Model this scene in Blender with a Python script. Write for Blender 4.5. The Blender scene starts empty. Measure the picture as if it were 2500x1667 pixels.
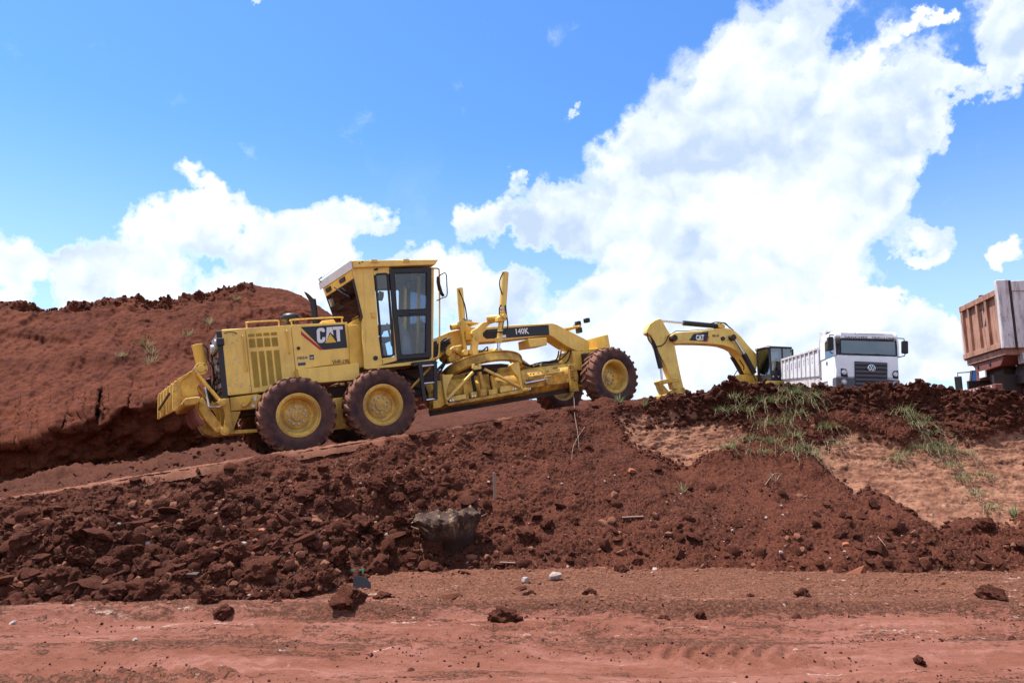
import bpy, bmesh, math, random
import numpy as np
from mathutils import Vector, Matrix, Euler

S = bpy.context.scene
R = math.radians
random.seed(7)
rng = np.random.default_rng(11)

# ---------------------------------------------------------------- camera, sky, sun, exposure
cam = bpy.data.cameras.new('camera')
cam.sensor_width = 36.0
cam.lens = 24.005
cam.clip_start = 0.1
cam.clip_end = 20000
cam_o = bpy.data.objects.new('camera', cam)
S.collection.objects.link(cam_o)
cam_o.location = (0, 0, 1.65)
cam_o.rotation_euler = (R(90) + math.atan((1100 - 833.5) / 1667.0), 0, 0)
S.camera = cam_o

SUN = Vector((-0.34, 0.13, 0.93)).normalized()
SUN_EL = math.asin(SUN.z)
SUN_ROT = math.atan2(SUN.x, SUN.y)
sun = bpy.data.lights.new('sun', 'SUN')
sun.energy = 3.5
sun.angle = R(0.53)
sun.color = (1.0, 0.955, 0.89)
sun_o = bpy.data.objects.new('sun', sun)
S.collection.objects.link(sun_o)
sun_o.rotation_euler = SUN.to_track_quat('Z', 'Y').to_euler()

S.view_settings.view_transform = 'Standard'
S.view_settings.look = 'None'
S.view_settings.gamma = 1.0
S.view_settings.use_curve_mapping = False
S.view_settings.exposure = 1.27
S.cycles.use_denoising = True
S.cycles.max_bounces = 6
S.cycles.diffuse_bounces = 3
S.cycles.glossy_bounces = 3
S.cycles.transmission_bounces = 6
S.cycles.transparent_max_bounces = 8
S.cycles.caustics_reflective = False
S.cycles.caustics_refractive = False
S.cycles.use_adaptive_sampling = True
S.cycles.adaptive_threshold = 0.015


class NT:
    """small helper round a node tree"""
    def __init__(self, tree):
        self.t = tree
        self.n = tree.nodes
        self.l = tree.links

    def add(self, kind, **kw):
        nd = self.n.new(kind)
        for k, v in kw.items():
            setattr(nd, k, v)
        return nd

    def put(self, sock, v):
        if v is None:
            return
        if hasattr(v, 'is_linked'):
            self.l.new(v, sock)
        else:
            if isinstance(v, (tuple, list)) and sock.type == 'RGBA' and len(v) == 3:
                v = (*v, 1)
            sock.default_value = v

    def math(self, op, a, b=None, c=None, clamp=False):
        nd = self.add('ShaderNodeMath', operation=op, use_clamp=clamp)
        self.put(nd.inputs[0], a)
        self.put(nd.inputs[1], b)
        self.put(nd.inputs[2], c)
        return nd.outputs[0]

    def vmath(self, op, a, b=None, scale=None):
        nd = self.add('ShaderNodeVectorMath', operation=op)
        self.put(nd.inputs[0], a)
        self.put(nd.inputs[1], b)
        if scale is not None:
            self.put(nd.inputs['Scale'], scale)
        return nd.outputs['Value'] if op in ('DISTANCE', 'DOT_PRODUCT', 'LENGTH') else nd.outputs[0]

    def ramp(self, x, lo, hi, a=0.0, b=1.0, smooth=True):
        nd = self.add('ShaderNodeMapRange', interpolation_type='SMOOTHSTEP' if smooth else 'LINEAR', clamp=True)
        self.put(nd.inputs['Value'], x)
        self.put(nd.inputs['From Min'], lo)
        self.put(nd.inputs['From Max'], hi)
        self.put(nd.inputs['To Min'], a)
        self.put(nd.inputs['To Max'], b)
        return nd.outputs['Result']

    def noise(self, vec, scale, detail=4, rough=0.55, dist=0.0, color=False, lac=2.0):
        nd = self.add('ShaderNodeTexNoise')
        self.put(nd.inputs['Vector'], vec)
        nd.inputs['Scale'].default_value = scale
        nd.inputs['Detail'].default_value = detail
        nd.inputs['Roughness'].default_value = rough
        nd.inputs['Lacunarity'].default_value = lac
        nd.inputs['Distortion'].default_value = dist
        return nd.outputs['Color'] if color else nd.outputs['Fac']

    def voro(self, vec, scale, feature='F1', out='Distance', rand=1.0):
        nd = self.add('ShaderNodeTexVoronoi', feature=feature)
        self.put(nd.inputs['Vector'], vec)
        nd.inputs['Scale'].default_value = scale
        nd.inputs['Randomness'].default_value = rand
        return nd.outputs[out]

    def mix(self, f, a, b, mode='MIX'):
        nd = self.add('ShaderNodeMix', data_type='RGBA', blend_type=mode)
        self.put(nd.inputs[0], f)
        self.put(nd.inputs[6], a)
        self.put(nd.inputs[7], b)
        return nd.outputs[2]

    def scalevec(self, vec, s):
        nd = self.add('ShaderNodeVectorMath', operation='MULTIPLY')
        self.put(nd.inputs[0], vec)
        nd.inputs[1].default_value = s
        return nd.outputs[0]


# ---------------------------------------------------------------- sky with cumulus
def build_world():
    w = bpy.data.worlds.new('World')
    S.world = w
    w.use_nodes = True
    k = NT(w.node_tree)
    k.n.clear()
    sky = k.add('ShaderNodeTexSky', sky_type='NISHITA')
    sky.sun_disc = False
    sky.sun_elevation = SUN_EL
    sky.sun_rotation = SUN_ROT
    sky.altitude = 600
    sky.air_density = 1.1
    sky.dust_density = 0.5
    sky.ozone_density = 1.6
    tc = k.add('ShaderNodeTexCoord')
    d0 = tc.outputs['Generated']
    d = k.vmath('NORMALIZE', d0)
    # billowing domain warp
    w1 = k.noise(d, 5.0, 9, 0.60, color=True)
    w2 = k.noise(d, 17.0, 6, 0.62, color=True)
    wv = k.vmath('SUBTRACT', w1, (0.5, 0.5, 0.5))
    wv2 = k.vmath('SUBTRACT', w2, (0.5, 0.5, 0.5))
    p = k.vmath('ADD', d, k.vmath('SCALE', wv, scale=0.20))
    p = k.vmath('ADD', p, k.vmath('SCALE', wv2, scale=0.075))
    # cumulus towers: (tangent x, tangent z, radius) seen from the site
    C = [(0.435, 2.321), (0.534, 2.253), (0.372, 2.194), (0.597, 2.179), (0.455, 2.107), (0.287, 2.121), (0.197, 2.064), (0.089, 2.015), (0.016, 2.001), (-0.044, 2.001), (0.020, 2.078), (0.315, 2.001), (0.479, 1.967), (0.553, 2.057), (0.653, 2.194), (0.696, 2.216), (0.213, 1.939), (0.374, 1.865), (0.502, 1.832), (0.248, 1.806), (0.113, 1.852), (0.003, 1.892), (-0.089, 1.912), (-0.142, 1.933), (0.785, 2.329), (0.809, 2.268), (0.759, 2.223), (0.646, 1.987), (0.604, 1.960), (0.772, 1.953), (0.610, 1.813), (0.667, 1.806), (0.571, 1.885), (-0.745, 1.912), (-0.648, 1.919), (-0.559, 1.960), (-0.498, 2.022), (-0.454, 1.974), (-0.373, 1.946), (-0.302, 1.980), (-0.250, 2.008), (-0.197, 2.001), (-0.402, 1.885), (-0.260, 1.906), (-0.662, 1.865), (-0.552, 1.879), (-0.179, 1.852), (-0.036, 1.819), (0.080, 1.767), (0.175, 1.748), (0.303, 1.748), (0.528, 1.761), (0.689, 1.767), (0.750, 1.852), (-0.397, 2.356), (0.132, 2.161), (0.637, 2.314), (-0.876, 1.960), (-0.966, 1.899), (0.952, 2.276), (0.927, 1.865), (-0.751, 1.845), (-0.630, 1.806)]
    RAD = [190, 190, 190, 160, 250, 170, 130, 120, 90, 80, 55, 230, 210, 120, 90, 60, 200, 230, 180, 210, 120, 110, 105, 75, 165, 115, 80, 100, 62, 80, 130, 125, 60, 110, 110, 125, 95, 110, 125, 100, 70, 60, 160, 120, 85, 120, 150, 140, 150, 150, 150, 150, 100, 70, 34, 34, 45, 140, 160, 150, 150, 110, 130]
    acc = None
    for (cx, cz), r in zip(C, RAD):
        v = Vector((cx, 1.0, cz - 1.65))
        c2 = 1.0 / v.length_squared
        rr = r * 1.063 / 1667.0 * (c2 ** 0.75) * 1.13
        v.normalize()
        g = k.ramp(k.vmath('DISTANCE', p, tuple(v)), rr, 0.0)
        acc = g if acc is None else k.math('ADD', acc, g)
    # the same kind of cloud drifts over the rest of the sky
    fwd = k.vmath('DOT_PRODUCT', d, (0.0, 0.985, 0.17))
    elsewhere = k.ramp(fwd, 0.72, 0.58)
    n_out = k.noise(p, 3.1, 4, 0.5)
    g_out = k.math('MULTIPLY', k.ramp(n_out, 0.41, 0.55), elsewhere)
    acc = k.math('ADD', acc, g_out)
    detail = k.noise(p, 30.0, 6, 0.64)
    pb = k.vmath('ADD', d, k.vmath('SCALE', wv, scale=0.10))
    pb = k.vmath('ADD', pb, k.vmath('SCALE', wv2, scale=0.03))

    def billow(v):
        b1 = k.math('SUBTRACT', 0.46, k.voro(v, 11.0))
        b2 = k.math('SUBTRACT', 0.46, k.voro(v, 27.0))
        return k.math('ADD', b1, k.math('MULTIPLY', b2, 0.55))
    bl = billow(pb)
    dens = k.math('ADD', acc, k.math('MULTIPLY', bl, 0.34))
    dens = k.math('ADD', dens, k.math('MULTIPLY', k.math('SUBTRACT', detail, 0.5), 0.42))
    alpha = k.ramp(dens, 0.10, 0.60)
    # thin veil round the heaps and haze towards the horizon
    zc = k.add('ShaderNodeSeparateXYZ')
    k.put(zc.inputs[0], d)
    veil_n = k.ramp(k.noise(p, 6.0, 7, 0.62), 0.40, 0.80)
    veil = k.math('MULTIPLY', veil_n, k.ramp(zc.outputs['Z'], 0.46, 0.05, 0.0, 0.9))
    haze = k.ramp(zc.outputs['Z'], 0.45, 0.0, 0.0, 0.42)
    alpha = k.math('MAXIMUM', alpha, k.math('MAXIMUM', k.math('MULTIPLY', veil, 0.75), haze))
    # billows modelled by comparing each place with one nearer the sun
    def relief(scale, detail_, step, gain):
        q = k.vmath('ADD', p, tuple(step * c for c in (-0.45, 0.0, 0.9)))
        n0 = k.noise(p, scale, detail_, 0.56)
        n1 = k.noise(q, scale, detail_, 0.56)
        return k.math('MULTIPLY', k.math('SUBTRACT', n0, n1), gain)
    bl2 = billow(k.vmath('ADD', pb, (-0.009, 0.0, 0.019)))
    t = k.math('ADD', relief(3.6, 4, 0.075, 3.0), k.math('MULTIPLY', k.math('SUBTRACT', bl, bl2), 0.75))
    t = k.math('ADD', t, 0.54)
    thick = k.ramp(dens, 0.45, 2.0)
    t = k.math('SUBTRACT', t, k.math('MULTIPLY', thick, 0.30), clamp=True)
    t = k.math('MAXIMUM', t, k.ramp(dens, 0.62, 0.25))
    cloud = k.mix(t, (0.275, 0.340, 0.440), (0.555, 0.575, 0.60))
    skyc = k.mix(1.0, sky.outputs[0], (0.290, 0.470, 0.690), 'MULTIPLY')
    CLOUD = 6.2
    cloud = k.mix(1.0, cloud, (CLOUD, CLOUD, CLOUD), 'MULTIPLY')
    col = k.mix(alpha, skyc, cloud)
    bg = k.add('ShaderNodeBackground')
    k.put(bg.inputs['Color'], col)
    bg.inputs['Strength'].default_value = 0.15
    out = k.add('ShaderNodeOutputWorld')
    k.l.new(bg.outputs[0], out.inputs[0])
    w.cycles.sampling_method = 'MANUAL'
    w.cycles.sample_map_resolution = 1024


build_world()

# ---------------------------------------------------------------- materials
MATS = {}


def new_mat(name):
    m = bpy.data.materials.new(name)
    m.use_nodes = True
    k = NT(m.node_tree)
    k.n.clear()
    out = k.add('ShaderNodeOutputMaterial')
    b = k.add('ShaderNodeBsdfPrincipled')
    k.l.new(b.outputs[0], out.inputs[0])
    MATS[name] = m
    return m, k, b, out


def bump(k, b, height, strength=0.3, dist=0.02):
    nd = k.add('ShaderNodeBump')
    nd.inputs['Strength'].default_value = strength
    nd.inputs['Distance'].default_value = dist
    k.put(nd.inputs['Height'], height)
    k.l.new(nd.outputs[0], b.inputs['Normal'])
    return nd


DUST = (0.13, 0.050, 0.029)


def paint(name, col, rough=0.45, dust=0.25, metal=0.0, scale=3.0, spec=0.4, chips=0.0, coat=0.0, streak=0.0, low=0.0):
    """painted metal with uneven gloss and a film of red dust"""
    m, k, b, _ = new_mat(name)
    tc = k.add('ShaderNodeTexCoord').outputs['Object']
    n = k.noise(tc, scale, 6, 0.62)
    n2 = k.noise(tc, scale * 9, 4, 0.6)
    f = k.math('MULTIPLY', k.ramp(k.math('ADD', n, k.math('MULTIPLY', n2, 0.25)), 0.45, 0.85), dust)
    geo = k.add('ShaderNodeNewGeometry')
    sep = k.add('ShaderNodeSeparateXYZ')
    k.put(sep.inputs[0], geo.outputs['True Normal'])
    f = k.math('ADD', f, k.math('MULTIPLY', k.ramp(sep.outputs['Z'], 0.5, 1.0), dust * 0.45), clamp=True)
    if low:
        so = k.add('ShaderNodeSeparateXYZ')
        k.put(so.inputs[0], tc)
        mud = k.math('MULTIPLY', k.ramp(so.outputs['Z'], 1.55, 0.25), k.ramp(k.math('ADD', n, k.math('MULTIPLY', n2, 0.4)), 0.45, 0.85))
        f = k.math('ADD', f, k.math('MULTIPLY', mud, low), clamp=True)
    tint = k.noise(tc, scale * 0.5, 3, 0.5)
    dark = tuple(c * 0.90 for c in col)
    base = k.mix(k.ramp(tint, 0.3, 0.7), col, dark)
    c = k.mix(f, base, DUST)
    if chips:
        ch = k.ramp(k.noise(tc, scale * 4, 8, 0.72), 0.66 - chips * 0.1, 0.70 - chips * 0.1)
        c = k.mix(ch, c, (0.09, 0.05, 0.035))
    if streak:
        sv = k.noise(k.scalevec(tc, (7.0, 7.0, 0.9)), 1.3, 8, 0.7)
        c = k.mix(k.math('MULTIPLY', k.ramp(sv, 0.46, 0.60), streak), c, (0.20, 0.085, 0.05))
        sv2 = k.noise(k.scalevec(tc, (5.0, 5.0, 1.6)), 2.3, 8, 0.75)
        c = k.mix(k.math('MULTIPLY', k.ramp(sv2, 0.60, 0.66), min(1.0, streak * 1.3)), c, (0.07, 0.035, 0.028))
    k.put(b.inputs['Base Color'], c)
    k.put(b.inputs['Roughness'], k.math('ADD', k.math('MULTIPLY', f, 0.4), k.math('ADD', rough - 0.06, k.math('MULTIPLY', n2, 0.14))))
    b.inputs['Metallic'].default_value = metal
    b.inputs['Specular IOR Level'].default_value = spec
    b.inputs['Coat Weight'].default_value = coat
    b.inputs['Coat Roughness'].default_value = 0.2
    return m


def soil(name, cols, scale=1.0, pale=False, bumpy=0.6, specks=0.5):
    """loose earth: three tones over several sizes, light grit, optional bare subsoil by attribute"""
    m, k, b, _ = new_mat(name)
    tc = k.add('ShaderNodeNewGeometry').outputs['Position']
    n1 = k.noise(tc, 0.55 * scale, 5, 0.6)
    n2 = k.noise(tc, 4.5 * scale, 6, 0.65)
    n3 = k.noise(tc, 38 * scale, 4, 0.65)
    c = k.mix(k.ramp(k.math('ADD', k.math('MULTIPLY', n1, 0.5), k.math('MULTIPLY', n2, 0.5)), 0.36, 0.64), cols[0], cols[1])
    c = k.mix(k.ramp(n3, 0.42, 0.72), c, cols[2])
    h = k.math('ADD', k.math('MULTIPLY', n3, 0.5), n2)
    if pale:
        at = k.add('ShaderNodeAttribute', attribute_name='bare').outputs['Fac']
        st = k.scalevec(tc, (1.0, 1.0, 2.6))
        m1 = k.noise(st, 2.2, 8, 0.68, 0.4)
        m2 = k.noise(st, 9.0, 6, 0.7, 0.6)
        pc = k.mix(k.ramp(m1, 0.38, 0.62), (0.240, 0.115, 0.071), (0.125, 0.050, 0.030))
        pc = k.mix(k.ramp(m2, 0.52, 0.72), pc, (0.33, 0.175, 0.120))
        pc = k.mix(k.ramp(k.noise(st, 3.2, 9, 0.78), 0.54, 0.62), pc, (0.075, 0.026, 0.017))
        edge = k.ramp(k.math('ADD', at, k.math('MULTIPLY', k.math('SUBTRACT', k.noise(tc, 6, 8, 0.72), 0.5), 1.7)), 0.34, 0.70)
        c = k.mix(edge, c, pc)
    v = k.voro(tc, 46 * scale)
    grit = k.math('MULTIPLY', k.ramp(v, 0.22, 0.12), k.ramp(k.noise(tc, 21 * scale, 2, 0.5), 0.60, 0.66))
    c = k.mix(k.math('MULTIPLY', grit, specks), c, (0.34, 0.24, 0.19))
    k.put(b.inputs['Base Color'], c)
    b.inputs['Roughness'].default_value = 0.95
    b.inputs['Specular IOR Level'].default_value = 0.12
    bump(k, b, h, bumpy, 0.03)
    return m


YEL = (0.90, 0.60, 0.125)
paint('yellow', YEL, 0.42, 0.14, scale=2.2, coat=0.2, streak=0.12, low=0.45)
paint('yellow_dirty', (0.84, 0.51, 0.08), 0.5, 0.45, scale=2.6, chips=0.35, streak=0.35, low=0.5)
paint('yellow_frame', (0.85, 0.53, 0.085), 0.5, 0.22, scale=2.6, streak=0.18, low=0.5)
paint('black_paint', (0.012, 0.012, 0.017), 0.42, 0.10, scale=3)
paint('decal_black', (0.010, 0.011, 0.020), 0.35, 0.03, scale=2)
paint('decal_red', (0.42, 0.018, 0.030), 0.4, 0.03)
paint('decal_white', (0.80, 0.80, 0.83), 0.4, 0.03)
paint('decal_yellow', (0.80, 0.50, 0.05), 0.4, 0.03)
paint('text_dark', (0.018, 0.016, 0.014), 0.5, 0.0)
paint('sticker_cream', (0.78, 0.56, 0.18), 0.4, 0.03)
paint('sticker_blue', (0.03, 0.05, 0.16), 0.4, 0.03)
paint('steel', (0.62, 0.62, 0.66), 0.22, 0.08, metal=1.0, spec=0.5)
paint('bolt_steel', (0.46, 0.44, 0.47), 0.4, 0.12, metal=0.6)
paint('hose', (0.010, 0.010, 0.012), 0.5, 0.06)
paint('white_truck', (0.86, 0.86, 0.88), 0.35, 0.08, scale=1.3, coat=0.3)
paint('bed_grey', (0.70, 0.69, 0.71), 0.5, 0.22, scale=1.8, chips=0.25)
paint('bed_rust', (0.66, 0.63, 0.64), 0.6, 0.16, scale=1.6, chips=0.1, streak=0.55)
paint('tailgate_rust', (0.44, 0.235, 0.165), 0.7, 0.30, scale=1.2, chips=0.2, streak=0.8)
paint('grey_plastic', (0.085, 0.09, 0.11), 0.5, 0.2)
paint('dark_plastic', (0.022, 0.024, 0.03), 0.5, 0.12)
paint('dark_frame', (0.020, 0.014, 0.012), 0.6, 0.5)
paint('dark_grille', (0.035, 0.022, 0.022), 0.6, 0.35, scale=5)
paint('dirty_red', (0.20, 0.06, 0.045), 0.6, 0.5)
paint('plate_red', (0.30, 0.02, 0.035), 0.5, 0.05)
paint('seat_cloth', (0.10, 0.10, 0.12), 0.8, 0.05)
paint('cab_inner', (0.20, 0.22, 0.27), 0.7, 0.05)
paint('lamp_glass', (0.72, 0.74, 0.78), 0.15, 0.03, metal=0.3)
paint('vent_dark', (0.20, 0.125, 0.022), 0.6, 0.1)
paint('white_roof', (0.70, 0.71, 0.75), 0.5, 0.06)
paint('wood_grey', (0.30, 0.20, 0.15), 0.85, 0.25, scale=8)
paint('splinter_wood', (0.40, 0.27, 0.13), 0.85, 0.2, scale=8)
paint('brick_orange', (0.36, 0.12, 0.06), 0.85, 0.25, scale=8)
paint('green_glass', (0.01, 0.14, 0.06), 0.15, 0.15, scale=6, spec=0.8)
paint('slate_dark', (0.012, 0.013, 0.022), 0.75, 0.15, scale=6)
paint('amber', (0.55, 0.20, 0.02), 0.35, 0.05)


def rubber():
    m, k, b, _ = new_mat('rubber')
    tc = k.add('ShaderNodeTexCoord').outputs['Object']
    n = k.noise(tc, 4.0, 6, 0.65)
    n2 = k.noise(tc, 25.0, 4, 0.6)
    at = k.add('ShaderNodeAttribute', attribute_name='tread').outputs['Fac']
    f = k.math('ADD', k.math('MULTIPLY', at, 0.62), k.math('MULTIPLY', k.ramp(n, 0.30, 0.70), 0.48), clamp=True)
    f = k.math('MULTIPLY', f, k.ramp(n2, 0.15, 0.55, 0.55, 1.0))
    c = k.mix(f, (0.034, 0.021, 0.026), (0.205, 0.092, 0.058))
    k.put(b.inputs['Base Color'], c)
    b.inputs['Roughness'].default_value = 0.85
    b.inputs['Specular IOR Level'].default_value = 0.2
    bump(k, b, n2, 0.12, 0.01)


rubber()


def glass(name, tint, alpha):
    m, k, b, out = new_mat(name)
    k.n.remove(b)
    tr = k.add('ShaderNodeBsdfTransparent')
    tr.inputs[0].default_value = (*tint, 1)
    gl = k.add('ShaderNodeBsdfGlossy')
    gl.inputs['Roughness'].default_value = 0.03
    gl.inputs['Color'].default_value = (0.9, 0.95, 1.0, 1)
    df = k.add('ShaderNodeBsdfDiffuse')
    df.inputs['Color'].default_value = (0.20, 0.16, 0.15, 1)
    tc = k.add('ShaderNodeTexCoord').outputs['Object']
    dirt = k.math('MULTIPLY', k.ramp(k.noise(tc, 3.5, 6, 0.65), 0.5, 0.9), 0.05)
    fr = k.add('ShaderNodeFresnel')
    fr.inputs[0].default_value = 1.5
    m1 = k.add('ShaderNodeMixShader')
    k.put(m1.inputs[0], k.math('ADD', fr.outputs[0], alpha, clamp=True))
    k.l.new(tr.outputs[0], m1.inputs[1])
    k.l.new(gl.outputs[0], m1.inputs[2])
    m2 = k.add('ShaderNodeMixShader')
    k.put(m2.inputs[0], dirt)
    k.l.new(m1.outputs[0], m2.inputs[1])
    k.l.new(df.outputs[0], m2.inputs[2])
    k.l.new(m2.outputs[0], out.inputs[0])


glass('glass', (0.88, 0.93, 0.97), 0.0)
glass('glass_black', (0.03, 0.035, 0.045), 0.0)
glass('glass_dark', (0.22, 0.27, 0.34), 0.14)

soil('soil_bank', ((0.030, 0.0076, 0.0046), (0.070, 0.0196, 0.0112), (0.132, 0.046, 0.0265)), pale=True)
soil('soil_dark', ((0.026, 0.0078, 0.0050), (0.050, 0.0145, 0.0082), (0.084, 0.027, 0.0155)))
soil('soil_hill', ((0.060, 0.0130, 0.0060), (0.134, 0.0360, 0.0160), (0.040, 0.0085, 0.0044)), scale=0.8, specks=0.25, bumpy=0.8)
soil('soil_ramp', ((0.036, 0.0095, 0.0050), (0.072, 0.0215, 0.0115), (0.108, 0.038, 0.0215)), specks=0.3)
soil('gravel_tan', ((0.21, 0.090, 0.055), (0.13, 0.050, 0.030), (0.27, 0.135, 0.088)), specks=0.3)
soil('soil_track', ((0.20, 0.080, 0.049), (0.105, 0.038, 0.023), (0.24, 0.108, 0.070)), scale=1.6, specks=0.2)
soil('clod_soil', ((0.030, 0.0078, 0.0047), (0.068, 0.0190, 0.0108), (0.118, 0.040, 0.0230)), scale=1.6, specks=0.3, bumpy=0.9)
soil('stone_pale', ((0.36, 0.27, 0.24), (0.46, 0.37, 0.34), (0.24, 0.14, 0.10)), scale=4, specks=0.1)


def soil_road():
    m, k, b, _ = new_mat('soil_road')
    tc = k.add('ShaderNodeNewGeometry').outputs['Position']
    st = k.scalevec(tc, (0.30, 1.5, 1.0))
    w = k.noise(tc, 0.8, 4, 0.6, color=True)
    st = k.vmath('ADD', st, k.vmath('SCALE', k.vmath('SUBTRACT', w, (0.5, 0.5, 0.5)), scale=0.8))
    a1 = k.noise(st, 1.5, 8, 0.64)
    a2 = k.noise(st, 6.5, 8, 0.70)
    a3 = k.noise(tc, 34, 5, 0.68)
    a4 = k.noise(k.scalevec(tc, (0.45, 1.3, 1.0)), 19, 6, 0.72)
    at = k.add('ShaderNodeAttribute', attribute_name='loose').outputs['Fac']
    pack = k.mix(k.ramp(a2, 0.35, 0.66), (0.180, 0.066, 0.043), (0.270, 0.117, 0.089))
    pack = k.mix(k.ramp(a1, 0.35, 0.65), pack, (0.160, 0.056, 0.035))
    loose = k.mix(k.ramp(a3, 0.40, 0.66), (0.066, 0.0235, 0.0145), (0.155, 0.068, 0.042))
    f = k.math('ADD', k.math('ADD', k.math('MULTIPLY', k.math('SUBTRACT', a1, 0.5), 2.0), k.math('MULTIPLY', k.math('SUBTRACT', a2, 0.5), 2.6)), at)
    f = k.ramp(k.math('ADD', f, k.math('ADD', k.math('MULTIPLY', k.math('SUBTRACT', a3, 0.5), 1.3), k.math('MULTIPLY', k.math('SUBTRACT', a4, 0.5), 1.9))), 0.40, 0.62)
    c = k.mix(f, pack, loose)
    ap = k.add('ShaderNodeAttribute', attribute_name='apron').outputs['Fac']
    tan = k.mix(k.ramp(a3, 0.36, 0.64), (0.082, 0.027, 0.0145), (0.180, 0.073, 0.044))
    tan = k.mix(k.ramp(k.noise(tc, 70, 3, 0.6), 0.5, 0.7), tan, (0.225, 0.105, 0.070))
    c = k.mix(k.ramp(k.math('ADD', ap, k.math('MULTIPLY', k.math('SUBTRACT', a2, 0.5), 2.4)), 0.30, 0.75), c, tan)
    spot = k.ramp(k.math('ADD', k.noise(st, 4.2, 6, 0.72), k.math('MULTIPLY', k.noise(tc, 17, 4, 0.7), 0.35)), 0.80, 0.88)
    c = k.mix(k.math('MULTIPLY', spot, 0.85), c, (0.42, 0.29, 0.235))
    v = k.voro(tc, 40)
    grit = k.math('MULTIPLY', k.ramp(v, 0.24, 0.14), k.ramp(k.noise(tc, 9, 3, 0.6), 0.54, 0.62))
    c = k.mix(k.math('MULTIPLY', grit, 0.55), c, (0.30, 0.19, 0.14))
    v2 = k.voro(tc, 27)
    g2 = k.math('MULTIPLY', k.ramp(v2, 0.26, 0.16), k.ramp(k.noise(tc, 5, 3, 0.6), 0.52, 0.60))
    c = k.mix(k.math('MULTIPLY', g2, 0.75), c, (0.060, 0.022, 0.014))
    k.put(b.inputs['Base Color'], c)
    b.inputs['Roughness'].default_value = 0.95
    b.inputs['Specular IOR Level'].default_value = 0.12
    h = k.math('ADD', k.math('MULTIPLY', a3, 0.6), k.math('ADD', a2, k.math('MULTIPLY', f, 0.3)))
    bump(k, b, h, 0.85, 0.03)


soil_road()


def stump_mat():
    m, k, b, _ = new_mat('charred_wood')
    tc = k.add('ShaderNodeTexCoord').outputs['Object']
    st = k.scalevec(tc, (6.5, 6.5, 1.7))
    n = k.noise(st, 1.6, 8, 0.7, 0.8)
    n2 = k.noise(tc, 26, 5, 0.7)
    at = k.add('ShaderNodeAttribute', attribute_name='char').outputs['Fac']
    tp = k.add('ShaderNodeAttribute', attribute_name='torn').outputs['Fac']
    c = k.mix(k.math('MULTIPLY', k.ramp(n, 0.50, 0.64), tp), (0.050, 0.021, 0.014), (0.22, 0.135, 0.068))
    c = k.mix(k.math('MULTIPLY', k.ramp(n2, 0.50, 0.68), 0.5), c, (0.075, 0.036, 0.026))
    c = k.mix(k.ramp(k.math('ADD', at, k.math('MULTIPLY', k.math('SUBTRACT', n, 0.5), 1.0)), 0.35, 0.65), c, (0.036, 0.013, 0.009))
    k.put(b.inputs['Base Color'], c)
    b.inputs['Roughness'].default_value = 0.9
    bump(k, b, k.math('ADD', n, n2), 0.7, 0.04)


stump_mat()


def leaf_mat(name, a, bcol):
    m, k, b, out = new_mat(name)
    at = k.add('ShaderNodeAttribute', attribute_name='dry').outputs['Fac']
    c = k.mix(at, a, bcol)
    k.put(b.inputs['Base Color'], c)
    b.inputs['Roughness'].default_value = 0.6
    b.inputs['Specular IOR Level'].default_value = 0.25
    tl = k.add('ShaderNodeBsdfTranslucent')
    k.put(tl.inputs[0], c)
    ms = k.add('ShaderNodeMixShader')
    ms.inputs[0].default_value = 0.3
    k.l.new(b.outputs[0], ms.inputs[1])
    k.l.new(tl.outputs[0], ms.inputs[2])
    k.l.new(ms.outputs[0], out.inputs[0])


leaf_mat('leaf', (0.080, 0.160, 0.050), (0.36, 0.27, 0.17))


# ---------------------------------------------------------------- mesh helpers
def link(o, parent=None):
    S.collection.objects.link(o)
    if parent is not None:
        o.parent = parent
    return o


def tag(o, label=None, cat=None, group=None, kind=None):
    if label:
        o['label'] = label
    if cat:
        o['category'] = cat
    if group:
        o['group'] = group
    if kind:
        o['kind'] = kind
    return o


def empty(name, matrix=None, parent=None):
    o = bpy.data.objects.new(name, None)
    o.empty_display_size = 0.2
    if matrix is not None:
        o.matrix_world = Matrix(matrix)
    return link(o, parent)


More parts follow.
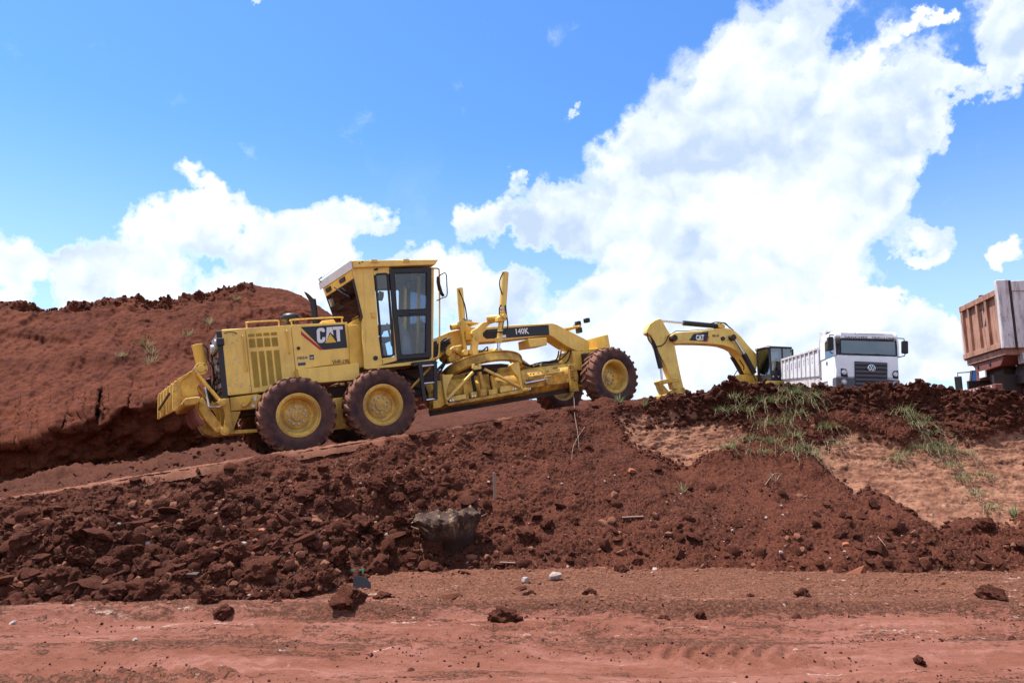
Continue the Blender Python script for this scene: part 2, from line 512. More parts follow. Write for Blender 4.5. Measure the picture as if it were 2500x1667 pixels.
class MB:
    def __init__(self):
        self.v = []
        self.f = []

    def add(self, vs, fs):
        n = len(self.v)
        self.v += [tuple(p) for p in vs]
        self.f += [tuple(i + n for i in f) for f in fs]
        return self

    def box(self, x0, x1, y0, y1, z0, z1):
        return self.add([(x0, y0, z0), (x1, y0, z0), (x1, y1, z0), (x0, y1, z0), (x0, y0, z1), (x1, y0, z1), (x1, y1, z1), (x0, y1, z1)],
                        [(0, 3, 2, 1), (4, 5, 6, 7), (0, 1, 5, 4), (1, 2, 6, 5), (2, 3, 7, 6), (3, 0, 4, 7)])

    def prism(self, pts, y0, y1, axis='y', pts2=None):
        """outline extruded along an axis; pts2 is the outline at the far end"""
        if y0 > y1:
            y0, y1 = y1, y0
            if pts2 is not None:
                pts, pts2 = pts2, pts
        b = pts if pts2 is None else pts2
        ar = sum(pts[i][0] * pts[(i + 1) % len(pts)][1] - pts[(i + 1) % len(pts)][0] * pts[i][1] for i in range(len(pts)))
        if ar < 0:
            pts = pts[::-1]
            b = b[::-1]
        n = len(pts)
        mk = {'y': lambda p, t: (p[0], t, p[1]), 'x': lambda p, t: (t, p[0], p[1]), 'z': lambda p, t: (p[0], p[1], t)}[axis]
        vs = [mk(p, y0) for p in pts] + [mk(p, y1) for p in b]
        fs = [tuple(range(n)), tuple(range(2 * n - 1, n - 1, -1))]
        for i in range(n):
            j = (i + 1) % n
            fs.append((i, n + i, n + j, j))
        if axis in ('x', 'z'):
            fs = [f[::-1] for f in fs]
        return self.add(vs, fs)

    def cyl(self, p, q, r, n=14, r2=None, cap=True):
        p, q = Vector(p), Vector(q)
        r2 = r if r2 is None else r2
        a = (q - p).normalized()
        u = a.orthogonal().normalized()
        w = a.cross(u)
        vs = []
        for c, rr in ((p, r), (q, r2)):
            for i in range(n):
                t = 2 * math.pi * i / n
                vs.append(c + u * (rr * math.cos(t)) + w * (rr * math.sin(t)))
        fs = [(i, (i + 1) % n, n + (i + 1) % n, n + i) for i in range(n)]
        if cap:
            fs += [tuple(range(n - 1, -1, -1)), tuple(range(n, 2 * n))]
        return self.add(vs, fs)

    def tube(self, path, r, n=7, smooth_steps=0, cap=True):
        P = [Vector(p) for p in path]
        if smooth_steps:
            Q = []
            for i in range(len(P) - 1):
                p0, p1, p2, p3 = P[max(i - 1, 0)], P[i], P[i + 1], P[min(i + 2, len(P) - 1)]
                for s in range(smooth_steps):
                    t = s / smooth_steps
                    Q.append(0.5 * ((2 * p1) + (p2 - p0) * t + (2 * p0 - 5 * p1 + 4 * p2 - p3) * t * t + (3 * p1 - p0 - 3 * p2 + p3) * t ** 3))
            Q.append(P[-1])
            P = Q
        R_ = r if isinstance(r, (list, tuple)) else None
        t0 = (P[1] - P[0]).normalized()
        u = t0.orthogonal().normalized()
        vs, fs = [], []
        m = len(P)
        for i, p in enumerate(P):
            t = (P[min(i + 1, m - 1)] - P[max(i - 1, 0)]).normalized()
            u = (u - t * u.dot(t)).normalized()
            w = t.cross(u)
            rr = r if R_ is None else R_[0] + (R_[1] - R_[0]) * i / (m - 1)
            for j in range(n):
                a = 2 * math.pi * j / n
                vs.append(p + u * (rr * math.cos(a)) + w * (rr * math.sin(a)))
        for i in range(m - 1):
            for j in range(n):
                k2 = (j + 1) % n
                fs.append((i * n + j, i * n + k2, (i + 1) * n + k2, (i + 1) * n + j))
        if cap:
            fs += [tuple(range(n - 1, -1, -1)), tuple(range((m - 1) * n, m * n))]
        return self.add(vs, fs)

    def lathe(self, prof, c=(0, 0, 0), axis=(0, 1, 0), n=40, u=None):
        """profile of (radius, along-axis); closed rings joined in order"""
        a = Vector(axis).normalized()
        u = a.orthogonal().normalized() if u is None else Vector(u)
        w = a.cross(u)
        c = Vector(c)
        vs, fs = [], []
        for r, h in prof:
            for i in range(n):
                t = 2 * math.pi * i / n
                vs.append(c + a * h + u * (r * math.cos(t)) + w * (r * math.sin(t)))
        for k2 in range(len(prof) - 1):
            for i in range(n):
                j = (i + 1) % n
                fs.append((k2 * n + i, k2 * n + j, (k2 + 1) * n + j, (k2 + 1) * n + i))
        return self.add(vs, fs)

    def bar(self, p, q, w, h, up=(0, 0, 1)):
        """rectangular bar from p to q, w across, h along up"""
        p, q = Vector(p), Vector(q)
        a = (q - p).normalized()
        s = a.cross(Vector(up)).normalized() * (w / 2)
        t = s.cross(a).normalized() * (h / 2)
        vs = [p - s - t, p + s - t, p + s + t, p - s + t, q - s - t, q + s - t, q + s + t, q - s + t]
        return self.add(vs, [(0, 1, 2, 3), (7, 6, 5, 4), (0, 4, 5, 1), (1, 5, 6, 2), (2, 6, 7, 3), (3, 7, 4, 0)])

    def mesh(self, name, mat):
        me = bpy.data.meshes.new(name)
        me.from_pydata(self.v, [], self.f)
        bm = bmesh.new()
        bm.from_mesh(me)
        bmesh.ops.recalc_face_normals(bm, faces=bm.faces)
        bm.to_mesh(me)
        bm.free()
        me.materials.append(MATS[mat])
        return me

    def build(self, name, mat, parent=None, bevel=0.0, smooth=40, seg=2):
        me = self.mesh(name, mat)
        if smooth:
            me.polygons.foreach_set('use_smooth', [True] * len(me.polygons))
            me.set_sharp_from_angle(angle=R(smooth))
        o = link(bpy.data.objects.new(name, me), parent)
        if bevel:
            b = o.modifiers.new('bevel', 'BEVEL')
            b.width = bevel
            b.segments = seg
            b.limit_method = 'ANGLE'
            b.angle_limit = R(35)
            b.harden_normals = True
        return o


def circle(cx, cz, r, n=20, a0=0, a1=360):
    return [(cx + r * math.cos(R(a0 + (a1 - a0) * i / n)), cz + r * math.sin(R(a0 + (a1 - a0) * i / n))) for i in range(n + (0 if a1 - a0 >= 360 else 1))]


def rrect(x0, x1, z0, z1, r, n=4):
    P = []
    for cx, cz, a in ((x1 - r, z1 - r, 0), (x0 + r, z1 - r, 90), (x0 + r, z0 + r, 180), (x1 - r, z0 + r, 270)):
        P += [(cx + r * math.cos(R(a + 90 * i / n)), cz + r * math.sin(R(a + 90 * i / n))) for i in range(n + 1)]
    return P


def roundpoly(pts, r, n=4):
    """polygon with rounded corners"""
    out = []
    m = len(pts)
    for i in range(m):
        p, a, b = Vector(pts[i]), Vector(pts[i - 1]), Vector(pts[(i + 1) % m])
        da, db = (a - p), (b - p)
        rr = min(r, da.length * 0.45, db.length * 0.45)
        s, e = p + da.normalized() * rr, p + db.normalized() * rr
        for k2 in range(n + 1):
            t = k2 / n
            q = s * (1 - t) ** 2 + p * 2 * t * (1 - t) + e * t * t
            out.append((q.x, q.y))
    return out


def inset(pts, d):
    """shrink a convex outline towards its inside by d"""
    n = len(pts)
    ar = sum(pts[i][0] * pts[(i + 1) % n][1] - pts[(i + 1) % n][0] * pts[i][1] for i in range(n))
    sg = 1 if ar > 0 else -1
    L = []
    for i in range(n):
        a, b = Vector(pts[i]), Vector(pts[(i + 1) % n])
        e = (b - a).normalized()
        nn = Vector((-e.y, e.x)) * sg
        L.append((a + nn * d, e))
    out = []
    for i in range(n):
        p, e = L[i - 1]
        q, g = L[i]
        den = e.x * g.y - e.y * g.x
        if abs(den) < 1e-6:
            out.append((q.x, q.y))
        else:
            t = ((q.x - p.x) * g.y - (q.y - p.y) * g.x) / den
            out.append((p.x + e.x * t, p.y + e.y * t))
    return out


def ring_prism(mb, outer, inner, y0, y1, axis='y'):
    """frame between two outlines with equal point counts"""
    n = len(outer)
    mk = {'y': lambda p, t: (p[0], t, p[1]), 'x': lambda p, t: (t, p[0], p[1])}[axis]
    vs = [mk(p, y0) for p in outer] + [mk(p, y0) for p in inner] + [mk(p, y1) for p in outer] + [mk(p, y1) for p in inner]
    fs = []
    for i in range(n):
        j = (i + 1) % n
        fs += [(i, j, n + j, n + i), (2 * n + i, 3 * n + i, 3 * n + j, 2 * n + j), (i, 2 * n + i, 2 * n + j, j), (n + i, n + j, 3 * n + j, 3 * n + i)]
    return mb.add(vs, fs)


def text_mesh(body, height, width=None, bold=0.0, shear=0.0, depth=0.004):
    """flat lettering as (verts, faces) in the x-z plane, lower left at the origin"""
    cu = bpy.data.curves.new('t', 'FONT')
    cu.body = body
    cu.size = 1.0
    cu.offset = bold
    cu.shear = shear
    cu.extrude = 0.0
    cu.resolution_u = 2
    ob = bpy.data.objects.new('t', cu)
    S.collection.objects.link(ob)
    dg = bpy.context.evaluated_depsgraph_get()
    me = ob.evaluated_get(dg).to_mesh()
    vs = [Vector(v.co) for v in me.vertices]
    fs = [tuple(p.vertices) for p in me.polygons]
    ob.evaluated_get(dg).to_mesh_clear()
    bpy.data.objects.remove(ob)
    bpy.data.curves.remove(cu)
    x0, x1 = min(v.x for v in vs), max(v.x for v in vs)
    z0, z1 = min(v.y for v in vs), max(v.y for v in vs)
    sz = height / (z1 - z0)
    sx = sz if width is None else width / (x1 - x0)
    return [((v.x - x0) * sx, (v.y - z0) * sz) for v in vs], fs


def lettering(name, body, origin, ux, uz, height, width, mat, parent, bold=0.02, shear=0.0):
    vs, fs = text_mesh(body, height, width, bold, shear)
    o, ux, uz = Vector(origin), Vector(ux), Vector(uz)
    me = bpy.data.meshes.new(name)
    me.from_pydata([tuple(o + ux * a + uz * b) for a, b in vs], [], fs)
    me.materials.append(MATS[mat])
    return link(bpy.data.objects.new(name, me), parent)


# ---------------------------------------------------------------- noise for terrain and stones
_perm = rng.permutation(256)
_perm = np.concatenate([_perm, _perm, _perm])
_g = rng.normal(size=(256, 3))
_g /= np.linalg.norm(_g, axis=1)[:, None]


def perlin(P):
    i = np.floor(P).astype(np.int64)
    f = P - i
    u = f * f * f * (f * (f * 6 - 15) + 10)
    i &= 255
    out = np.zeros(len(P))
    for dx in (0, 1):
        wx = u[:, 0] if dx else 1 - u[:, 0]
        for dy in (0, 1):
            wy = u[:, 1] if dy else 1 - u[:, 1]
            for dz in (0, 1):
                wz = u[:, 2] if dz else 1 - u[:, 2]
                h = _perm[_perm[_perm[(i[:, 0] + dx) & 255] + ((i[:, 1] + dy) & 255)] + ((i[:, 2] + dz) & 255)]
                g = _g[h]
                out += wx * wy * wz * (g[:, 0] * (f[:, 0] - dx) + g[:, 1] * (f[:, 1] - dy) + g[:, 2] * (f[:, 2] - dz))
    return out * 1.5


def fbm(P, scale, octaves=4, gain=0.5, ridged=False, off=0.0):
    out = np.zeros(len(P))
    a = 1.0
    q = P * scale + off
    for _ in range(octaves):
        n = perlin(q)
        out += a * ((0.5 - np.abs(n)) if ridged else n)
        a *= gain
        q = q * 2.03 + 17.3
    return out


def curve(tab, T):
    a = np.array(tab, float)
    return np.stack([np.interp(T, a[:, 0], a[:, k2]) for k2 in (1, 2, 3)], 1)


def smooth_cols(C, n=9):
    k2 = np.hanning(n + 2)[1:-1]
    k2 /= k2.sum()
    P = np.pad(C, ((n // 2, n // 2), (0, 0)), mode='edge')
    return np.stack([np.convolve(P[:, i], k2, 'valid') for i in range(3)], 1)


def grid_mesh(name, P, mat, attrs=None, parent=None):
    """P: rows x cols x 3"""
    r, c = P.shape[:2]
    me = bpy.data.meshes.new(name)
    idx = np.arange(r * c).reshape(r, c)
    q = np.stack([idx[:-1, :-1], idx[:-1, 1:], idx[1:, 1:], idx[1:, :-1]], -1).reshape(-1, 4)
    me.vertices.add(r * c)
    me.vertices.foreach_set('co', P.reshape(-1).astype(np.float32))
    me.loops.add(q.size)
    me.loops.foreach_set('vertex_index', q.reshape(-1).astype(np.int32))
    me.polygons.add(len(q))
    me.polygons.foreach_set('loop_start', np.arange(0, q.size, 4, dtype=np.int32))
    me.polygons.foreach_set('loop_total', np.full(len(q), 4, dtype=np.int32))
    me.update(calc_edges=True)
    me.polygons.foreach_set('use_smooth', np.ones(len(q), bool))
    for k2, v in (attrs or {}).items():
        at = me.attributes.new(k2, 'FLOAT', 'POINT')
        at.data.foreach_set('value', v.reshape(-1).astype(np.float32))
    me.materials.append(MATS[mat])
    o = link(bpy.data.objects.new(name, me), parent)
    return o


def loft(curves, rows, T):
    """stack of curves (cols x 3) joined by straight rows"""
    out = []
    for i in range(len(curves) - 1):
        s = np.linspace(0, 1, rows[i] + 1)
        if i < len(curves) - 2:
            s = s[:-1]
        out.append(curves[i][None] * (1 - s)[:, None, None] + curves[i + 1][None] * s[:, None, None])
    return np.concatenate(out, 0)


def grid_normals(P):
    du = np.gradient(P, axis=1)
    dv = np.gradient(P, axis=0)
    n = np.cross(du, dv)
    n /= np.linalg.norm(n, axis=2)[..., None] + 1e-9
    return n


def poly_dist(px, py, poly):
    """signed distance to a polygon, positive inside"""
    poly = np.array(poly, float)
    d = np.full(px.shape, 1e9)
    ins = np.zeros(px.shape, bool)
    n = len(poly)
    for i in range(n):
        a, b = poly[i], poly[(i + 1) % n]
        e = b - a
        t = np.clip(((px - a[0]) * e[0] + (py - a[1]) * e[1]) / (e @ e), 0, 1)
        d = np.minimum(d, np.hypot(px - a[0] - t * e[0], py - a[1] - t * e[1]))
        c = ((a[1] > py) != (b[1] > py)) & (px < (b[0] - a[0]) * (py - a[1]) / (b[1] - a[1] + 1e-12) + a[0])
        ins ^= c
    return np.where(ins, d, -d)


def sstep(x, a, b):
    t = np.clip((x - a) / (b - a), 0, 1)
    return t * t * (3 - 2 * t)


# ---------------------------------------------------------------- ground, road, bank, ramp, hill
def plain_ground():
    n = 40
    xs = np.concatenate([-np.geomspace(4000, 30, n), np.linspace(-25, 25, 11), np.geomspace(30, 4000, n)])
    X, Y = np.meshgrid(xs, xs)
    Z = np.full_like(X, -0.35)
    o = grid_mesh('ground', np.stack([X, Y, Z], -1), 'gravel_tan')
    tag(o, kind='structure')


plain_ground()

RX0, RX1, RY0, RY1 = -9.5, 11.5, 3.6, 11.2


def road_height(X, Y):
    P = np.stack([X.ravel(), Y.ravel(), np.zeros(X.size)], 1)
    z = 0.035 * fbm(P * [0.35, 1, 1], 0.7, 3).reshape(X.shape)
    z += 0.018 * fbm(P * [0.35, 1.6, 1], 3.0, 4, 0.55).reshape(X.shape)
    lo = sstep(fbm(P * [0.4, 1, 1], 1.3, 3).reshape(X.shape) + 0.25 * (Y > 6.4), 0.0, 0.5)
    z += (0.006 + 0.014 * lo) * fbm(P, 15, 3, 0.6, off=5).reshape(X.shape)
    wob = 0.10 * np.sin(X * 0.5) + 0.06 * np.sin(X * 1.7 + 1)
    # wheel ruts along the road with thrown-up rims, gravel apron, graded ridge
    for yc, w, dpt in ((5.62, 0.28, 0.045), (6.55, 0.20, 0.03), (7.25, 0.16, 0.06)):
        d = (Y - yc - wob) / w
        z += -dpt * np.exp(-d * d) + dpt * 0.9 * np.exp(-((d - 1.7) ** 2) * 2.2)
    z += 0.055 * np.exp(-((Y - 7.75 - wob) / 0.20) ** 2)
    z += 0.04 * sstep(Y, 7.9, 9.4)
    # lugged tyre prints
    m = sstep(X, -5.2, -4.6) * sstep(-X, 1.7, 2.3) * np.exp(-((Y - 5.42 - 0.05 * X) / 0.42) ** 4)
    ph = (X * 1.0 + (Y - 5.4) * 1.15) * 2 * math.pi / 0.26
    z += 0.034 * m * np.tanh(2.5 * np.sin(ph))
    m2 = sstep(X, 1.1, 1.3) * sstep(-X, -2.55, -2.25) * np.exp(-((Y - 5.95) / 0.20) ** 4)
    z += 0.022 * m2 * np.tanh(3 * np.sin((X - np.abs(Y - 5.95) * 0.7) * 2 * math.pi / 0.19))
    return z, m, m2


def build_road():
    nx, ny = 880, 370
    X, Y = np.meshgrid(np.linspace(RX0, RX1, nx), np.linspace(RY0 ** 0.5, RY1 ** 0.5, ny) ** 2)
    z, m, m2 = road_height(X, Y)
    P = np.stack([X.ravel(), Y.ravel(), 0 * X.ravel()], 1)
    wob = 0.10 * np.sin(X * 0.5) + 0.06 * np.sin(X * 1.7 + 1)
    loose = 0.27 + 0.16 * fbm(P, 0.5, 2).reshape(X.shape)
    loose += 0.42 * np.exp(-((Y - 6.35 - wob) / 0.22) ** 2) + 0.30 * np.exp(-((Y - 7.52 - wob) / 0.22) ** 2)
    loose += 0.30 * sstep(Y, 7.2, 8.2)
    loose -= 0.42 * np.exp(-((Y - 5.80 - wob) / 0.20) ** 2) + 0.22 * np.exp(-((Y - 7.05 - wob) / 0.22) ** 2)
    loose += 0.35 * m * np.where(np.sin((X + (Y - 5.4) * 1.15) * 2 * math.pi / 0.26) > 0.2, 1, -0.5)
    loose -= 0.5 * m2 * (np.sin((X - np.abs(Y - 5.95) * 0.7) * 2 * math.pi / 0.19) > 0)
    o = grid_mesh('dirt_road', np.stack([X, Y, z], -1), 'soil_road', {'loose': loose, 'apron': sstep(Y + 0.3 * fbm(P, 0.7, 3).reshape(X.shape), 7.35, 8.25)})
    tag(o, kind='structure')


build_road()


def road_z(x, y):
    return float(road_height(np.array([[x]]), np.array([[y]]))[0][0, 0])


# foot of the bank, brow of the bank (edge of the haul ramp on the left, lip of the spoil on the right)
FOOT = [(-400, -7.255, 7.687, 0.000), (0, -5.555, 7.766, 0.000), (250, -4.421, 7.726, 0.000), (450, -3.555, 7.766, 0.000), (700, -2.484, 7.888, 0.000), (800, -2.148, 8.323, 0.000), (900, -1.899, 9.422, 0.000), (1000, -1.411, 9.794, 0.000), (1300, 0.283, 9.826, 0.000), (1700, 2.549, 9.826, 0.000), (2000, 4.095, 9.482, 0.000), (2500, 6.695, 9.305, 0.000), (2900, 8.753, 9.219, 0.000)]
BROW = [(-400, -8.215, 8.555, 0.716), (-200, -7.553, 8.921, 0.853), (0, -6.825, 9.324, 0.976), (300, -5.594, 10.006, 1.243), (620, -4.047, 10.863, 1.542), (800, -3.046, 11.417, 1.717), (1000, -1.800, 12.107, 1.934), (1180, -0.534, 12.807, 2.163), (1300, 0.398, 13.324, 2.373), (1380, 1.065, 13.693, 2.508)]
BROW += [(1450, 1.712, 14.300, 2.614), (1520, 2.313, 14.300, 2.665), (1600, 2.979, 14.200, 2.718), (1700, 3.805, 14.100, 2.744), (1800, 4.624, 14.000, 2.854), (1900, 5.429, 13.900, 2.904), (2000, 6.220, 13.800, 2.911), (2100, 6.999, 13.700, 2.902), (2200, 7.762, 13.600, 2.860), (2300, 8.510, 13.500, 2.786), (2400, 9.172, 13.300, 2.674), (2500, 9.887, 13.200, 2.603), (2700, 11.287, 13.000, 2.534), (2900, 12.641, 12.800, 2.482)]
NC, NR = 1380, 250
TT = np.linspace(-400, 2900, NC)
Cf, Cb = smooth_cols(curve(FOOT, TT), 41), curve(BROW, TT)
Cf[:, 2] -= 0.10
Cf[:, 1] -= np.interp(TT, [700, 1000, 2900], [0.05, 0.22, 0.22])
BARE1 = [(1520, 1010), (1560, 990), (1640, 1000), (1760, 1012), (1830, 1060), (1850, 1110), (1800, 1132), (1760, 1125), (1690, 1138), (1600, 1110), (1545, 1060)]
BARE2 = [(1985, 1112), (2040, 1172), (2110, 1232), (2145, 1208), (2200, 1250), (2285, 1302), (2312, 1275), (2345, 1262), (2400, 1268), (2455, 1290), (2500, 1255), (2620, 1240), (2620, 1070), (2430, 1050), (2290, 1060), (2240, 1100), (2100, 1092)]
BARE3 = [(2430, 1060), (2450, 1045), (2600, 1040), (2620, 1120), (2440, 1110)]


def build_bank():
    s = np.linspace(0, 1, NR)
    prof = s ** 1.06
    S2, T2 = np.meshgrid(s, TT, indexing='ij')
    P = Cf[None] * (1 - s)[:, None, None] + Cb[None] * s[:, None, None]
    P[..., 2] = Cf[None, :, 2] + (Cb - Cf)[None, :, 2] * prof[:, None]
    # steeper cut on the right: belly pulled back under the lip
    right = sstep(T2, 1450, 1750)
    P[..., 1] += right * 0.55 * np.sin(np.pi * np.clip((S2 - 0.25) / 0.75, 0, 1)) * (S2 > 0.25)
    V = P.reshape(-1, 3)
    n = grid_normals(P).reshape(-1, 3)
    n[n[:, 2] < 0] *= -1
    # where the cut subsoil shows: outlines in (column, rise) of this bank
    Sx = T2 * 1.0
    Sy = 1405 - S2 * (1405 - 958)
    jx = 26 * fbm(V, 0.9, 4).reshape(S2.shape)
    jy = 26 * fbm(V, 0.9, 4, off=31).reshape(S2.shape)
    d = np.maximum(np.maximum(poly_dist(Sx + jx, Sy + jy, BARE1), poly_dist(Sx + jx, Sy + jy, BARE2)), poly_dist(Sx + jx, Sy + jy, BARE3))
    bare = sstep(d, -24, 22)
    bf = bare.ravel()
    # loose soil lies proud of the cut face
    env = (sstep(S2, 0.0, 0.06) * (1 - 0.8 * sstep(S2, 0.94, 1.0) * (T2 < 1430))).ravel()
    left = (1 - sstep(T2, 1000, 1500)).ravel()
    lump = 0.15 * fbm(V, 0.75, 3) + 0.075 * fbm(V, 2.3, 3, 0.55, off=9) * (0.6 + 0.7 * left)
    fine = 0.035 * fbm(V, 7.5, 4, 0.6, ridged=True, off=3) + 0.016 * fbm(V, 26, 3, 0.6, off=7)
    cut = 0.07 * fbm(V * [1, 1, 2.4], 1.7, 5, 0.62, ridged=True) + 0.030 * fbm(V * [0.8, 1, 3.0], 7, 4, 0.62)
    h = (lump + fine) * (1 - bf) + (cut - 0.20) * bf
    # the spoil on the right brow is lumpy against the sky
    brow = (np.exp(-((S2 - 0.97) / 0.10) ** 2) * sstep(T2, 1560, 1720)).ravel()
    h += brow * (0.05 + 0.22 * np.clip(fbm(V, 2.2, 4, 0.62, off=21), -0.2, 1) + 0.09 * fbm(V, 8, 3, 0.65, ridged=True) + 0.03 * fbm(V, 24, 2, 0.6))
    heap = np.exp(-((T2 - 1800) / 60) ** 2 - ((S2 - 1.0) / 0.06) ** 2).ravel()
    h += heap * 0.10
    V2 = V + n * (h * env)[:, None]
    P2 = V2.reshape(P.shape)
    o = grid_mesh('embankment', P2, 'soil_bank', {'bare': bare})
    tag(o, kind='structure')
    return P2, n.reshape(P.shape), bare


BANK, BANK_N, BANK_BARE = build_bank()

# haul ramp behind the brow, under the grader, up to the cut
GM = Matrix(((0.86521, -0.48231, -0.13707, -3.49000),(0.47881, 0.87589, -0.05969, 13.17000),(0.14885, -0.01398, 0.98876, 1.69000),(0.00000, 0.00000, 0.00000, 1.00000)))
GMn = np.array(GM)


def gw(x, y, z):
    """grader coordinates to world"""
    return GM @ Vector((x, y, z))


def build_ramp():
    xs = np.linspace(-8.5, 16, 760)
    ys = np.concatenate([np.linspace(-1.82, 1.6, 120), np.linspace(1.68, 8.5, 60)])
    X, Y = np.meshgrid(xs, ys)
    crest_z = np.interp(xs, [-6, -4.8, -3.4, -1.6, 1.0, 3.5, 4.5, 6], [0.0, -0.01, 0.035, 0.065, 0.07, 0.11, 0.09, 0.04])
    lip = np.exp(-((Y + 1.80) / 0.16) ** 2) * crest_z[None]
    P = np.stack([X.ravel(), Y.ravel(), 0 * X.ravel()], 1)
    z = lip - 0.012 + 0.03 * fbm(P * [0.6, 1, 1], 0.9, 3).reshape(X.shape) * (np.abs(Y) > 1.5) + 0.012 * fbm(P, 5, 4, 0.6).reshape(X.shape)
    roughm = sstep(np.abs(fbm(P, 0.6, 2, off=4).reshape(X.shape)), 0.05, 0.3)
    z += (0.025 + 0.03 * roughm) * fbm(P, 9, 4, 0.65, off=8).reshape(X.shape) * (Y > -1.5)
    z += np.where(Y > 1.6, (Y - 1.6) * 0.10, 0)
    z += np.where(X > 8.0, -(X - 8.0) * 0.115, 0)
    # windrow of loose soil on the far side
    z += (0.10 * np.exp(-((Y - 3.6) / 0.6) ** 2) * (1 + 0.9 * fbm(P, 0.8, 3, off=12).reshape(X.shape)) + (Y > 1.0) * (0.10 * fbm(P, 1.7, 3, off=2).reshape(X.shape) + 0.05 * fbm(P, 6, 3, 0.6, off=6).reshape(X.shape))) * (X < 1.5)
    W = np.stack([X, Y, z, np.ones_like(z)], -1) @ GMn.T
    o = grid_mesh('haul_ramp', W[..., :3], 'soil_ramp')
    tag(o, kind='structure')
    # pale compacted shoulder along the lip of the ramp
    xt = np.linspace(-8.5, 4.9, 900)
    cz = np.interp(xt, [-6, -4.8, -3.4, -1.6, 1.0, 3.5, 4.5, 6], [0.0, -0.01, 0.035, 0.065, 0.07, 0.11, 0.09, 0.04])
    yy = np.array([-2.06, -1.98, -1.90, -1.82, -1.74, -1.66, -1.55, -1.4, -1.2, -1.0])
    zz = np.array([-0.12, -0.055, -0.012, 0.014, 0.024, 0.022, 0.014, 0.004, -0.004, -0.02])
    X3, Y3 = np.meshgrid(xt, yy)
    Q = np.stack([X3.ravel(), Y3.ravel() * 2.0, 0 * X3.ravel()], 1)
    fade = np.exp(-((Y3 + 1.85) / 0.35) ** 2)
    narrow = np.interp(xt, [-8.5, -4, 0.5, 3.0, 4.9], [0.80, 0.72, 0.55, 0.4, 0.2]) * (1 + 0.25 * fbm(np.stack([xt, 0 * xt, 0 * xt], 1), 1.3, 4, 0.6, off=40))
    Y3 = -1.70 + (Y3 + 1.70) * narrow[None] + 0.018 * fbm(Q, 1.6, 4, 0.6).reshape(X3.shape)
    Z3 = zz[:, None] + cz[None] * np.exp(-((Y3 + 1.80) / 0.3) ** 2) + 0.026 * fbm(Q, 4.0, 5, 0.65, off=3).reshape(X3.shape) - np.interp(xt, [3.2, 4.9], [0.0, 0.06])[None]
    W3 = np.stack([X3, Y3, Z3, np.ones_like(Z3)], -1) @ GMn.T
    o = grid_mesh('wheel_track', W3[..., :3], 'soil_track')
    tag(o, kind='structure')


build_ramp()


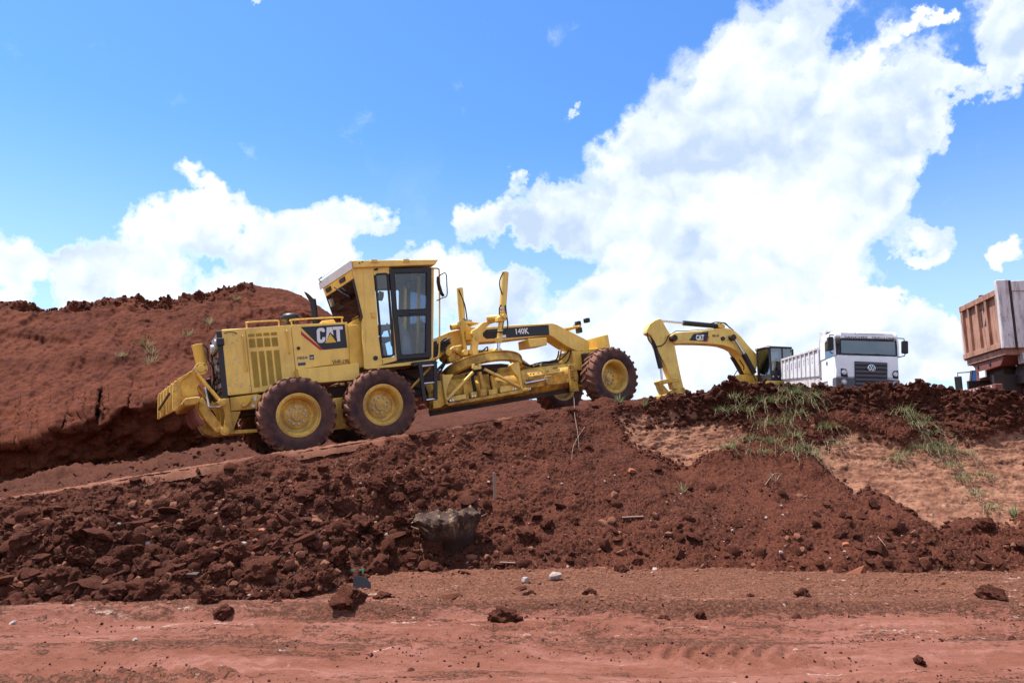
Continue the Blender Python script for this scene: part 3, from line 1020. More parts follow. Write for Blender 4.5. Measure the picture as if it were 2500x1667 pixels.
def build_hill():
    FT = [(-600, -12.371, 11.500, 0.329), (-400, -11.746, 12.200, 0.511), (-150, -10.994, 13.400, 0.758), (0, -10.284, 14.000, 0.951), (100, -9.892, 14.600, 1.157), (190, -9.519, 15.200, 1.402), (300, -8.990, 16.000, 1.500), (450, -8.155, 17.200, 1.710), (600, -7.176, 18.600, 1.890), (800, -5.489, 20.500, 2.228), (1000, -3.357, 22.500, 2.711), (1100, -2.106, 23.500, 2.898), (1250, 0.000, 25.000, 3.081)]
    UP = [(-600, -12.149, 11.180, 1.066), (-400, -11.547, 11.880, 1.235), (-150, -10.833, 13.080, 1.543), (0, -10.131, 13.680, 1.666), (120, -9.673, 14.410, 1.904), (180, -9.426, 14.810, 2.033), (198, -9.370, 14.940, 2.248), (260, -9.102, 15.390, 2.467), (363, -8.598, 16.180, 2.799), (450, -8.101, 16.880, 2.990), (600, -7.143, 18.280, 3.343), (800, -5.466, 20.180, 3.689), (1000, -3.455, 23.000, 3.697), (1100, -2.158, 24.000, 3.426), (1250, 0.000, 25.300, 3.144)]
    MID = [(-600, -15.730, 14.200, 2.616), (-400, -14.834, 15.000, 2.760), (-150, -13.445, 16.000, 2.978), (0, -12.767, 17.000, 3.163), (200, -11.640, 18.400, 3.620), (363, -10.387, 19.400, 3.963), (450, -9.668, 20.000, 4.156), (600, -8.344, 21.200, 4.591), (800, -6.151, 22.600, 4.619), (1000, -3.612, 24.000, 4.075), (1100, -2.214, 24.600, 3.662), (1250, 0.000, 25.600, 3.177)]
    TOP = [(-600, -22.308, 19.500, 7.008), (-400, -20.327, 20.000, 6.638), (-150, -18.046, 21.000, 6.411), (0, -16.862, 22.000, 6.485), (45, -16.390, 22.200, 6.418), (90, -15.902, 22.400, 6.293), (135, -15.418, 22.600, 6.306), (180, -14.942, 22.800, 6.490), (240, -14.247, 23.000, 6.734), (300, -13.525, 23.200, 6.866), (345, -12.986, 23.400, 6.808), (365, -12.740, 23.500, 6.668), (430, -11.962, 23.800, 6.821), (500, -11.148, 24.200, 7.242), (560, -10.443, 24.600, 7.598), (600, -10.010, 25.000, 7.885), (640, -9.460, 25.200, 7.775), (700, -8.591, 25.400, 7.712), (740, -8.016, 25.600, 7.502), (780, -7.426, 25.800, 7.111), (815, -6.912, 26.000, 6.796), (850, -6.335, 26.000, 6.264), (900, -5.477, 25.800, 5.513), (1000, -3.868, 25.600, 4.889), (1085, -2.528, 25.400, 4.586), (1120, -1.988, 25.400, 4.217), (1180, -1.074, 25.600, 3.544), (1250, 0.000, 26.000, 3.216)]
    T = np.linspace(-600, 1250, 720)
    a, b, m, c = [smooth_cols(curve(q, T), 7) for q in (FT, UP, MID, TOP)]
    a[:, 2] -= 0.25
    jag = fbm(b, 0.9, 4, 0.6, off=90)
    b[:, 2] += 0.28 * jag * (T < 900)
    b[:, 1] -= 0.25 * np.abs(fbm(b, 1.6, 3, 0.6, off=95)) * (T < 900)
    back = c + np.array([0.8, 6.0, -1.0])
    back2 = back + np.array([2, 10, -3.5])
    P = loft([a, b, m, c, back, back2], [60, 80, 110, 30, 10], T)
    V = P.reshape(-1, 3)
    n = grid_normals(P).reshape(-1, 3)
    n[n[:, 1] > 0] *= -1
    rows = P.shape[0]
    r = np.repeat(np.arange(rows), len(T))
    cutm = 1 - sstep(r, 52, 66)
    topm = sstep(r, 215, 246) * (1 - sstep(r, 262, 285))
    face = 1 - np.maximum(cutm, topm)
    h = cutm * (0.26 * fbm(V, 0.8, 4, 0.55) + 0.07 * fbm(V, 3.3, 3, off=5))
    # grooves running down the face
    G = V * [1.0, 0.22, 0.22]
    h += face * (0.16 * fbm(V, 0.35, 3) + 0.030 * fbm(G, 3.0, 3, 0.6) + 0.034 * fbm(V, 5, 4, 0.68) + 0.05 * np.minimum(fbm(V, 3.1, 2, off=14) + 0.1, 0))
    # bucket scrapes and gullies running down to the left
    Sc = np.stack([V[:, 0] + 0.55 * V[:, 2], V[:, 2] * 0.10, V[:, 1] * 0.10], 1)
    h += face * (0.15 * fbm(Sc, 0.8, 3, 0.55, ridged=True, off=50) + 0.10 * fbm(Sc, 3.0, 3, 0.6, ridged=True, off=60))
    terr = np.sin(V[:, 2] * 5.2 + 2.2 * fbm(V, 0.4, 2, off=70))
    h += face * 0.06 * np.tanh(3 * terr) * sstep(fbm(V, 0.5, 2, off=80), -0.1, 0.3)
    leftcrest = 1 - sstep(T, 560, 640)
    lc = np.tile(leftcrest, rows)
    h += topm * (0.04 + 0.20 * lc) * (fbm(V, 1.5, 4, 0.62) * 1.0 + 0.5 * fbm(V, 4.5, 4, 0.65, ridged=True))
    # band of slumped spoil under the crest on the left
    V2 = V + n * h[:, None]
    o = grid_mesh('hill', V2.reshape(P.shape), 'soil_hill')
    tag(o, kind='structure')
    return V2.reshape(P.shape)


HILL = build_hill()


def build_plateau():
    T = np.linspace(1150, 2900, 520)
    b = curve(BROW, T)
    b[:, 2] -= 0.12
    b[:, 1] += 0.05
    far = b * [1.35, 1.35, 1.0] + [0, 0, 0.05]
    far2 = b * [2.3, 2.3, 1.0]
    far2[:, 2] = np.interp(T, [1150, 1600, 1900, 2150, 2400, 2900], [2.7, 3.4, 3.9, 3.7, 3.2, 2.8])
    far3 = b * [5.0, 5.0, 1.0]
    far3[:, 2] = 5.0
    far[:, 2] = np.minimum(far[:, 2], np.interp(T, [1150, 1500, 1900, 2150, 2300, 2900], [2.0, 2.5, 2.75, 2.75, 2.45, 2.3]))
    P = loft([b, far, far2, far3], [60, 40, 20], T)
    V = P.reshape(-1, 3)
    V = V + np.array([0, 0, 1.0]) * (0.05 * fbm(V, 1.2, 4))[:, None]
    o = grid_mesh('plateau', V.reshape(P.shape), 'soil_bank')
    tag(o, kind='structure')


build_plateau()


# ---------------------------------------------------------------- motor grader
def tyre_mesh(Rr, width, rim_r, lugs=24, lug_h=0.035):
    """tyre about the y axis centred on the origin, with chevron lugs; 'tread' marks the outer band"""
    mb = MB()
    w = width / 2
    base = Rr - lug_h
    prof = [(rim_r, w * 0.80), (rim_r + 0.03, w * 0.95), (rim_r + (base - rim_r) * 0.35, w * 1.03), (rim_r + (base - rim_r) * 0.65, w * 1.0),
            (base - 0.035, w * 0.93), (base - 0.008, w * 0.82), (base, w * 0.55), (base + 0.004, 0)]
    full = prof + [(r, -h) for r, h in prof[-2::-1]]
    full = [full[0]] + full[1:] + [(rim_r - 0.01, -w * 0.6), (rim_r - 0.01, w * 0.6), full[0]]
    mb.lathe(full, n=64)
    nb = len(mb.v)
    for s in (1, -1):
        for i in range(lugs):
            a0 = 2 * math.pi * (i + (0.5 if s > 0 else 0)) / lugs
            # cross-sections from the centre line to the shoulder, then down the sidewall
            st = [(0.0, 0.00, base - 0.01, Rr + 0.002, 0.34), (0.36, 0.10, base - 0.01, Rr, 0.34), (0.66, 0.20, base - 0.01, Rr - 0.004, 0.36),
                  (0.94, 0.28, base - 0.03, Rr - 0.018, 0.38), (1.00, 0.31, base - 0.075, Rr - 0.062, 0.36), (0.965, 0.325, base - 0.13, Rr - 0.115, 0.26)]
            vs = []
            hw = 2 * math.pi / lugs
            for k2, (fy, da, rl, rh, wd) in enumerate(st):
                for (rr, sg) in ((rl, -1), (rl, 1), (rh, 1), (rh, -1)):
                    yy = w * fy * 1.0
                    if k2 >= 3 and rr == rl:
                        yy = w * (fy - 0.14)
                    t = a0 + hw * (da * 1.9 + sg * wd * (0.5 if rr == rl else 0.42))
                    vs.append((rr * math.cos(t), s * yy, rr * math.sin(t)))
            fs = []
            for k2 in range(len(st) - 1):
                b = 4 * k2
                for q in range(4):
                    fs.append((b + q, b + (q + 1) % 4, b + 4 + (q + 1) % 4, b + 4 + q))
            fs += [(0, 1, 2, 3), tuple(len(vs) - 4 + q for q in (3, 2, 1, 0))]
            mb.add(vs, fs)
    me = mb.mesh('tyre', 'rubber')
    at = me.attributes.new('tread', 'FLOAT', 'POINT')
    vals = []
    for v in me.vertices:
        r = math.hypot(v.co.x, v.co.z)
        vals.append(max(0.0, min(1.0, (r - (Rr - 0.10)) / 0.08)))
    at.data.foreach_set('value', vals)
    me.polygons.foreach_set('use_smooth', [True] * len(me.polygons))
    me.set_sharp_from_angle(angle=R(38))
    return me


def rim_mesh(r, width, dish, hub_r, mat='yellow'):
    """dished wheel about y; outer face towards -y"""
    mb = MB()
    w = width / 2
    o = -w * 0.86
    prof = [(r - 0.02, o + 0.10), (r + 0.012, o + 0.03), (r + 0.016, o), (r - 0.008, o - 0.012), (r - 0.018, o + 0.004), (r - 0.030, o - 0.004), (r - 0.045, o + 0.008),
            (r - 0.055, o + 0.03), (r - 0.075, o + dish * 0.6), (r - 0.085, o + dish), (r - 0.12, o + dish + 0.008), (hub_r + 0.03, o + dish - 0.005), (hub_r, o + dish - 0.03),
            (hub_r * 0.52, o + dish - 0.034), (hub_r * 0.48, o + dish - 0.060), (0.02, o + dish - 0.064), (0.001, o + dish - 0.064)]
    mb.lathe(prof, n=48)
    bk = [(r - 0.02, o + 0.10), (r - 0.06, w * 0.2), (r - 0.02, w * 0.8), (r + 0.01, w * 0.86), (r - 0.05, w * 0.84), (r - 0.07, w * 0.3), (0.05, w * 0.25)]
    mb.lathe(bk, n=48)
    me = mb.mesh('rim', mat)
    me.polygons.foreach_set('use_smooth', [True] * len(me.polygons))
    me.set_sharp_from_angle(angle=R(40))
    return me, o + dish - 0.03


def nut_mesh(r, depth):
    mb = MB()
    mb.cyl((0, 0, 0), (0, -depth, 0), r, 6)
    mb.cyl((0, -depth, 0), (0, -depth * 1.7, 0), r * 0.55, 8)
    return mb.mesh('wheel_nut', 'bolt_steel')


def studs(name, pts, y0, y1, r, mat, parent, n=8):
    """one small bolt head per point, sharing one mesh"""
    me = MB().cyl((0, 0, 0), (0, y1 - y0, 0), r, n).mesh(name, mat)
    for (x, z) in pts:
        o = link(bpy.data.objects.new(name, me), parent)
        o.location = (x, y0, z)


def build_grader():
    g = empty('motor_grader', GM)
    tag(g, 'yellow motor grader with black-framed cab climbing the dirt ramp', 'grader')
    Y, YF, YD, BK = 'yellow', 'yellow_frame', 'yellow_dirty', 'black_paint'

    # ---- wheels
    ty = tyre_mesh(0.668, 0.45, 0.365)
    rm, face = rim_mesh(0.365, 0.45, 0.20, 0.192)
    rmf, facef = rim_mesh(0.365, 0.45, 0.27, 0.178)
    nm = nut_mesh(0.021, 0.024)

    def wheel(x, side, front, turn=0, spin=0):
        rm_, fc = (rmf, facef) if front else (rm, face)
        w = link(bpy.data.objects.new('wheel', rm_), g)
        w.location = (x, side * 1.05, 0.662)
        w.rotation_euler = (0, spin, (math.pi if side > 0 else 0) + turn)
        t = link(bpy.data.objects.new('tyre', ty), w)
        rad = 0.150 if not front else 0.140
        for i in range(10):
            a = 2 * math.pi * i / 10
            nt = link(bpy.data.objects.new('wheel_nut', nm), w)
            nt.location = (rad * math.cos(a), fc, rad * math.sin(a))
        return w
    wheel(-0.75, -1, False, 0, 0.2)
    wheel(0.75, -1, False, 0, 0.9)
    wheel(6.06, -1, True, R(2.5), 0.5)
    wheel(-0.75, 1, False, 0, 0.3)
    wheel(0.75, 1, False, 0, 0.6)
    wheel(6.06, 1, True, R(2.5), 0.1)

    # ---- tandem cases, rear frame, engine deck
    for s in (-1, 1):
        mb = MB()
        pts = [(-0.98, 0.55), (-0.92, 0.42), (-0.55, 0.33), (0.55, 0.33), (0.92, 0.42), (0.98, 0.60), (0.92, 0.84), (0.5, 0.90), (-0.5, 0.90), (-0.92, 0.84)]
        mb.prism(pts, s * 0.62, s * 0.84)
        mb.build('tandem_case', YF, g, 0.02)
    mb = MB()
    mb.box(-1.78, 2.3, -0.42, 0.42, 0.78, 1.14)
    mb.box(-0.3, 0.3, -0.62, 0.62, 0.45, 0.8)
    mb.build('rear_frame', 'dark_frame', g, 0.02)
    # lower side rail behind the rear wheel with tow hook
    rail = [(-1.738, 1.120), (-1.304, 1.133), (-1.205, 1.103), (-1.261, 0.882), (-1.744, 0.887)]
    MB().prism(rail, -0.66, 0.66).build('side_rail', YF, g, 0.01)
    gus = [(-1.745, 0.877), (-1.586, 0.867), (-1.735, 0.554), (-1.742, 0.481), (-1.849, 0.489)]
    MB().prism(gus, -0.66, -0.60).build('gusset', YF, g, 0.006)
    gus2 = [(-1.726, 0.565), (-1.351, 0.533), (-1.312, 0.476), (-1.732, 0.496)]
    MB().prism(gus2, -0.58, 0.58).build('bottom_rail', YF, g, 0.006)
    mb = MB()
    hk = [(-1.568, 0.978), (-1.475, 1.081), (-1.385, 1.089), (-1.413, 1.026), (-1.488, 0.941), (-1.556, 0.925)]
    mb.prism(hk, -0.71, -0.665)
    mb.build('tow_hook', YF, g, 0.008)
    st = [(-1.349, 1.096), (-1.311, 1.096), (-1.314, 1.016), (-1.350, 1.015)]
    MB().prism(st, -0.668, -0.664).build('sticker', 'decal_white', g)
    st = [(-1.405, 0.960), (-1.347, 0.958), (-1.351, 0.911), (-1.405, 0.913)]
    MB().prism(st, -0.668, -0.664).build('sticker', 'decal_white', g)

    # ---- engine hood
    z1 = 2.318
    hood = MB()
    hood.prism([(-1.755, 1.155), (0.43, 1.62), (0.45, z1 - 0.0), (0.40, z1 + 0.02), (-1.70, z1 + 0.02), (-1.755, z1 - 0.03)][0:0] or
               [(-1.755, 1.155), (-0.58, 1.155), (-0.58, 1.52), (0.44, 1.52), (0.45, z1), (-1.755, z1)], -0.585, 0.6)
    hood.build('hood', Y, g, 0.02)
    # hung side panels, each a plate proud of the hood
    def plate(name, pts, y, t=0.016, mat=Y, bev=0.006, parent=g):
        return MB().prism(pts, y, y + t).build(name, mat, parent, bev)
    plate('rear_side_panel', [(-1.762, 1.165), (-1.376, 1.165), (-1.376, 2.312), (-1.762, 2.298)], -0.606)
    vp = plate('vent_panel', [(-1.366, 1.165), (-0.592, 1.165), (-0.592, 2.322), (-1.366, 2.312)], -0.606)
    plate('front_side_panel', [(-0.582, 1.50), (0.437, 1.56), (0.455, 2.316), (-0.582, 2.322)], -0.606)
    # louvred vents: frame sunk round a stack of slats
    def vent(q):
        xs = [p[0] for p in q]
        zs = [p[1] for p in q]
        x0, x1, z0, z1_ = min(xs), max(xs), min(zs), max(zs)
        v = MB().box(x0, x1, -0.609, -0.6065, z0, z1_).build('vent', 'vent_dark', vp)
        sl = MB()
        n = max(4, int((z1_ - z0) / 0.017))
        for i in range(n):
            z = z0 + (i + 0.5) * (z1_ - z0) / n
            sl.add([(x0, -0.6092, z + 0.004), (x1, -0.6092, z + 0.004), (x1, -0.617, z - 0.004), (x0, -0.617, z - 0.004)], [(0, 1, 2, 3)])
        sl.build('slats', YF, v, smooth=0)
    for (a, b) in ((800, 845), (857, 900), (911, 955), (966, 1012)):
        k0 = (a - 800) / 212.0
        vent([vz(a + 3, 671 - k0 * 14), vz(b, 645 - k0 * 14)])
        vent([vz(a + 12, 752 - k0 * 12), vz(b + 5, 683 - k0 * 12)])
        vent([vz(a + 46, 1045 - k0 * 35), vz(b + 17, 778 - k0 * 12)])
    # handles, rails on the hood
    def rod(name, pts, r, mat=YF, parent=g, steps=3, n=8):
        return MB().tube(pts, r, n, steps).build(name, mat, parent)
    def xz(pts, y):
        return [(p[0], y, p[1]) for p in pts]
    for q in ([(-1.430, 2.168), (-1.416, 2.010), (-1.409, 1.841), (-1.412, 1.573)], [(-0.679, 2.209), (-0.675, 2.129), (-0.669, 1.954), (-0.669, 1.818)]):
        P = [(q[0][0], -0.60, q[0][1] + 0.01)] + xz(q, -0.645) + [(q[-1][0], -0.60, q[-1][1] - 0.01)]
        rod('handle', P, 0.012, YF)
    for a, b in (((-1.33, -0.78)), ((-0.55, 0.38))):
        zt = 2.43
        P = [(a, -0.52, 2.31), (a, -0.52, zt - 0.03), (a + 0.04, -0.52, zt), (b - 0.04, -0.52, zt), (b, -0.52, zt - 0.03), (b, -0.52, 2.31)]
        rod('hood_rail', P, 0.014, YF, steps=4)
        P = [(p[0], 0.52, p[2]) for p in P]
        rod('hood_rail', P, 0.014, YF, steps=4)
    # bolts on the rear panel
    studs('bolt', [(-1.583, 2.208), (-1.526, 2.107), (-1.596, 2.071), (-1.619, 2.059), (-1.594, 1.794), (-1.597, 1.765), (-1.591, 1.514), (-1.590, 1.407), (-1.756, 1.703), (-1.629, 1.701), (-1.518, 1.710), (-1.740, 1.333), (-1.613, 1.350), (-1.512, 1.345), (-1.530, 1.294), (-1.723, 1.204), (-1.389, 1.291), (-1.397, 1.206), (-1.281, 2.248), (-1.253, 1.181)], -0.60, -0.618, 0.011, 'bolt_steel', g)
    acc = [(-1.646, 2.008), (-1.435, 2.004), (-1.465, 1.318), (-1.631, 1.317)]
    plate('access_cover', acc, -0.612, 0.006, Y, 0.002)
    rod('latch_cable', [(-1.72, -0.615, 2.24), (-1.66, -0.625, 2.262), (-1.55, -0.625, 2.245), (-1.52, -0.62, 2.215)], 0.007, BK)
    # step / tank box below the hood
    tb = [(-0.579, 1.494), (0.550, 1.506), (0.523, 1.197), (-0.312, 1.214), (-0.563, 1.254)]
    MB().prism(tb, -0.74, -0.40).build('step_box', Y, g, 0.012)
    tb2 = [(-0.619, 1.479), (-0.542, 1.488), (-0.543, 1.365), (-0.600, 1.370)]
    MB().prism(tb2, -0.70, -0.45).build('step_box_end', YF, g, 0.006)

    # ---- decals on the hood
    dk = [(-0.418, 2.273), (0.399, 2.277), (0.399, 1.827), (-0.053, 1.823)]
    MB().prism(dk, -0.6085, -0.604).build('logo_panel', 'decal_black', g)
    dr = [(-0.421, 2.197), (-0.423, 2.129), (-0.115, 1.826), (-0.050, 1.826)]
    MB().prism(dr, -0.6105, -0.604).build('logo_stripe', 'decal_red', g)
    def cat_logo(f, y0, y1, white, yellow, parent, s=1):
        """f maps logo units (0..10 wide, 0..6 high) to (x, z)"""
        m = MB()
        Cc = [(3.0, 4.0), (3.0, 4.7), (2.75, 5.2), (2.2, 5.4), (1.0, 5.4), (0.4, 5.1), (0.1, 4.5), (0.1, 1.5), (0.4, 0.8), (1.0, 0.5), (2.2, 0.5), (2.8, 0.9), (3.05, 1.5), (3.05, 2.3), (2.0, 2.3), (2.0, 1.75),
              (1.8, 1.55), (1.4, 1.55), (1.2, 1.8), (1.2, 4.2), (1.4, 4.4), (1.8, 4.4), (2.0, 4.2), (2.0, 4.0)]
        A1 = [(3.25, 0.75), (3.75, 5.5), (5.75, 5.5), (6.1, 2.7), (5.0, 3.7), (4.8, 3.9), (4.65, 3.55), (4.2, 2.6), (3.6, 1.4)]
        A2 = [(4.45, 4.1), (5.1, 4.1), (4.9, 4.75), (4.6, 4.75)]
        Tt = [(5.95, 5.55), (9.6, 5.55), (9.6, 4.5), (8.45, 4.5), (8.45, 0.6), (7.35, 0.6), (7.35, 1.5), (7.2, 1.8), (7.2, 4.5), (5.95, 4.5)]
        for q in (Cc, A1, Tt):
            m.prism([f(*p) for p in q], y0, y1)
        m.build('lettering', white, parent, smooth=0)
        t = MB()
        t.prism([f(2.9, 0.35), (f(7.0, 0.35)), f(4.95, 3.25)], y0 - 0.0015 * s, y1)
        t.build('logo_triangle', yellow, parent, smooth=0)
    o0, ox, oz = [Vector(p) for p in [(-0.159, 1.926), (0.340, 1.925), (-0.137, 2.245)]]
    cat_logo(lambda a, b: tuple(o0 + (ox - o0) * (a / 9.7) + (oz - o0) * (b / 5.6)), -0.612, -0.606, 'decal_white', 'decal_yellow', g)
    pl = [(-0.575, 1.747), (-0.223, 1.748), (-0.230, 1.643), (-0.580, 1.648)]
    MB().prism(pl, -0.609, -0.604).build('name_plate', 'sticker_cream', g)
    pl2 = [(-0.317, 1.746), (-0.236, 1.747), (-0.240, 1.659), (-0.321, 1.658)]
    MB().prism(pl2, -0.6105, -0.604).build('plate_logo', 'decal_black', g)
    pl3 = [(-0.535, 1.619), (-0.399, 1.620), (-0.402, 1.567), (-0.538, 1.567)]
    MB().prism(pl3, -0.609, -0.604).build('sticker', 'sticker_blue', g)
    def side_text(body, p0, p1, h, mat, y=-0.6115, bold=0.02, shear=0.0):
        a, b = Vector((p0[0], y, p0[1])), Vector((p1[0], y, p1[1]))
        ux = (b - a)
        w_ = ux.length
        ux.normalize()
        return lettering('lettering', body, a, ux, (0, 0, 1), h, w_, mat, g, bold, shear)
    q = [(-0.543, 1.679), (-0.354, 1.681), (-0.538, 1.729), (0.084, 1.544), (0.402, 1.542), (0.087, 1.615), (-0.310, 1.675), (-0.246, 1.674), (-0.307, 1.725)]
    side_text('PESA', q[0], q[1], (q[2][1] - q[0][1]) * 0.95, 'text_dark', bold=0.02, shear=0.2)
    side_text('VHP-190', q[3], q[4], (q[5][1] - q[3][1]), 'text_dark', bold=0.012)
    side_text('CAT', q[6], q[7], (q[8][1] - q[6][1]) * 0.8, 'decal_white', y=-0.6125, bold=0.02)
    lk = [(-0.497, 1.886)][0]
    MB().cyl((lk[0], -0.60, lk[1]), (lk[0], -0.62, lk[1]), 0.032, 16).build('latch', 'dark_frame', g)
    sk = [(-0.756, 1.609), (-0.670, 1.611), (-0.670, 1.567), (-0.756, 1.565)]
    MB().prism(sk, -0.6085, -0.604).build('sticker', 'sticker_cream', g)

    # ---- rear grille with lamps
    mb = MB()
    mb.box(-1.80, -1.757, -0.60, 0.62, 1.08, 2.30)
    gr = mb.build('rear_grille', 'dark_grille', g, 0.01)
    MB().box(-1.845, -1.758, -0.612, -0.555, 1.06, 2.29).build('grille_post', BK, gr, 0.01)
    MB().box(-1.845, -1.80, 0.56, 0.62, 1.06, 2.29).build('grille_post', BK, gr, 0.01)
    for i in range(9):
        MB().box(-1.822, -1.80, -0.55, 0.56, 1.16 + i * 0.105, 1.20 + i * 0.105).build('grille_bar', 'dark_frame', gr)
    random.seed(3)
    for i in range(22):
        y = random.uniform(-0.5, 0.45)
        z = 1.32 + random.random() * 0.55
        MB().box(-1.835, -1.80, y, y + 0.10, z, z + 0.07).build('radiator_cell', random.choice(['steel', 'bolt_steel', 'dark_frame']), gr)
    for y in (-0.38, 0.30):
        MB().cyl((-1.80, y, 2.10), (-1.87, y, 2.10), 0.085, 18).build('rear_lamp', 'lamp_glass', gr)
        MB().box(-1.83, -1.80, y - 0.02, y + 0.07, 1.86, 1.96).build('marker_lamp', 'amber', gr)
    MB().box(-1.82, -1.80, -0.52, 0.5, 2.19, 2.28).build('top_strip', 'bolt_steel', gr)
    MB().box(-1.86, -1.74, -0.66, -0.56, 2.03, 2.16).build('lamp_bracket', BK, gr, 0.015)
    MB().box(-1.80, -1.755, -0.6, 0.6, 0.95, 1.12).build('radiator_guard', 'dark_frame', g, 0.01)

    # ---- air cleaner and exhaust
    q = [(-0.634, 2.596), (-0.283, 2.577), (-0.454, 2.644), (-0.476, 2.429)]
    cx, hw = (q[0][0] + q[1][0]) / 2, (q[1][0] - q[0][0]) / 2
    zt = q[2][1]
    mb = MB()
    mb.lathe([(0.001, zt), (hw * 0.6, zt - 0.005), (hw * 0.95, zt - 0.05), (hw, zt - 0.085), (hw * 0.97, zt - 0.12), (hw * 0.6, zt - 0.15), (hw * 0.42, zt - 0.17), (hw * 0.40, 2.2)], (cx, 0, 0), (0, 0, 1), 32)
    mb.build('air_cleaner', BK, g)
    q = [(-0.100, 3.037), (0.027, 2.862), (-0.039, 2.832), (0.031, 2.439), (-0.075, 2.419)]
    mb = MB()
    mb.cyl((q[2][0] + 0.06, 0, 2.2), (q[2][0] + 0.045, 0, 2.90), 0.062, 20)
    ex = mb.build('exhaust_stack', BK, g)
    mb = MB()
    x0 = q[2][0] + 0.045
    ringa = [(x0 + 0.062 * math.cos(t), 0.062 * math.sin(t), 2.86) for t in [2 * math.pi * i / 20 for i in range(20)]]
    ringb = [(x0 - 0.085 + 0.062 * math.cos(t), 0.062 * math.sin(t), 3.0 - 0.9 * (0.062 * math.cos(t))) for t in [2 * math.pi * i / 20 for i in range(20)]]
    ringc = [(x0 - 0.085 + 0.052 * math.cos(t), 0.052 * math.sin(t), 2.98 - 0.9 * (0.062 * math.cos(t))) for t in [2 * math.pi * i / 20 for i in range(20)]]
    mb.add(ringa + ringb + ringc, [(i, (i + 1) % 20, 20 + (i + 1) % 20, 20 + i) for i in range(20)] + [(20 + i, 20 + (i + 1) % 20, 40 + (i + 1) % 20, 40 + i) for i in range(20)] + [tuple(range(40, 60))])
    mb.build('exhaust_tip', BK, ex)
    MB().prism([(0.02, 2.31), (0.06, 2.42), (0.30, 2.43), (0.36, 2.31)], -0.30, 0.25).build('hood_cowl', Y, g, 0.02)

    # ---- ripper at the rear
    rp = empty('ripper', parent=g)
    # mounting bracket with crescent cut
    q = [(-1.918, 1.110), (-1.756, 1.111), (-1.743, 0.497), (-1.874, 0.495), (-1.936, 0.564), (-1.879, 0.649), (-1.846, 0.806), (-1.855, 0.914), (-1.891, 0.999), (-1.943, 1.039)]
    for y in (-0.70, -0.05, 0.55):
        MB().prism(q, y, y + 0.07).build('bracket', YF, rp, 0.008)
    def boss(p, y, r, ln=0.09):
        m = MB()
        m.cyl((p[0], y, p[1]), (p[0], y - ln, p[1]), r, 20)
        m.cyl((p[0], y - ln, p[1]), (p[0], y - ln - 0.015, p[1]), r * 0.55, 14)
        return m.build('pivot_pin', YF, rp, 0.006)
    pu, plw, pt = [(-1.882, 1.047), (-1.876, 0.563), (-2.141, 1.658)]
    boss(pu, -0.70, 0.062)
    boss(plw, -0.70, 0.075)
    # lower arms
    q = [(-2.211, 1.153), (-2.160, 1.181), (-2.060, 0.937), (-1.892, 0.623), (-1.874, 0.541), (-1.938, 0.516), (-2.019, 0.574), (-2.147, 0.776), (-2.250, 0.973)]
    for y in (-0.70, 0.45):
        MB().prism(q, y, y + 0.10).build('lower_arm', YD, rp, 0.012)
    q2 = [(-2.233, 0.934), (-2.061, 0.643), (-1.848, 0.506), (-2.000, 0.487), (-2.143, 0.560), (-2.225, 0.746)]
    MB().prism(q2, -0.35, 0.30).build('lower_link_plate', YD, rp, 0.02)
    # upper rods
    for y in (-0.66, 0.40):
        MB().cyl((pu[0], y, pu[1]), [(-2.211, 1.578)][0][:1] + (y,) + [(-2.211, 1.578)][0][1:], 0.030, 14).build('upper_rod', YF, rp)
    # tilt cylinder standing up
    a, b = [(-2.074, 1.692), (-2.131, 2.137)]
    m = MB()
    m.cyl((a[0], -0.2, a[1]), (b[0], -0.2, b[1]), 0.093, 24)
    m.build('cylinder', YF, rp, 0.008)
    rod('hose', [(b[0] + 0.09, -0.26, b[1] - 0.02), (b[0] + 0.15, -0.28, b[1] - 0.10), (b[0] + 0.15, -0.28, b[1] - 0.3), (a[0] + 0.14, -0.3, a[1] + 0.05), (a[0] + 0.16, -0.3, a[1] - 0.15), (a[0] + 0.1, -0.2, a[1] - 0.4)], 0.014, 'hose', rp, 4)
    # head plates
    q = [(-2.524, 1.507), (-2.274, 1.655), (-2.220, 1.730), (-2.156, 1.768), (-2.084, 1.745), (-2.046, 1.688), (-2.058, 1.622), (-2.111, 1.573), (-2.159, 1.444), (-2.228, 1.344), (-2.214, 1.223), (-2.348, 1.205), (-2.466, 1.212), (-2.484, 1.424)]
    for y in (-0.62, 0.28):
        MB().prism(q, y, y + 0.06).build('head_plate', YD, rp, 0.008)
    m = MB()
    m.cyl((pt[0], -0.66, pt[1]), (pt[0], 0.5, pt[1]), 0.105, 26)
    m.cyl((pt[0], -0.68, pt[1]), (pt[0], -0.60, pt[1]), 0.062, 20)
    m.build('head_pivot', YF, rp, 0.006)
    studs('bolt', [(-2.190, 1.707), (-2.079, 1.721), (-2.076, 1.616), (-2.179, 1.602), (-2.251, 1.662), (-2.479, 1.494)], -0.61, -0.66, 0.022, 'bolt_steel', rp)
    q = [(-2.524, 1.513), (-2.313, 1.624), (-2.291, 1.602), (-2.469, 1.474), (-2.483, 1.436)]
    MB().prism(q, -0.67, -0.62).build('head_rib', YD, rp, 0.006)
    # beam
    q = [(-2.466, 1.155), (-2.273, 1.161), (-2.228, 1.141), (-2.258, 1.068), (-2.306, 1.036), (-2.473, 1.020), (-2.495, 1.096)]
    MB().prism(q, -1.15, 1.15).build('ripper_beam', YD, rp, 0.03)
    # shank pockets stepping away across the beam: plates with rounded heads
    base_o = [(-2.655, 0.968), (-2.613, 1.390), (-2.588, 1.451), (-2.553, 1.462), (-2.527, 1.419), (-2.508, 1.291), (-2.514, 1.114), (-2.533, 1.041), (-2.616, 0.969)]
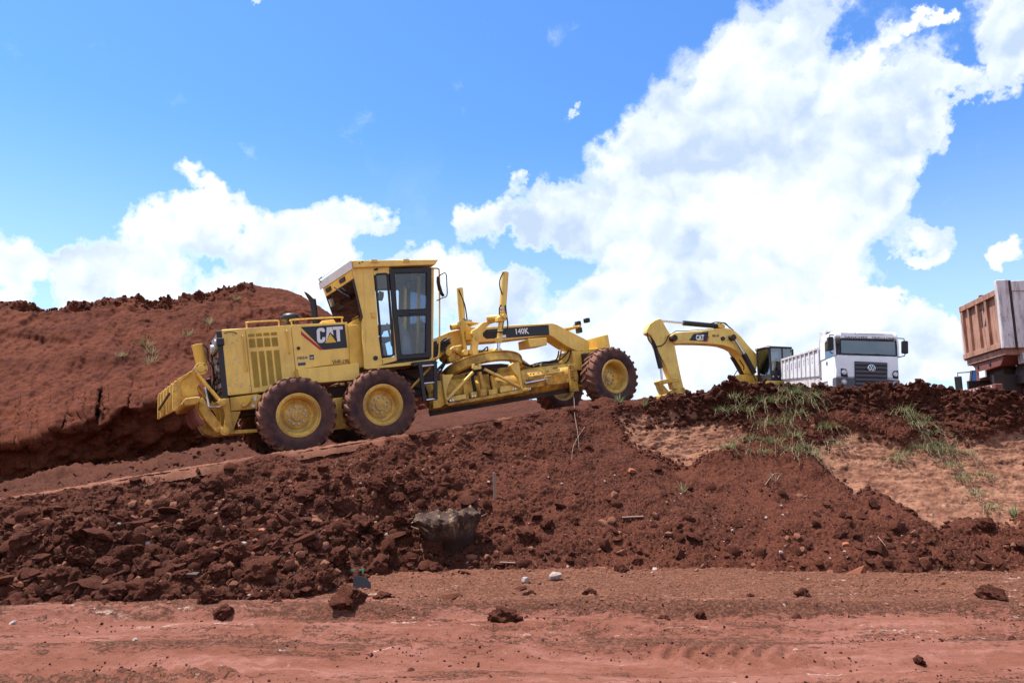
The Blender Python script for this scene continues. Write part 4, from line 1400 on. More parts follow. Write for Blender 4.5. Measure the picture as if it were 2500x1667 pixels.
    for i in range(6):
        y = -1.06 + i * 0.41
        MB().prism([(p[0] - 0.030 * i, p[1]) for p in base_o], y, y + 0.12).build('shank_holder', YD, rp, 0.025)
    tooth = [(-2.353, 0.992), (-2.315, 1.026), (-2.290, 0.907), (-2.178, 0.713), (-2.249, 0.709), (-2.310, 0.807)]
    for i in range(6):
        y = -0.95 + i * 0.38
        MB().prism(tooth, y, y + 0.06).build('ripper_tooth', 'dirty_red', rp, 0.008)
    # steel pins lying through the holders
    a0 = [(-2.677, 1.253), (-2.881, 1.122), (-2.754, 1.159), (-2.864, 1.056)]
    MB().bar((a0[0][0], -1.10, a0[0][1]), (a0[1][0] + 0.1, 0.6, a0[1][1]), 0.03, 0.03).build('shank_bar', 'dark_frame', rp)
    m = MB()
    for k2, (x, z) in enumerate([(-2.052, 1.000), (-1.966, 0.992), (-1.916, 0.994)]):
        m.cyl((x, -0.5, z), (x + 0.1, -0.5, z), 0.018, 8)
    m.build('ripper_rod_end', 'steel', rp)
    q = [(-2.089, 1.373), (-2.064, 1.371), (-2.031, 1.025), (-2.057, 1.014)]
    MB().prism(q, -0.30, -0.25).build('ripper_cylinder_rod', 'steel', rp)
    q = [(-2.014, 1.545), (-1.935, 1.559), (-1.933, 1.438), (-1.928, 1.196), (-1.976, 1.089), (-2.031, 1.349)]
    MB().prism(q, 0.05, 0.15).build('hose_bundle', 'hose', rp, 0.02)

    # ---- cab
    cab = empty('cab', parent=g)
    yn, yf = -0.80, 0.86
    out_cab = [(0.614, 3.365), (2.298, 3.337), (2.026, 1.433), (2.118, 1.363), (0.659, 1.363), (0.732, 2.223), (0.617, 3.288)]
    # near wall is built of posts and sills round the glass
    wl = lambda pts, name='cab_wall', y0=yn, y1=yn + 0.05, mat=Y, bev=0.006: MB().prism(pts, y0, y1).build(name, mat, cab, bev)
    wl([(0.603, 3.319), (0.825, 3.323), (0.744, 2.323), (0.655, 1.407), (0.660, 1.370), (0.622, 1.386), (0.670, 2.232), (0.713, 2.363)], 'rear_post')
    wl([(0.825, 3.323), (1.019, 3.324), (0.998, 2.512), (0.969, 1.957), (0.981, 1.428), (0.653, 1.395), (0.744, 2.323)], 'rear_post')
    wl([(1.019, 3.324), (1.349, 3.326), (1.344, 3.183), (1.020, 3.164)], 'cab_header', yn + 0.003, yn + 0.047)
    q = roundpoly([(1.035, 3.198), (1.315, 3.210), (1.246, 1.569), (0.980, 1.566)], 0.07)
    wl([(1.358, 3.295), (1.385, 3.294), (1.280, 1.497), (1.251, 1.480), (0.990, 1.435), (0.988, 1.502), (0.978, 1.553), (1.246, 1.561)], 'cab_sill', yn + 0.002, yn + 0.048)
    wl([(0.660, 1.367), (0.655, 1.407), (2.023, 1.449), (2.118, 1.365)], 'cab_base', yn - 0.02, yn + 0.06)
    wl([(2.235, 3.297), (2.292, 3.296), (2.021, 1.434), (1.960, 1.434)], 'front_post', yn, yn + 0.06)
    # quarter window
    ring = MB()
    qi = inset(q, 0.035)
    ring_prism(ring, q, qi, yn - 0.008, yn + 0.04)
    ring.build('quarter_window_seal', BK, cab, 0.004)
    MB().prism(inset(q, 0.03), yn + 0.012, yn + 0.018).build('quarter_window', 'glass', cab, smooth=0)
    # door frame with two panes
    dq = [(1.339, 3.277), (2.224, 3.287), (1.980, 1.488), (1.275, 1.507)]
    up = roundpoly([(1.418, 3.202), (2.128, 3.208), (2.020, 2.445), (1.375, 2.446)], 0.05)
    lo = roundpoly([(1.377, 2.350), (2.000, 2.341), (1.890, 1.563), (1.354, 1.566)], 0.05)
    door = empty('door', parent=cab)
    z_split = (up[-1][1] + lo[0][1]) / 2
    sp = [(1.300, 2.398), (2.102, 2.386)]
    d_up = [dq[0], dq[1], sp[1], sp[0]]
    d_lo = [sp[0], sp[1], dq[2], dq[3]]
    def frame_quad(mb, quad, hole, y0, y1):
        """quad outline with a rounded hole of many points"""
        n = len(hole)
        outer = []
        c = Vector((sum(p[0] for p in hole) / n, sum(p[1] for p in hole) / n))
        for p in hole:
            d = (Vector(p) - c)
            best = None
            for i in range(4):
                a, b = Vector(quad[i]), Vector(quad[(i + 1) % 4])
                e = b - a
                den = d.x * e.y - d.y * e.x
                if abs(den) < 1e-9:
                    continue
                t = ((a.x - c.x) * e.y - (a.y - c.y) * e.x) / den
                s_ = ((a.x - c.x) * d.y - (a.y - c.y) * d.x) / den
                if t > 0 and -1e-4 <= s_ <= 1.0001 and (best is None or t < best):
                    best = t
            outer.append(tuple(c + d * best))
        # snap the nearest points to the true corners
        for qc in quad:
            j = min(range(n), key=lambda i: (Vector(outer[i]) - Vector(qc)).length)
            outer[j] = tuple(qc)
        ring_prism(mb, outer, hole, y0, y1)
    m = MB()
    frame_quad(m, d_up, up, yn - 0.022, yn + 0.03)
    frame_quad(m, d_lo, lo, yn - 0.022, yn + 0.03)
    m.build('door_frame', BK, door)
    for hole in (up, lo):
        ring = MB()
        ring_prism(ring, hole, inset(hole, 0.018), yn - 0.026, yn + 0.0)
        ring.build('window_seal', 'hose', door, 0.003)
        MB().prism(inset(hole, 0.006), yn + 0.004, yn + 0.010).build('door_glass', 'glass', door, smooth=0)
    hd = [(1.625, 2.411), (1.802, 2.410), (1.797, 2.369), (1.619, 2.367)]
    MB().prism(hd, yn - 0.035, yn - 0.022).build('door_handle', 'dark_plastic', door, 0.004)
    # far wall: same openings, glass only
    fy = yf
    fw = MB()
    frame_quad(fw, d_up, up, fy - 0.03, fy + 0.02)
    frame_quad(fw, d_lo, lo, fy - 0.03, fy + 0.02)
    fw.build('far_door_frame', 'dark_plastic', cab)
    MB().prism(inset(up, 0.006), fy - 0.006, fy).build('far_door_glass', 'glass', cab, smooth=0)
    MB().prism(inset(lo, 0.006), fy - 0.006, fy).build('far_door_glass', 'glass', cab, smooth=0)
    frw = MB()
    frw.prism([(0.603, 3.319), (0.825, 3.323), (0.744, 2.323), (0.655, 1.407), (0.622, 1.386), (0.670, 2.232), (0.713, 2.363)], fy - 0.04, fy)
    frw.prism([(0.825, 3.323), (1.019, 3.324), (0.998, 2.512), (0.981, 1.428), (0.653, 1.395), (0.744, 2.323)], fy - 0.04, fy)
    frw.prism([(2.235, 3.297), (2.292, 3.296), (2.021, 1.434), (1.960, 1.434)], fy - 0.04, fy)
    frw.prism([(0.660, 1.367), (0.655, 1.407), (2.023, 1.449), (2.118, 1.365)], fy - 0.04, fy)
    frw.build('far_wall', Y, cab, 0.006)
    MB().prism(inset(q, 0.03), fy - 0.02, fy - 0.014).build('far_quarter_window', 'glass', cab, smooth=0)
    # rear wall: leaning window between the rear posts
    (xt, zt_), (xb, zb) = [(0.603, 3.276), (0.698, 2.364)]
    xtf, xbf = xt - 0.14, xb - 0.02
    y0, y1 = yn + 0.02, yf - 0.02
    def RW(u, v):
        """point on the rear wall, u 0..1 across to the far side, v 0..1 from bottom to top"""
        xl = xb + (xt - xb) * v
        xr = xbf + (xtf - xbf) * v
        return Vector((xl + (xr - xl) * u, y0 + (y1 - y0) * u, zb + (zt_ - zb) * v))
    def rear_panel(name, us, off, mat, bev=0.0, t=0.02):
        nrm = (RW(1, 0) - RW(0, 0)).cross(RW(0, 1) - RW(0, 0)).normalized()
        if nrm.x > 0:
            nrm = -nrm
        m = MB()
        n = len(us)
        vs = [RW(*p) + nrm * (off + t) for p in us] + [RW(*p) + nrm * off for p in us]
        fs = [tuple(range(n)), tuple(range(2 * n - 1, n - 1, -1))] + [(i, n + i, n + (i + 1) % n, (i + 1) % n) for i in range(n)]
        m.add(vs, fs)
        return m.build(name, mat, cab, bev)
    rear_panel('rear_header', [(0, 0.82), (0, 1), (1, 1), (1, 0.82)], -0.01, Y, 0.004)
    rear_panel('rear_edge', [(0, -0.02), (0, 0.82), (0.035, 0.82), (0.035, -0.02)], -0.01, BK)
    rear_panel('rear_edge', [(0.965, -0.02), (0.965, 0.82), (1, 0.82), (1, -0.02)], -0.01, BK)
    rear_panel('rear_edge', [(0.035, -0.02), (0.035, 0.02), (0.965, 0.02), (0.965, -0.02)], -0.01, BK)
    rear_panel('rear_edge', [(0.035, 0.795), (0.035, 0.82), (0.965, 0.82), (0.965, 0.795)], -0.01, BK)
    rear_panel('rear_window', [(0.03, 0.01), (0.03, 0.80), (0.97, 0.80), (0.97, 0.01)], 0.0, 'glass', t=0.005)
    rear_panel('window_sticker', [(0.86, 0.56), (0.86, 0.73), (0.95, 0.73), (0.95, 0.56)], 0.006, 'decal_white', t=0.002)
    for u0 in (0.22, 0.72):
        rear_panel('rear_work_lamp', [(u0, 0.87), (u0, 0.96), (u0 + 0.17, 0.96), (u0 + 0.17, 0.87)], 0.012, 'dark_plastic', 0.004, 0.03)
    a, b = RW(0.55, 0.86), RW(0.36, 0.66)
    c = RW(0.18, 0.50)
    m = MB()
    m.tube([a + Vector((-0.06, 0, 0)), (a + b) / 2 + Vector((-0.06, 0, 0)), b + Vector((-0.05, 0, 0)), c + Vector((-0.04, 0, 0))], 0.013, 6)
    m.build('rear_wiper', BK, cab)
    # wall below the rear window, set in behind the hood
    MB().prism([(xb - 0.03, zb + 0.02), (xb + 0.06, zb + 0.02), (0.70, 1.42), (0.47, 1.42), (0.47, 2.28)], -0.58, 0.6).build('rear_bulkhead', YF, cab, 0.008)
    MB().prism([(0.453, 2.238), (0.702, 2.254), (0.666, 1.431), (0.402, 1.413)], -0.66, -0.60).build('bulkhead_cover', YF, cab, 0.008)
    studs('hinge', [(0.763, 2.257), (0.757, 1.992), (0.752, 1.740)], -0.62, -0.68, 0.016, YF, cab)
    # roof slab with sloped front lip, white rear edge
    rq = [(0.606, 3.443), (2.388, 3.444), (2.271, 3.322), (0.820, 3.325), (0.602, 3.304)]
    xf = rq[1][0]
    rx = rq[0][0]
    ztop, zlow = (rq[0][1] + rq[1][1]) / 2, rq[4][1]
    m = MB()
    yl, yr = -0.86, 0.95
    rxf = rx - 0.17
    top = [(rx, yl, ztop), (xf, yl, ztop), (xf, yr, ztop), (rxf, yr, ztop)]
    bot = [(rx + 0.01, yl, zlow), (xf - 0.09, yl, zlow + 0.03), (xf - 0.09, yr, zlow + 0.03), (rxf + 0.01, yr, zlow)]
    m.add(top + bot, [(0, 1, 2, 3), (7, 6, 5, 4), (0, 4, 5, 1), (1, 5, 6, 2), (2, 6, 7, 3), (3, 7, 4, 0)])
    m.build('roof', Y, cab, 0.015)
    m = MB()
    m.add([(rx - 0.012, yl + 0.01, ztop + 0.004), (rxf - 0.012, yr, ztop + 0.004), (rxf - 0.002, yr, zlow - 0.015), (rx - 0.002, yl + 0.01, zlow - 0.015),
           (rx - 0.03, yl + 0.01, ztop - 0.002), (rxf - 0.03, yr, ztop - 0.002), (rxf - 0.02, yr, zlow - 0.02), (rx - 0.02, yl + 0.01, zlow - 0.02)],
          [(0, 1, 2, 3), (7, 6, 5, 4), (0, 4, 5, 1), (1, 5, 6, 2), (2, 6, 7, 3), (3, 7, 4, 0)])
    m.build('roof_rear_edge', 'white_roof', cab)
    for x in (0.95, 1.60):
        MB().prism([(x, ztop - 0.05), (x + 0.17, ztop - 0.05), (x + 0.14, ztop + 0.012), (x + 0.03, ztop + 0.012)], yl - 0.018, yl + 0.03).build('lift_eye', YF, cab, 0.006)
    studs('bolt', ((0.80, ztop - 0.03), (0.74, ztop - 0.055)), yl + 0.02, yl - 0.012, 0.014, BK, cab)
    ax = rxf - 0.02
    m = MB()
    m.tube([(ax, yr - 0.15, ztop - 0.03), (ax - 0.04, yr - 0.15, ztop + 0.03), (ax + 0.02, yr - 0.2, ztop + 0.07)], 0.012, 6)
    m.tube([(ax - 0.02, yr - 0.2, ztop + 0.02), (ax + 0.2, yr - 0.6, ztop + 0.16), (ax + 0.35, yr - 0.9, ztop + 0.30)], 0.003, 4)
    m.build('aerial', BK, cab)
    # small fittings on the near wall
    p = [(1.102, 3.269), (0.907, 2.391), (0.855, 1.566), (1.285, 2.392)]
    m = MB()
    m.cyl((p[0][0] - 0.06, -0.80, p[0][1]), (p[0][0], -0.84, p[0][1] + 0.01), 0.018, 8)
    m.build('door_stop', BK, cab)
    MB().box(p[1][0] - 0.035, p[1][0] + 0.035, -0.835, -0.80, p[1][1] - 0.055, p[1][1] + 0.055).build('door_latch', YF, cab, 0.008)
    MB().cyl((p[2][0], -0.80, p[2][1]), (p[2][0], -0.815, p[2][1]), 0.045, 20).build('vent_plug', BK, cab)
    # front: windscreen frame and grab rail
    fp = [(2.294, 3.310), (2.021, 1.434)]
    m = MB()
    for y in (yf - 0.05, 0.0 - 0.03):
        m.prism([(fp[0][0] - 0.05, fp[0][1]), (fp[0][0], fp[0][1]), (fp[1][0], fp[1][1]), (fp[1][0] - 0.05, fp[1][1])], y, y + 0.05)
    m.build('windscreen_post', Y, cab, 0.006)
    MB().prism([(fp[0][0] - 0.02, fp[0][1]), (fp[0][0] - 0.012, fp[0][1]), (fp[1][0] - 0.012, fp[1][1]), (fp[1][0] - 0.02, fp[1][1])], yn + 0.07, yf - 0.06).build('windscreen', 'glass', cab, smooth=0)
    MB().box(fp[1][0] - 0.12, fp[1][0] - 0.0, yn + 0.061, yf - 0.05, fp[1][1] - 0.10, fp[1][1] + 0.03).build('front_sill', Y, cab, 0.01)
    rl = xz([(2.255, 3.269), (2.329, 3.248), (2.355, 3.167), (2.289, 2.647), (2.198, 1.990), (2.126, 1.550), (2.070, 1.463), (1.998, 1.451)], -0.88)
    rl[0] = (rl[0][0], -0.80, rl[0][2])
    rl[-1] = (rl[-1][0], -0.80, rl[-1][2])
    rod('grab_rail', rl, 0.017, YF, cab, 4, 8)
    # mirror on its bracket
    mi = xz([(2.275, 3.057), (2.337, 3.098), (2.449, 3.122), (2.439, 2.887), (2.409, 2.669), (2.300, 2.626), (2.210, 2.590)], -0.98)
    mi[0] = (mi[0][0], -0.90, mi[0][2])
    mi[-1] = (mi[-1][0], -0.90, mi[-1][2])
    rod('mirror_bracket', mi, 0.011, BK, cab, 3, 6)
    mq = [(2.288, 3.058), (2.300, 2.898), (2.328, 2.737), (2.365, 2.669), (2.330, 2.705), (2.283, 2.818), (2.271, 2.979)]
    MB().prism(mq, -0.99, -0.86).build('mirror', BK, cab, 0.004)
    # ---- inside the cab: floor, console, seat, wheel, mirror, blind
    MB().box(0.68, 2.0, yn + 0.06, yf - 0.06, 1.44, 1.50).build('cab_floor', 'dark_plastic', cab)
    st = MB()
    st.prism([(0.95, 1.92), (1.42, 1.94), (1.42, 2.03), (0.95, 2.05)], -0.26, 0.26)
    st.prism([(0.88, 1.98), (1.03, 1.98), (0.96, 2.62), (0.84, 2.60)], -0.25, 0.25)
    st.prism([(0.84, 2.66), (0.94, 2.67), (0.92, 2.86), (0.83, 2.84)], -0.15, 0.15)
    st.prism([(1.02, 1.50), (1.34, 1.50), (1.30, 1.92), (1.06, 1.92)], -0.2, 0.2)
    st.build('seat', 'seat_cloth', cab, 0.03)
    for y in (-0.40, 0.34):
        MB().prism([(1.02, 2.10), (1.45, 2.16), (1.50, 2.26), (1.44, 2.28), (1.0, 2.19)], y, y + 0.09).build('armrest', 'cab_inner', cab, 0.02)
    co = MB()
    co.prism([(1.66, 1.50), (1.90, 1.50), (1.86, 2.05), (1.72, 2.30), (1.62, 2.28), (1.72, 1.95)], -0.16, 0.16)
    co.build('steering_column', 'cab_inner', cab, 0.03)
    m = MB()
    m.lathe([(0.19, -0.012), (0.205, 0), (0.19, 0.012), (0.175, 0), (0.19, -0.012)], (1.56, 0, 2.32), (-0.5, 0, 0.86), 28)
    m.build('steering_wheel', 'dark_plastic', cab)
    for i in range(8):
        y = (-0.30 - 0.03 * i) if i < 4 else (0.18 + 0.03 * i)
        MB().cyl((1.60 + 0.02 * (i % 4), y, 1.9), (1.55 + 0.02 * (i % 4), y, 2.36 + 0.02 * (i % 3)), 0.012, 6).build('control_lever', 'cab_inner', cab)
    MB().prism([(1.50, 1.50), (1.75, 1.50), (1.70, 1.98), (1.58, 2.0)], -0.46, -0.2).build('side_console', 'cab_inner', cab, 0.02)
    MB().box(0.72, xf - 0.2, yn + 0.06, yf - 0.06, zlow - 0.06, zlow - 0.01).build('headliner', 'cab_inner', cab)
    MB().box(1.85, 1.87, -0.55, 0.55, zlow - 0.22, zlow - 0.07).build('sun_blind', 'dark_plastic', cab)
    m = MB()
    m.box(1.78, 1.81, -0.55, -0.40, 2.95, 3.10)
    m.build('inside_mirror', 'dark_plastic', cab, 0.02)
    MB().cyl((1.60, 0.5, 3.0), (1.52, 0.5, 3.02), 0.10, 18).build('fan', 'dark_plastic', cab)

    # ---- ladder below the door
    lad = empty('ladder', parent=g)
    a = [(1.665, 1.361), (1.669, 0.644), (1.988, 1.384), (1.901, 0.651), (1.577, 1.369)]
    for p, q in ((a[0], a[1]), (a[2], a[3])):
        MB().bar((p[0], -0.95, p[1]), (q[0], -0.95, q[1]), 0.05, 0.075, up=(1, 0, 0)).build('stringer', BK, lad, 0.006)
    for p, q in zip([(1.705, 1.314), (1.679, 0.979), (1.684, 0.658)], [(1.978, 1.315), (1.968, 0.975), (1.916, 0.657)]):
        m = MB()
        m.cyl((p[0] - 0.01, -0.95, p[1]), (q[0] + 0.01, -0.95, q[1]), 0.024, 10)
        m.build('rung', 'steel', lad)
    MB().box(a[4][0] - 0.04, a[2][0] + 0.03, -0.95, -0.70, a[0][1] - 0.03, a[0][1] + 0.05).build('ladder_bracket', BK, lad, 0.01)
    br = [(1.961, 1.294), (1.485, 0.904)]
    MB().cyl((br[0][0], -0.72, br[0][1]), (br[1][0], -0.72, br[1][1]), 0.022, 10).build('brace', YF, lad)
    # articulation and drive line behind the ladder
    m = MB()
    m.prism([(1.449, 1.343), (2.242, 1.364), (2.312, 1.235), (1.830, 0.856), (1.474, 0.895)], -0.35, 0.35)
    m.build('articulation_frame', 'dark_frame', g, 0.03)
    rod('hose', [(1.5, -0.4, 1.25), (1.8, -0.45, 1.1), (2.2, -0.3, 1.2), (2.6, -0.3, 1.5)], 0.03, 'hose', g, 4)
    rod('hose', [(1.4, -0.42, 1.15), (1.7, -0.5, 0.95), (2.1, -0.4, 1.0), (2.5, -0.3, 1.4)], 0.022, 'hose', g, 4)

    # ---- front frame: gooseneck
    yn2, yf2 = -0.22, 0.22
    goose = [(2.318, 1.860), (2.427, 1.933), (2.548, 1.995), (2.732, 2.050), (2.914, 2.076), (3.230, 2.099), (3.601, 2.095), (4.431, 2.091), (5.307, 2.077), (5.422, 2.044), (6.275, 1.586), (6.231, 1.346), (5.904, 1.372), (5.633, 1.504), (5.442, 1.633), (5.254, 1.769), (5.170, 1.800), (4.669, 1.789), (3.904, 1.764), (3.446, 1.771), (3.077, 1.769), (2.865, 1.731), (2.678, 1.671), (2.490, 1.581), (2.303, 1.482)]
    MB().prism(goose, yn2, yf2).build('front_frame', Y, g, 0.018)
    dc = [(3.587, 2.036), (5.199, 2.046), (5.183, 1.808), (3.908, 1.821), (3.557, 1.836), (3.491, 1.893), (3.491, 1.966)]
    MB().prism(dc, yn2 - 0.004, yn2 + 0.01).build('frame_decal', 'decal_black', g)
    hs = roundpoly([(3.485, 1.978), (3.828, 2.016), (3.829, 1.846), (3.532, 1.847)], 0.05)
    MB().prism(hs, yn2 - 0.008, yn2 + 0.005).build('frame_opening', 'dark_frame', g)
    q = [(4.312, 1.879), (4.654, 1.873), (4.328, 2.014)]
    a, b = Vector((q[0][0], yn2 - 0.007, q[0][1])), Vector((q[1][0], yn2 - 0.007, q[1][1]))
    lettering('lettering', '140K', a, (b - a).normalized(), (0, 0, 1), (q[2][1] - q[0][1]) * 1.0, (b - a).length, 'decal_white', g, 0.03)
    sw = [(3.946, 1.887), (4.051, 1.889), (4.047, 1.831), (3.942, 1.828)]
    MB().prism(sw, yn2 - 0.008, yn2).build('sticker', 'decal_white', g)
    op = roundpoly([(2.365, 1.786), (2.609, 1.926), (2.703, 1.877), (2.678, 1.786), (2.577, 1.696), (2.366, 1.613)], 0.04)
    MB().prism(op, yn2 - 0.006, yn2 + 0.01).build('frame_opening', 'dark_frame', g)
    for k2, zoff in enumerate((0, 0.05, -0.05)):
        q = [(2.324, 1.670), (2.499, 1.771), (2.686, 1.851)]
        rod('hose', [(p[0], -0.26 - 0.01 * k2, p[1] + zoff) for p in q], 0.016, 'hose', g, 3)
    # underframe from cab to gooseneck
    q = [(2.326, 1.863), (2.325, 1.494), (2.569, 1.543), (2.775, 1.397), (2.587, 1.495), (2.325, 1.402), (2.060, 1.426), (2.096, 1.696)]
    MB().prism([(2.156, 1.783), (2.391, 1.881), (2.387, 1.489), (2.112, 1.455)], -0.28, 0.28).build('hitch_frame', 'dark_frame', g, 0.03)
    q = [(2.517, 1.642), (2.271, 1.468)]
    MB().cyl((q[0][0], -0.35, q[0][1]), (q[1][0], -0.35, q[1][1]), 0.02, 8).build('brace', YF, g)
    bx = [(4.383, 1.727), (4.557, 1.747), (5.019, 1.732), (4.991, 1.566), (4.531, 1.551), (4.370, 1.556)]
    MB().prism([(4.551, 1.745), (5.014, 1.737), (4.998, 1.573), (4.540, 1.555)], -0.36, 0.15).build('tool_box', Y, g, 0.01)
    # front bolster, plate and lamps
    MB().prism([(5.683, 1.398), (5.847, 1.365), (6.172, 1.339), (6.157, 1.257), (5.996, 1.064), (5.892, 0.920), (5.664, 0.941)], -0.32, 0.32).build('front_bolster', YF, g, 0.02)
    MB().box(5.94, 6.16, -1.0, 1.0, 0.55, 0.78).build('front_axle', YF, g, 0.03)
    MB().box(5.90, 6.22, -0.4, 0.4, 0.62, 1.3).build('axle_pivot', 'dark_frame', g, 0.03)
    xp = 6.42
    pq = [(-0.000, 1.697), (-0.647, 1.568), (-0.586, 1.325), (0.077, 1.394)]
    ys_ = [p[0] for p in pq]
    MB().box(xp, xp + 0.10, min(ys_), max(ys_), 1.32, 1.66).build('push_plate', Y, g, 0.012)
    MB().box(6.0, xp + 0.02, -0.30, 0.30, 1.05, 1.40).build('push_plate_mount', YF, g, 0.02)
    lp = [(5.658, 1.917), (6.005, 1.948), (6.053, 2.036), (6.218, 2.074), (6.056, 1.879), (6.030, 1.823)]
    m = MB()
    m.cyl((lp[0][0], -0.2, lp[0][1]), (lp[1][0], -0.2, lp[1][1]), 0.035, 10)
    m.cyl((lp[1][0] - 0.02, -0.34, lp[1][1]), (lp[1][0] + 0.06, 0.6, lp[1][1]), 0.028, 10)
    m.build('lamp_bar', YF, g)
    for p, y in ((lp[2], -0.16), (lp[3], -0.30)):
        m = MB()
        m.box(p[0] - 0.05, p[0] + 0.06, y - 0.07, y + 0.07, p[1] - 0.055, p[1] + 0.05)
        m.build('work_lamp', BK, g, 0.02)
    MB().box(lp[5][0] - 0.03, lp[5][0] + 0.05, -0.28, -0.1, lp[5][1] - 0.02, lp[4][1] + 0.05).build('lamp_mount', BK, g, 0.015)
    rod('lamp_cable', [(lp[1][0] - 0.15, -0.21, lp[1][1] + 0.0), (lp[1][0] - 0.05, -0.22, lp[1][1] + 0.08), (lp[2][0], -0.2, lp[2][1])], 0.007, 'hose', g, 4)

    # ---- saddle, lift cylinders, linkbar
    sd = empty('blade_lift_linkage', parent=g)
    # near bell crank: plate rising to the cylinder trunnion
    q = [(3.038, 1.988), (3.141, 2.025), (3.294, 2.132), (3.366, 2.145), (3.648, 2.219), (3.623, 2.121), (3.478, 2.094), (3.301, 1.980), (3.227, 1.878), (3.179, 1.757), (3.117, 1.630), (3.092, 1.500), (3.075, 1.449), (2.979, 1.457), (2.960, 1.554), (2.968, 1.641), (3.006, 1.770), (3.033, 1.856), (3.007, 1.910)]
    MB().prism(q, -0.66, -0.56).build('bell_crank', Y, sd, 0.02)
    q = [(2.856, 2.179), (2.935, 2.192), (2.992, 2.046), (2.924, 1.979), (2.917, 1.803), (2.946, 1.668), (2.941, 1.562), (2.862, 1.551), (2.847, 1.720), (2.853, 1.896), (2.835, 2.038)]
    MB().prism(q, -0.50, -0.42).build('saddle_plate', YF, sd, 0.02)
    q = [(2.981, 2.118), (3.210, 2.067), (3.146, 1.802), (2.966, 1.815)]
    MB().prism(q, -0.42, -0.24).build('saddle_body', YF, sd, 0.02)
    def cylp(name, p, q, y0, y1, r, mat=Y, n=18, bev=0.006):
        m = MB()
        m.cyl((p[0], y0, p[1]), (q[0], y1, q[1]), r, n)
        return m.build(name, mat, sd, bev)
    a, b = [(3.384, 2.202), (3.641, 2.174)]
    cylp('trunnion_tube', a, b, -0.70, -0.88, 0.062)
    a, b = [(2.698, 2.116), (2.925, 2.138)]
    cylp('trunnion_tube', a, b, -0.35, -0.35, 0.062)
    a, b = [(2.896, 2.141), (3.257, 2.182)]
    cylp('saddle_shaft', a, b, -0.5, 0.1, 0.095)
    q = [(3.018, 2.218), (3.320, 2.178), (3.325, 2.141), (3.010, 2.160)]
    MB().prism(q, -0.45, 0.3).build('saddle_cap', Y, sd, 0.02)
    for (x, z) in [(2.997, 2.215), (3.036, 2.217), (3.074, 2.211), (3.114, 2.213), (3.152, 2.206), (2.876, 2.187), (2.843, 2.162)]:
        MB().cyl((x, -0.42, z - 0.03), (x, -0.42, z + 0.03), 0.018, 8).build('bolt', 'bolt_steel', sd)
    p, = [(3.099, 1.805)]
    m = MB()
    m.cyl((p[0], -0.66, p[1]), (p[0], -0.69, p[1]), 0.03, 12)
    m.build('crank_pin', YF, sd)
    # near lift cylinder
    a, b, c, d = [(3.861, 3.133), (3.655, 2.251), (3.476, 1.653), (3.428, 1.457)]
    yk = -0.90
    cylp('lift_cylinder', a, b, yk, yk, 0.076, Y, 20)
    cylp('lift_cylinder', b, c, yk, yk, 0.058, Y, 20)
    cylp('cylinder_gland', (c[0] + 0.004, c[1] + 0.10), c, yk, yk, 0.068, Y)
    cylp('cylinder_rod', c, (d[0] - 0.01, d[1] - 0.10), yk, yk, 0.034, 'steel')
    cylp('cylinder_clamp', [(3.682, 2.355)][0], [(3.673, 2.314)][0], yk, yk, 0.082, 'bolt_steel')
    q = [(3.493, 2.176), (3.545, 2.191), (3.584, 2.251), (3.638, 2.212), (3.715, 2.190), (3.704, 2.120), (3.648, 2.078), (3.479, 2.079)]
    MB().prism(q, -0.99, -0.82).build('cylinder_yoke', Y, sd, 0.02)
    p, = [(3.627, 2.181)]
    m = MB()
    m.cyl((p[0], -0.98, p[1]), (p[0], -1.05, p[1]), 0.052, 18)
    m.build('yoke_pin', Y, sd, 0.01)
    # far lift cylinder
    a, b = [(3.636, 3.202), (3.584, 2.352)]
    cylp('lift_cylinder', a, b, 0.9, 0.9, 0.076, Y, 20)
    c, = [(3.536, 1.433)]
    cylp('cylinder_rod', b, c, 0.9, 0.9, 0.034, 'steel')
    # hydraulic hoses
    rod('hose', xz([(3.788, 3.127), (3.687, 2.983), (3.652, 2.843), (3.669, 2.701), (3.682, 2.649)], -0.96), 0.014, 'hose', sd, 5)
    rod('hose', xz([(3.623, 2.434), (3.568, 2.355), (3.547, 2.217)], -0.96), 0.013, 'hose', sd, 5)
    rod('hose', xz([(3.706, 2.414), (3.699, 2.205), (3.696, 1.995), (3.636, 1.883), (3.566, 1.853), (3.350, 1.874), (3.175, 1.902)], -0.99), 0.015, 'hose', sd, 5)
    rod('hose', xz([(3.651, 2.114), (3.606, 2.024), (3.575, 1.910)], -0.95), 0.012, 'hose', sd, 4)
    rod('hose', xz([(3.571, 3.146), (3.619, 2.988), (3.673, 2.778), (3.682, 2.544), (3.679, 2.428)], 0.83), 0.016, 'hose', sd, 5)
    rod('hose', xz([(2.930, 2.245), (2.990, 2.259), (3.013, 2.214)], -0.45), 0.012, 'hose', sd, 4)
    # linkbar and centre-shift cluster
    q = [(2.517, 1.609), (2.591, 1.664), (2.685, 1.719), (2.900, 1.738), (2.939, 1.601), (2.910, 1.470), (2.816, 1.425), (2.685, 1.383), (2.604, 1.417), (2.536, 1.475), (2.516, 1.538)]
    MB().prism(q, -0.40, 0.10).build('linkbar_housing', YD, sd, 0.04)
    for (x, z), r in zip([(2.537, 1.590), (2.565, 1.448), (2.645, 1.415), (2.728, 1.461), (2.748, 1.600), (2.648, 1.634), (2.797, 1.543)], (0.075, 0.06, 0.055, 0.05, 0.06, 0.05, 0.05)):
        m = MB()
        m.cyl((x, -0.46, z), (x, -0.36, z), r, 14)
        m.cyl((x, -0.475, z), (x, -0.46, z), r * 0.5, 8)
        m.build('housing_boss', YD, sd, 0.008)
    a, b = [(2.802, 1.538), (3.706, 1.483)]
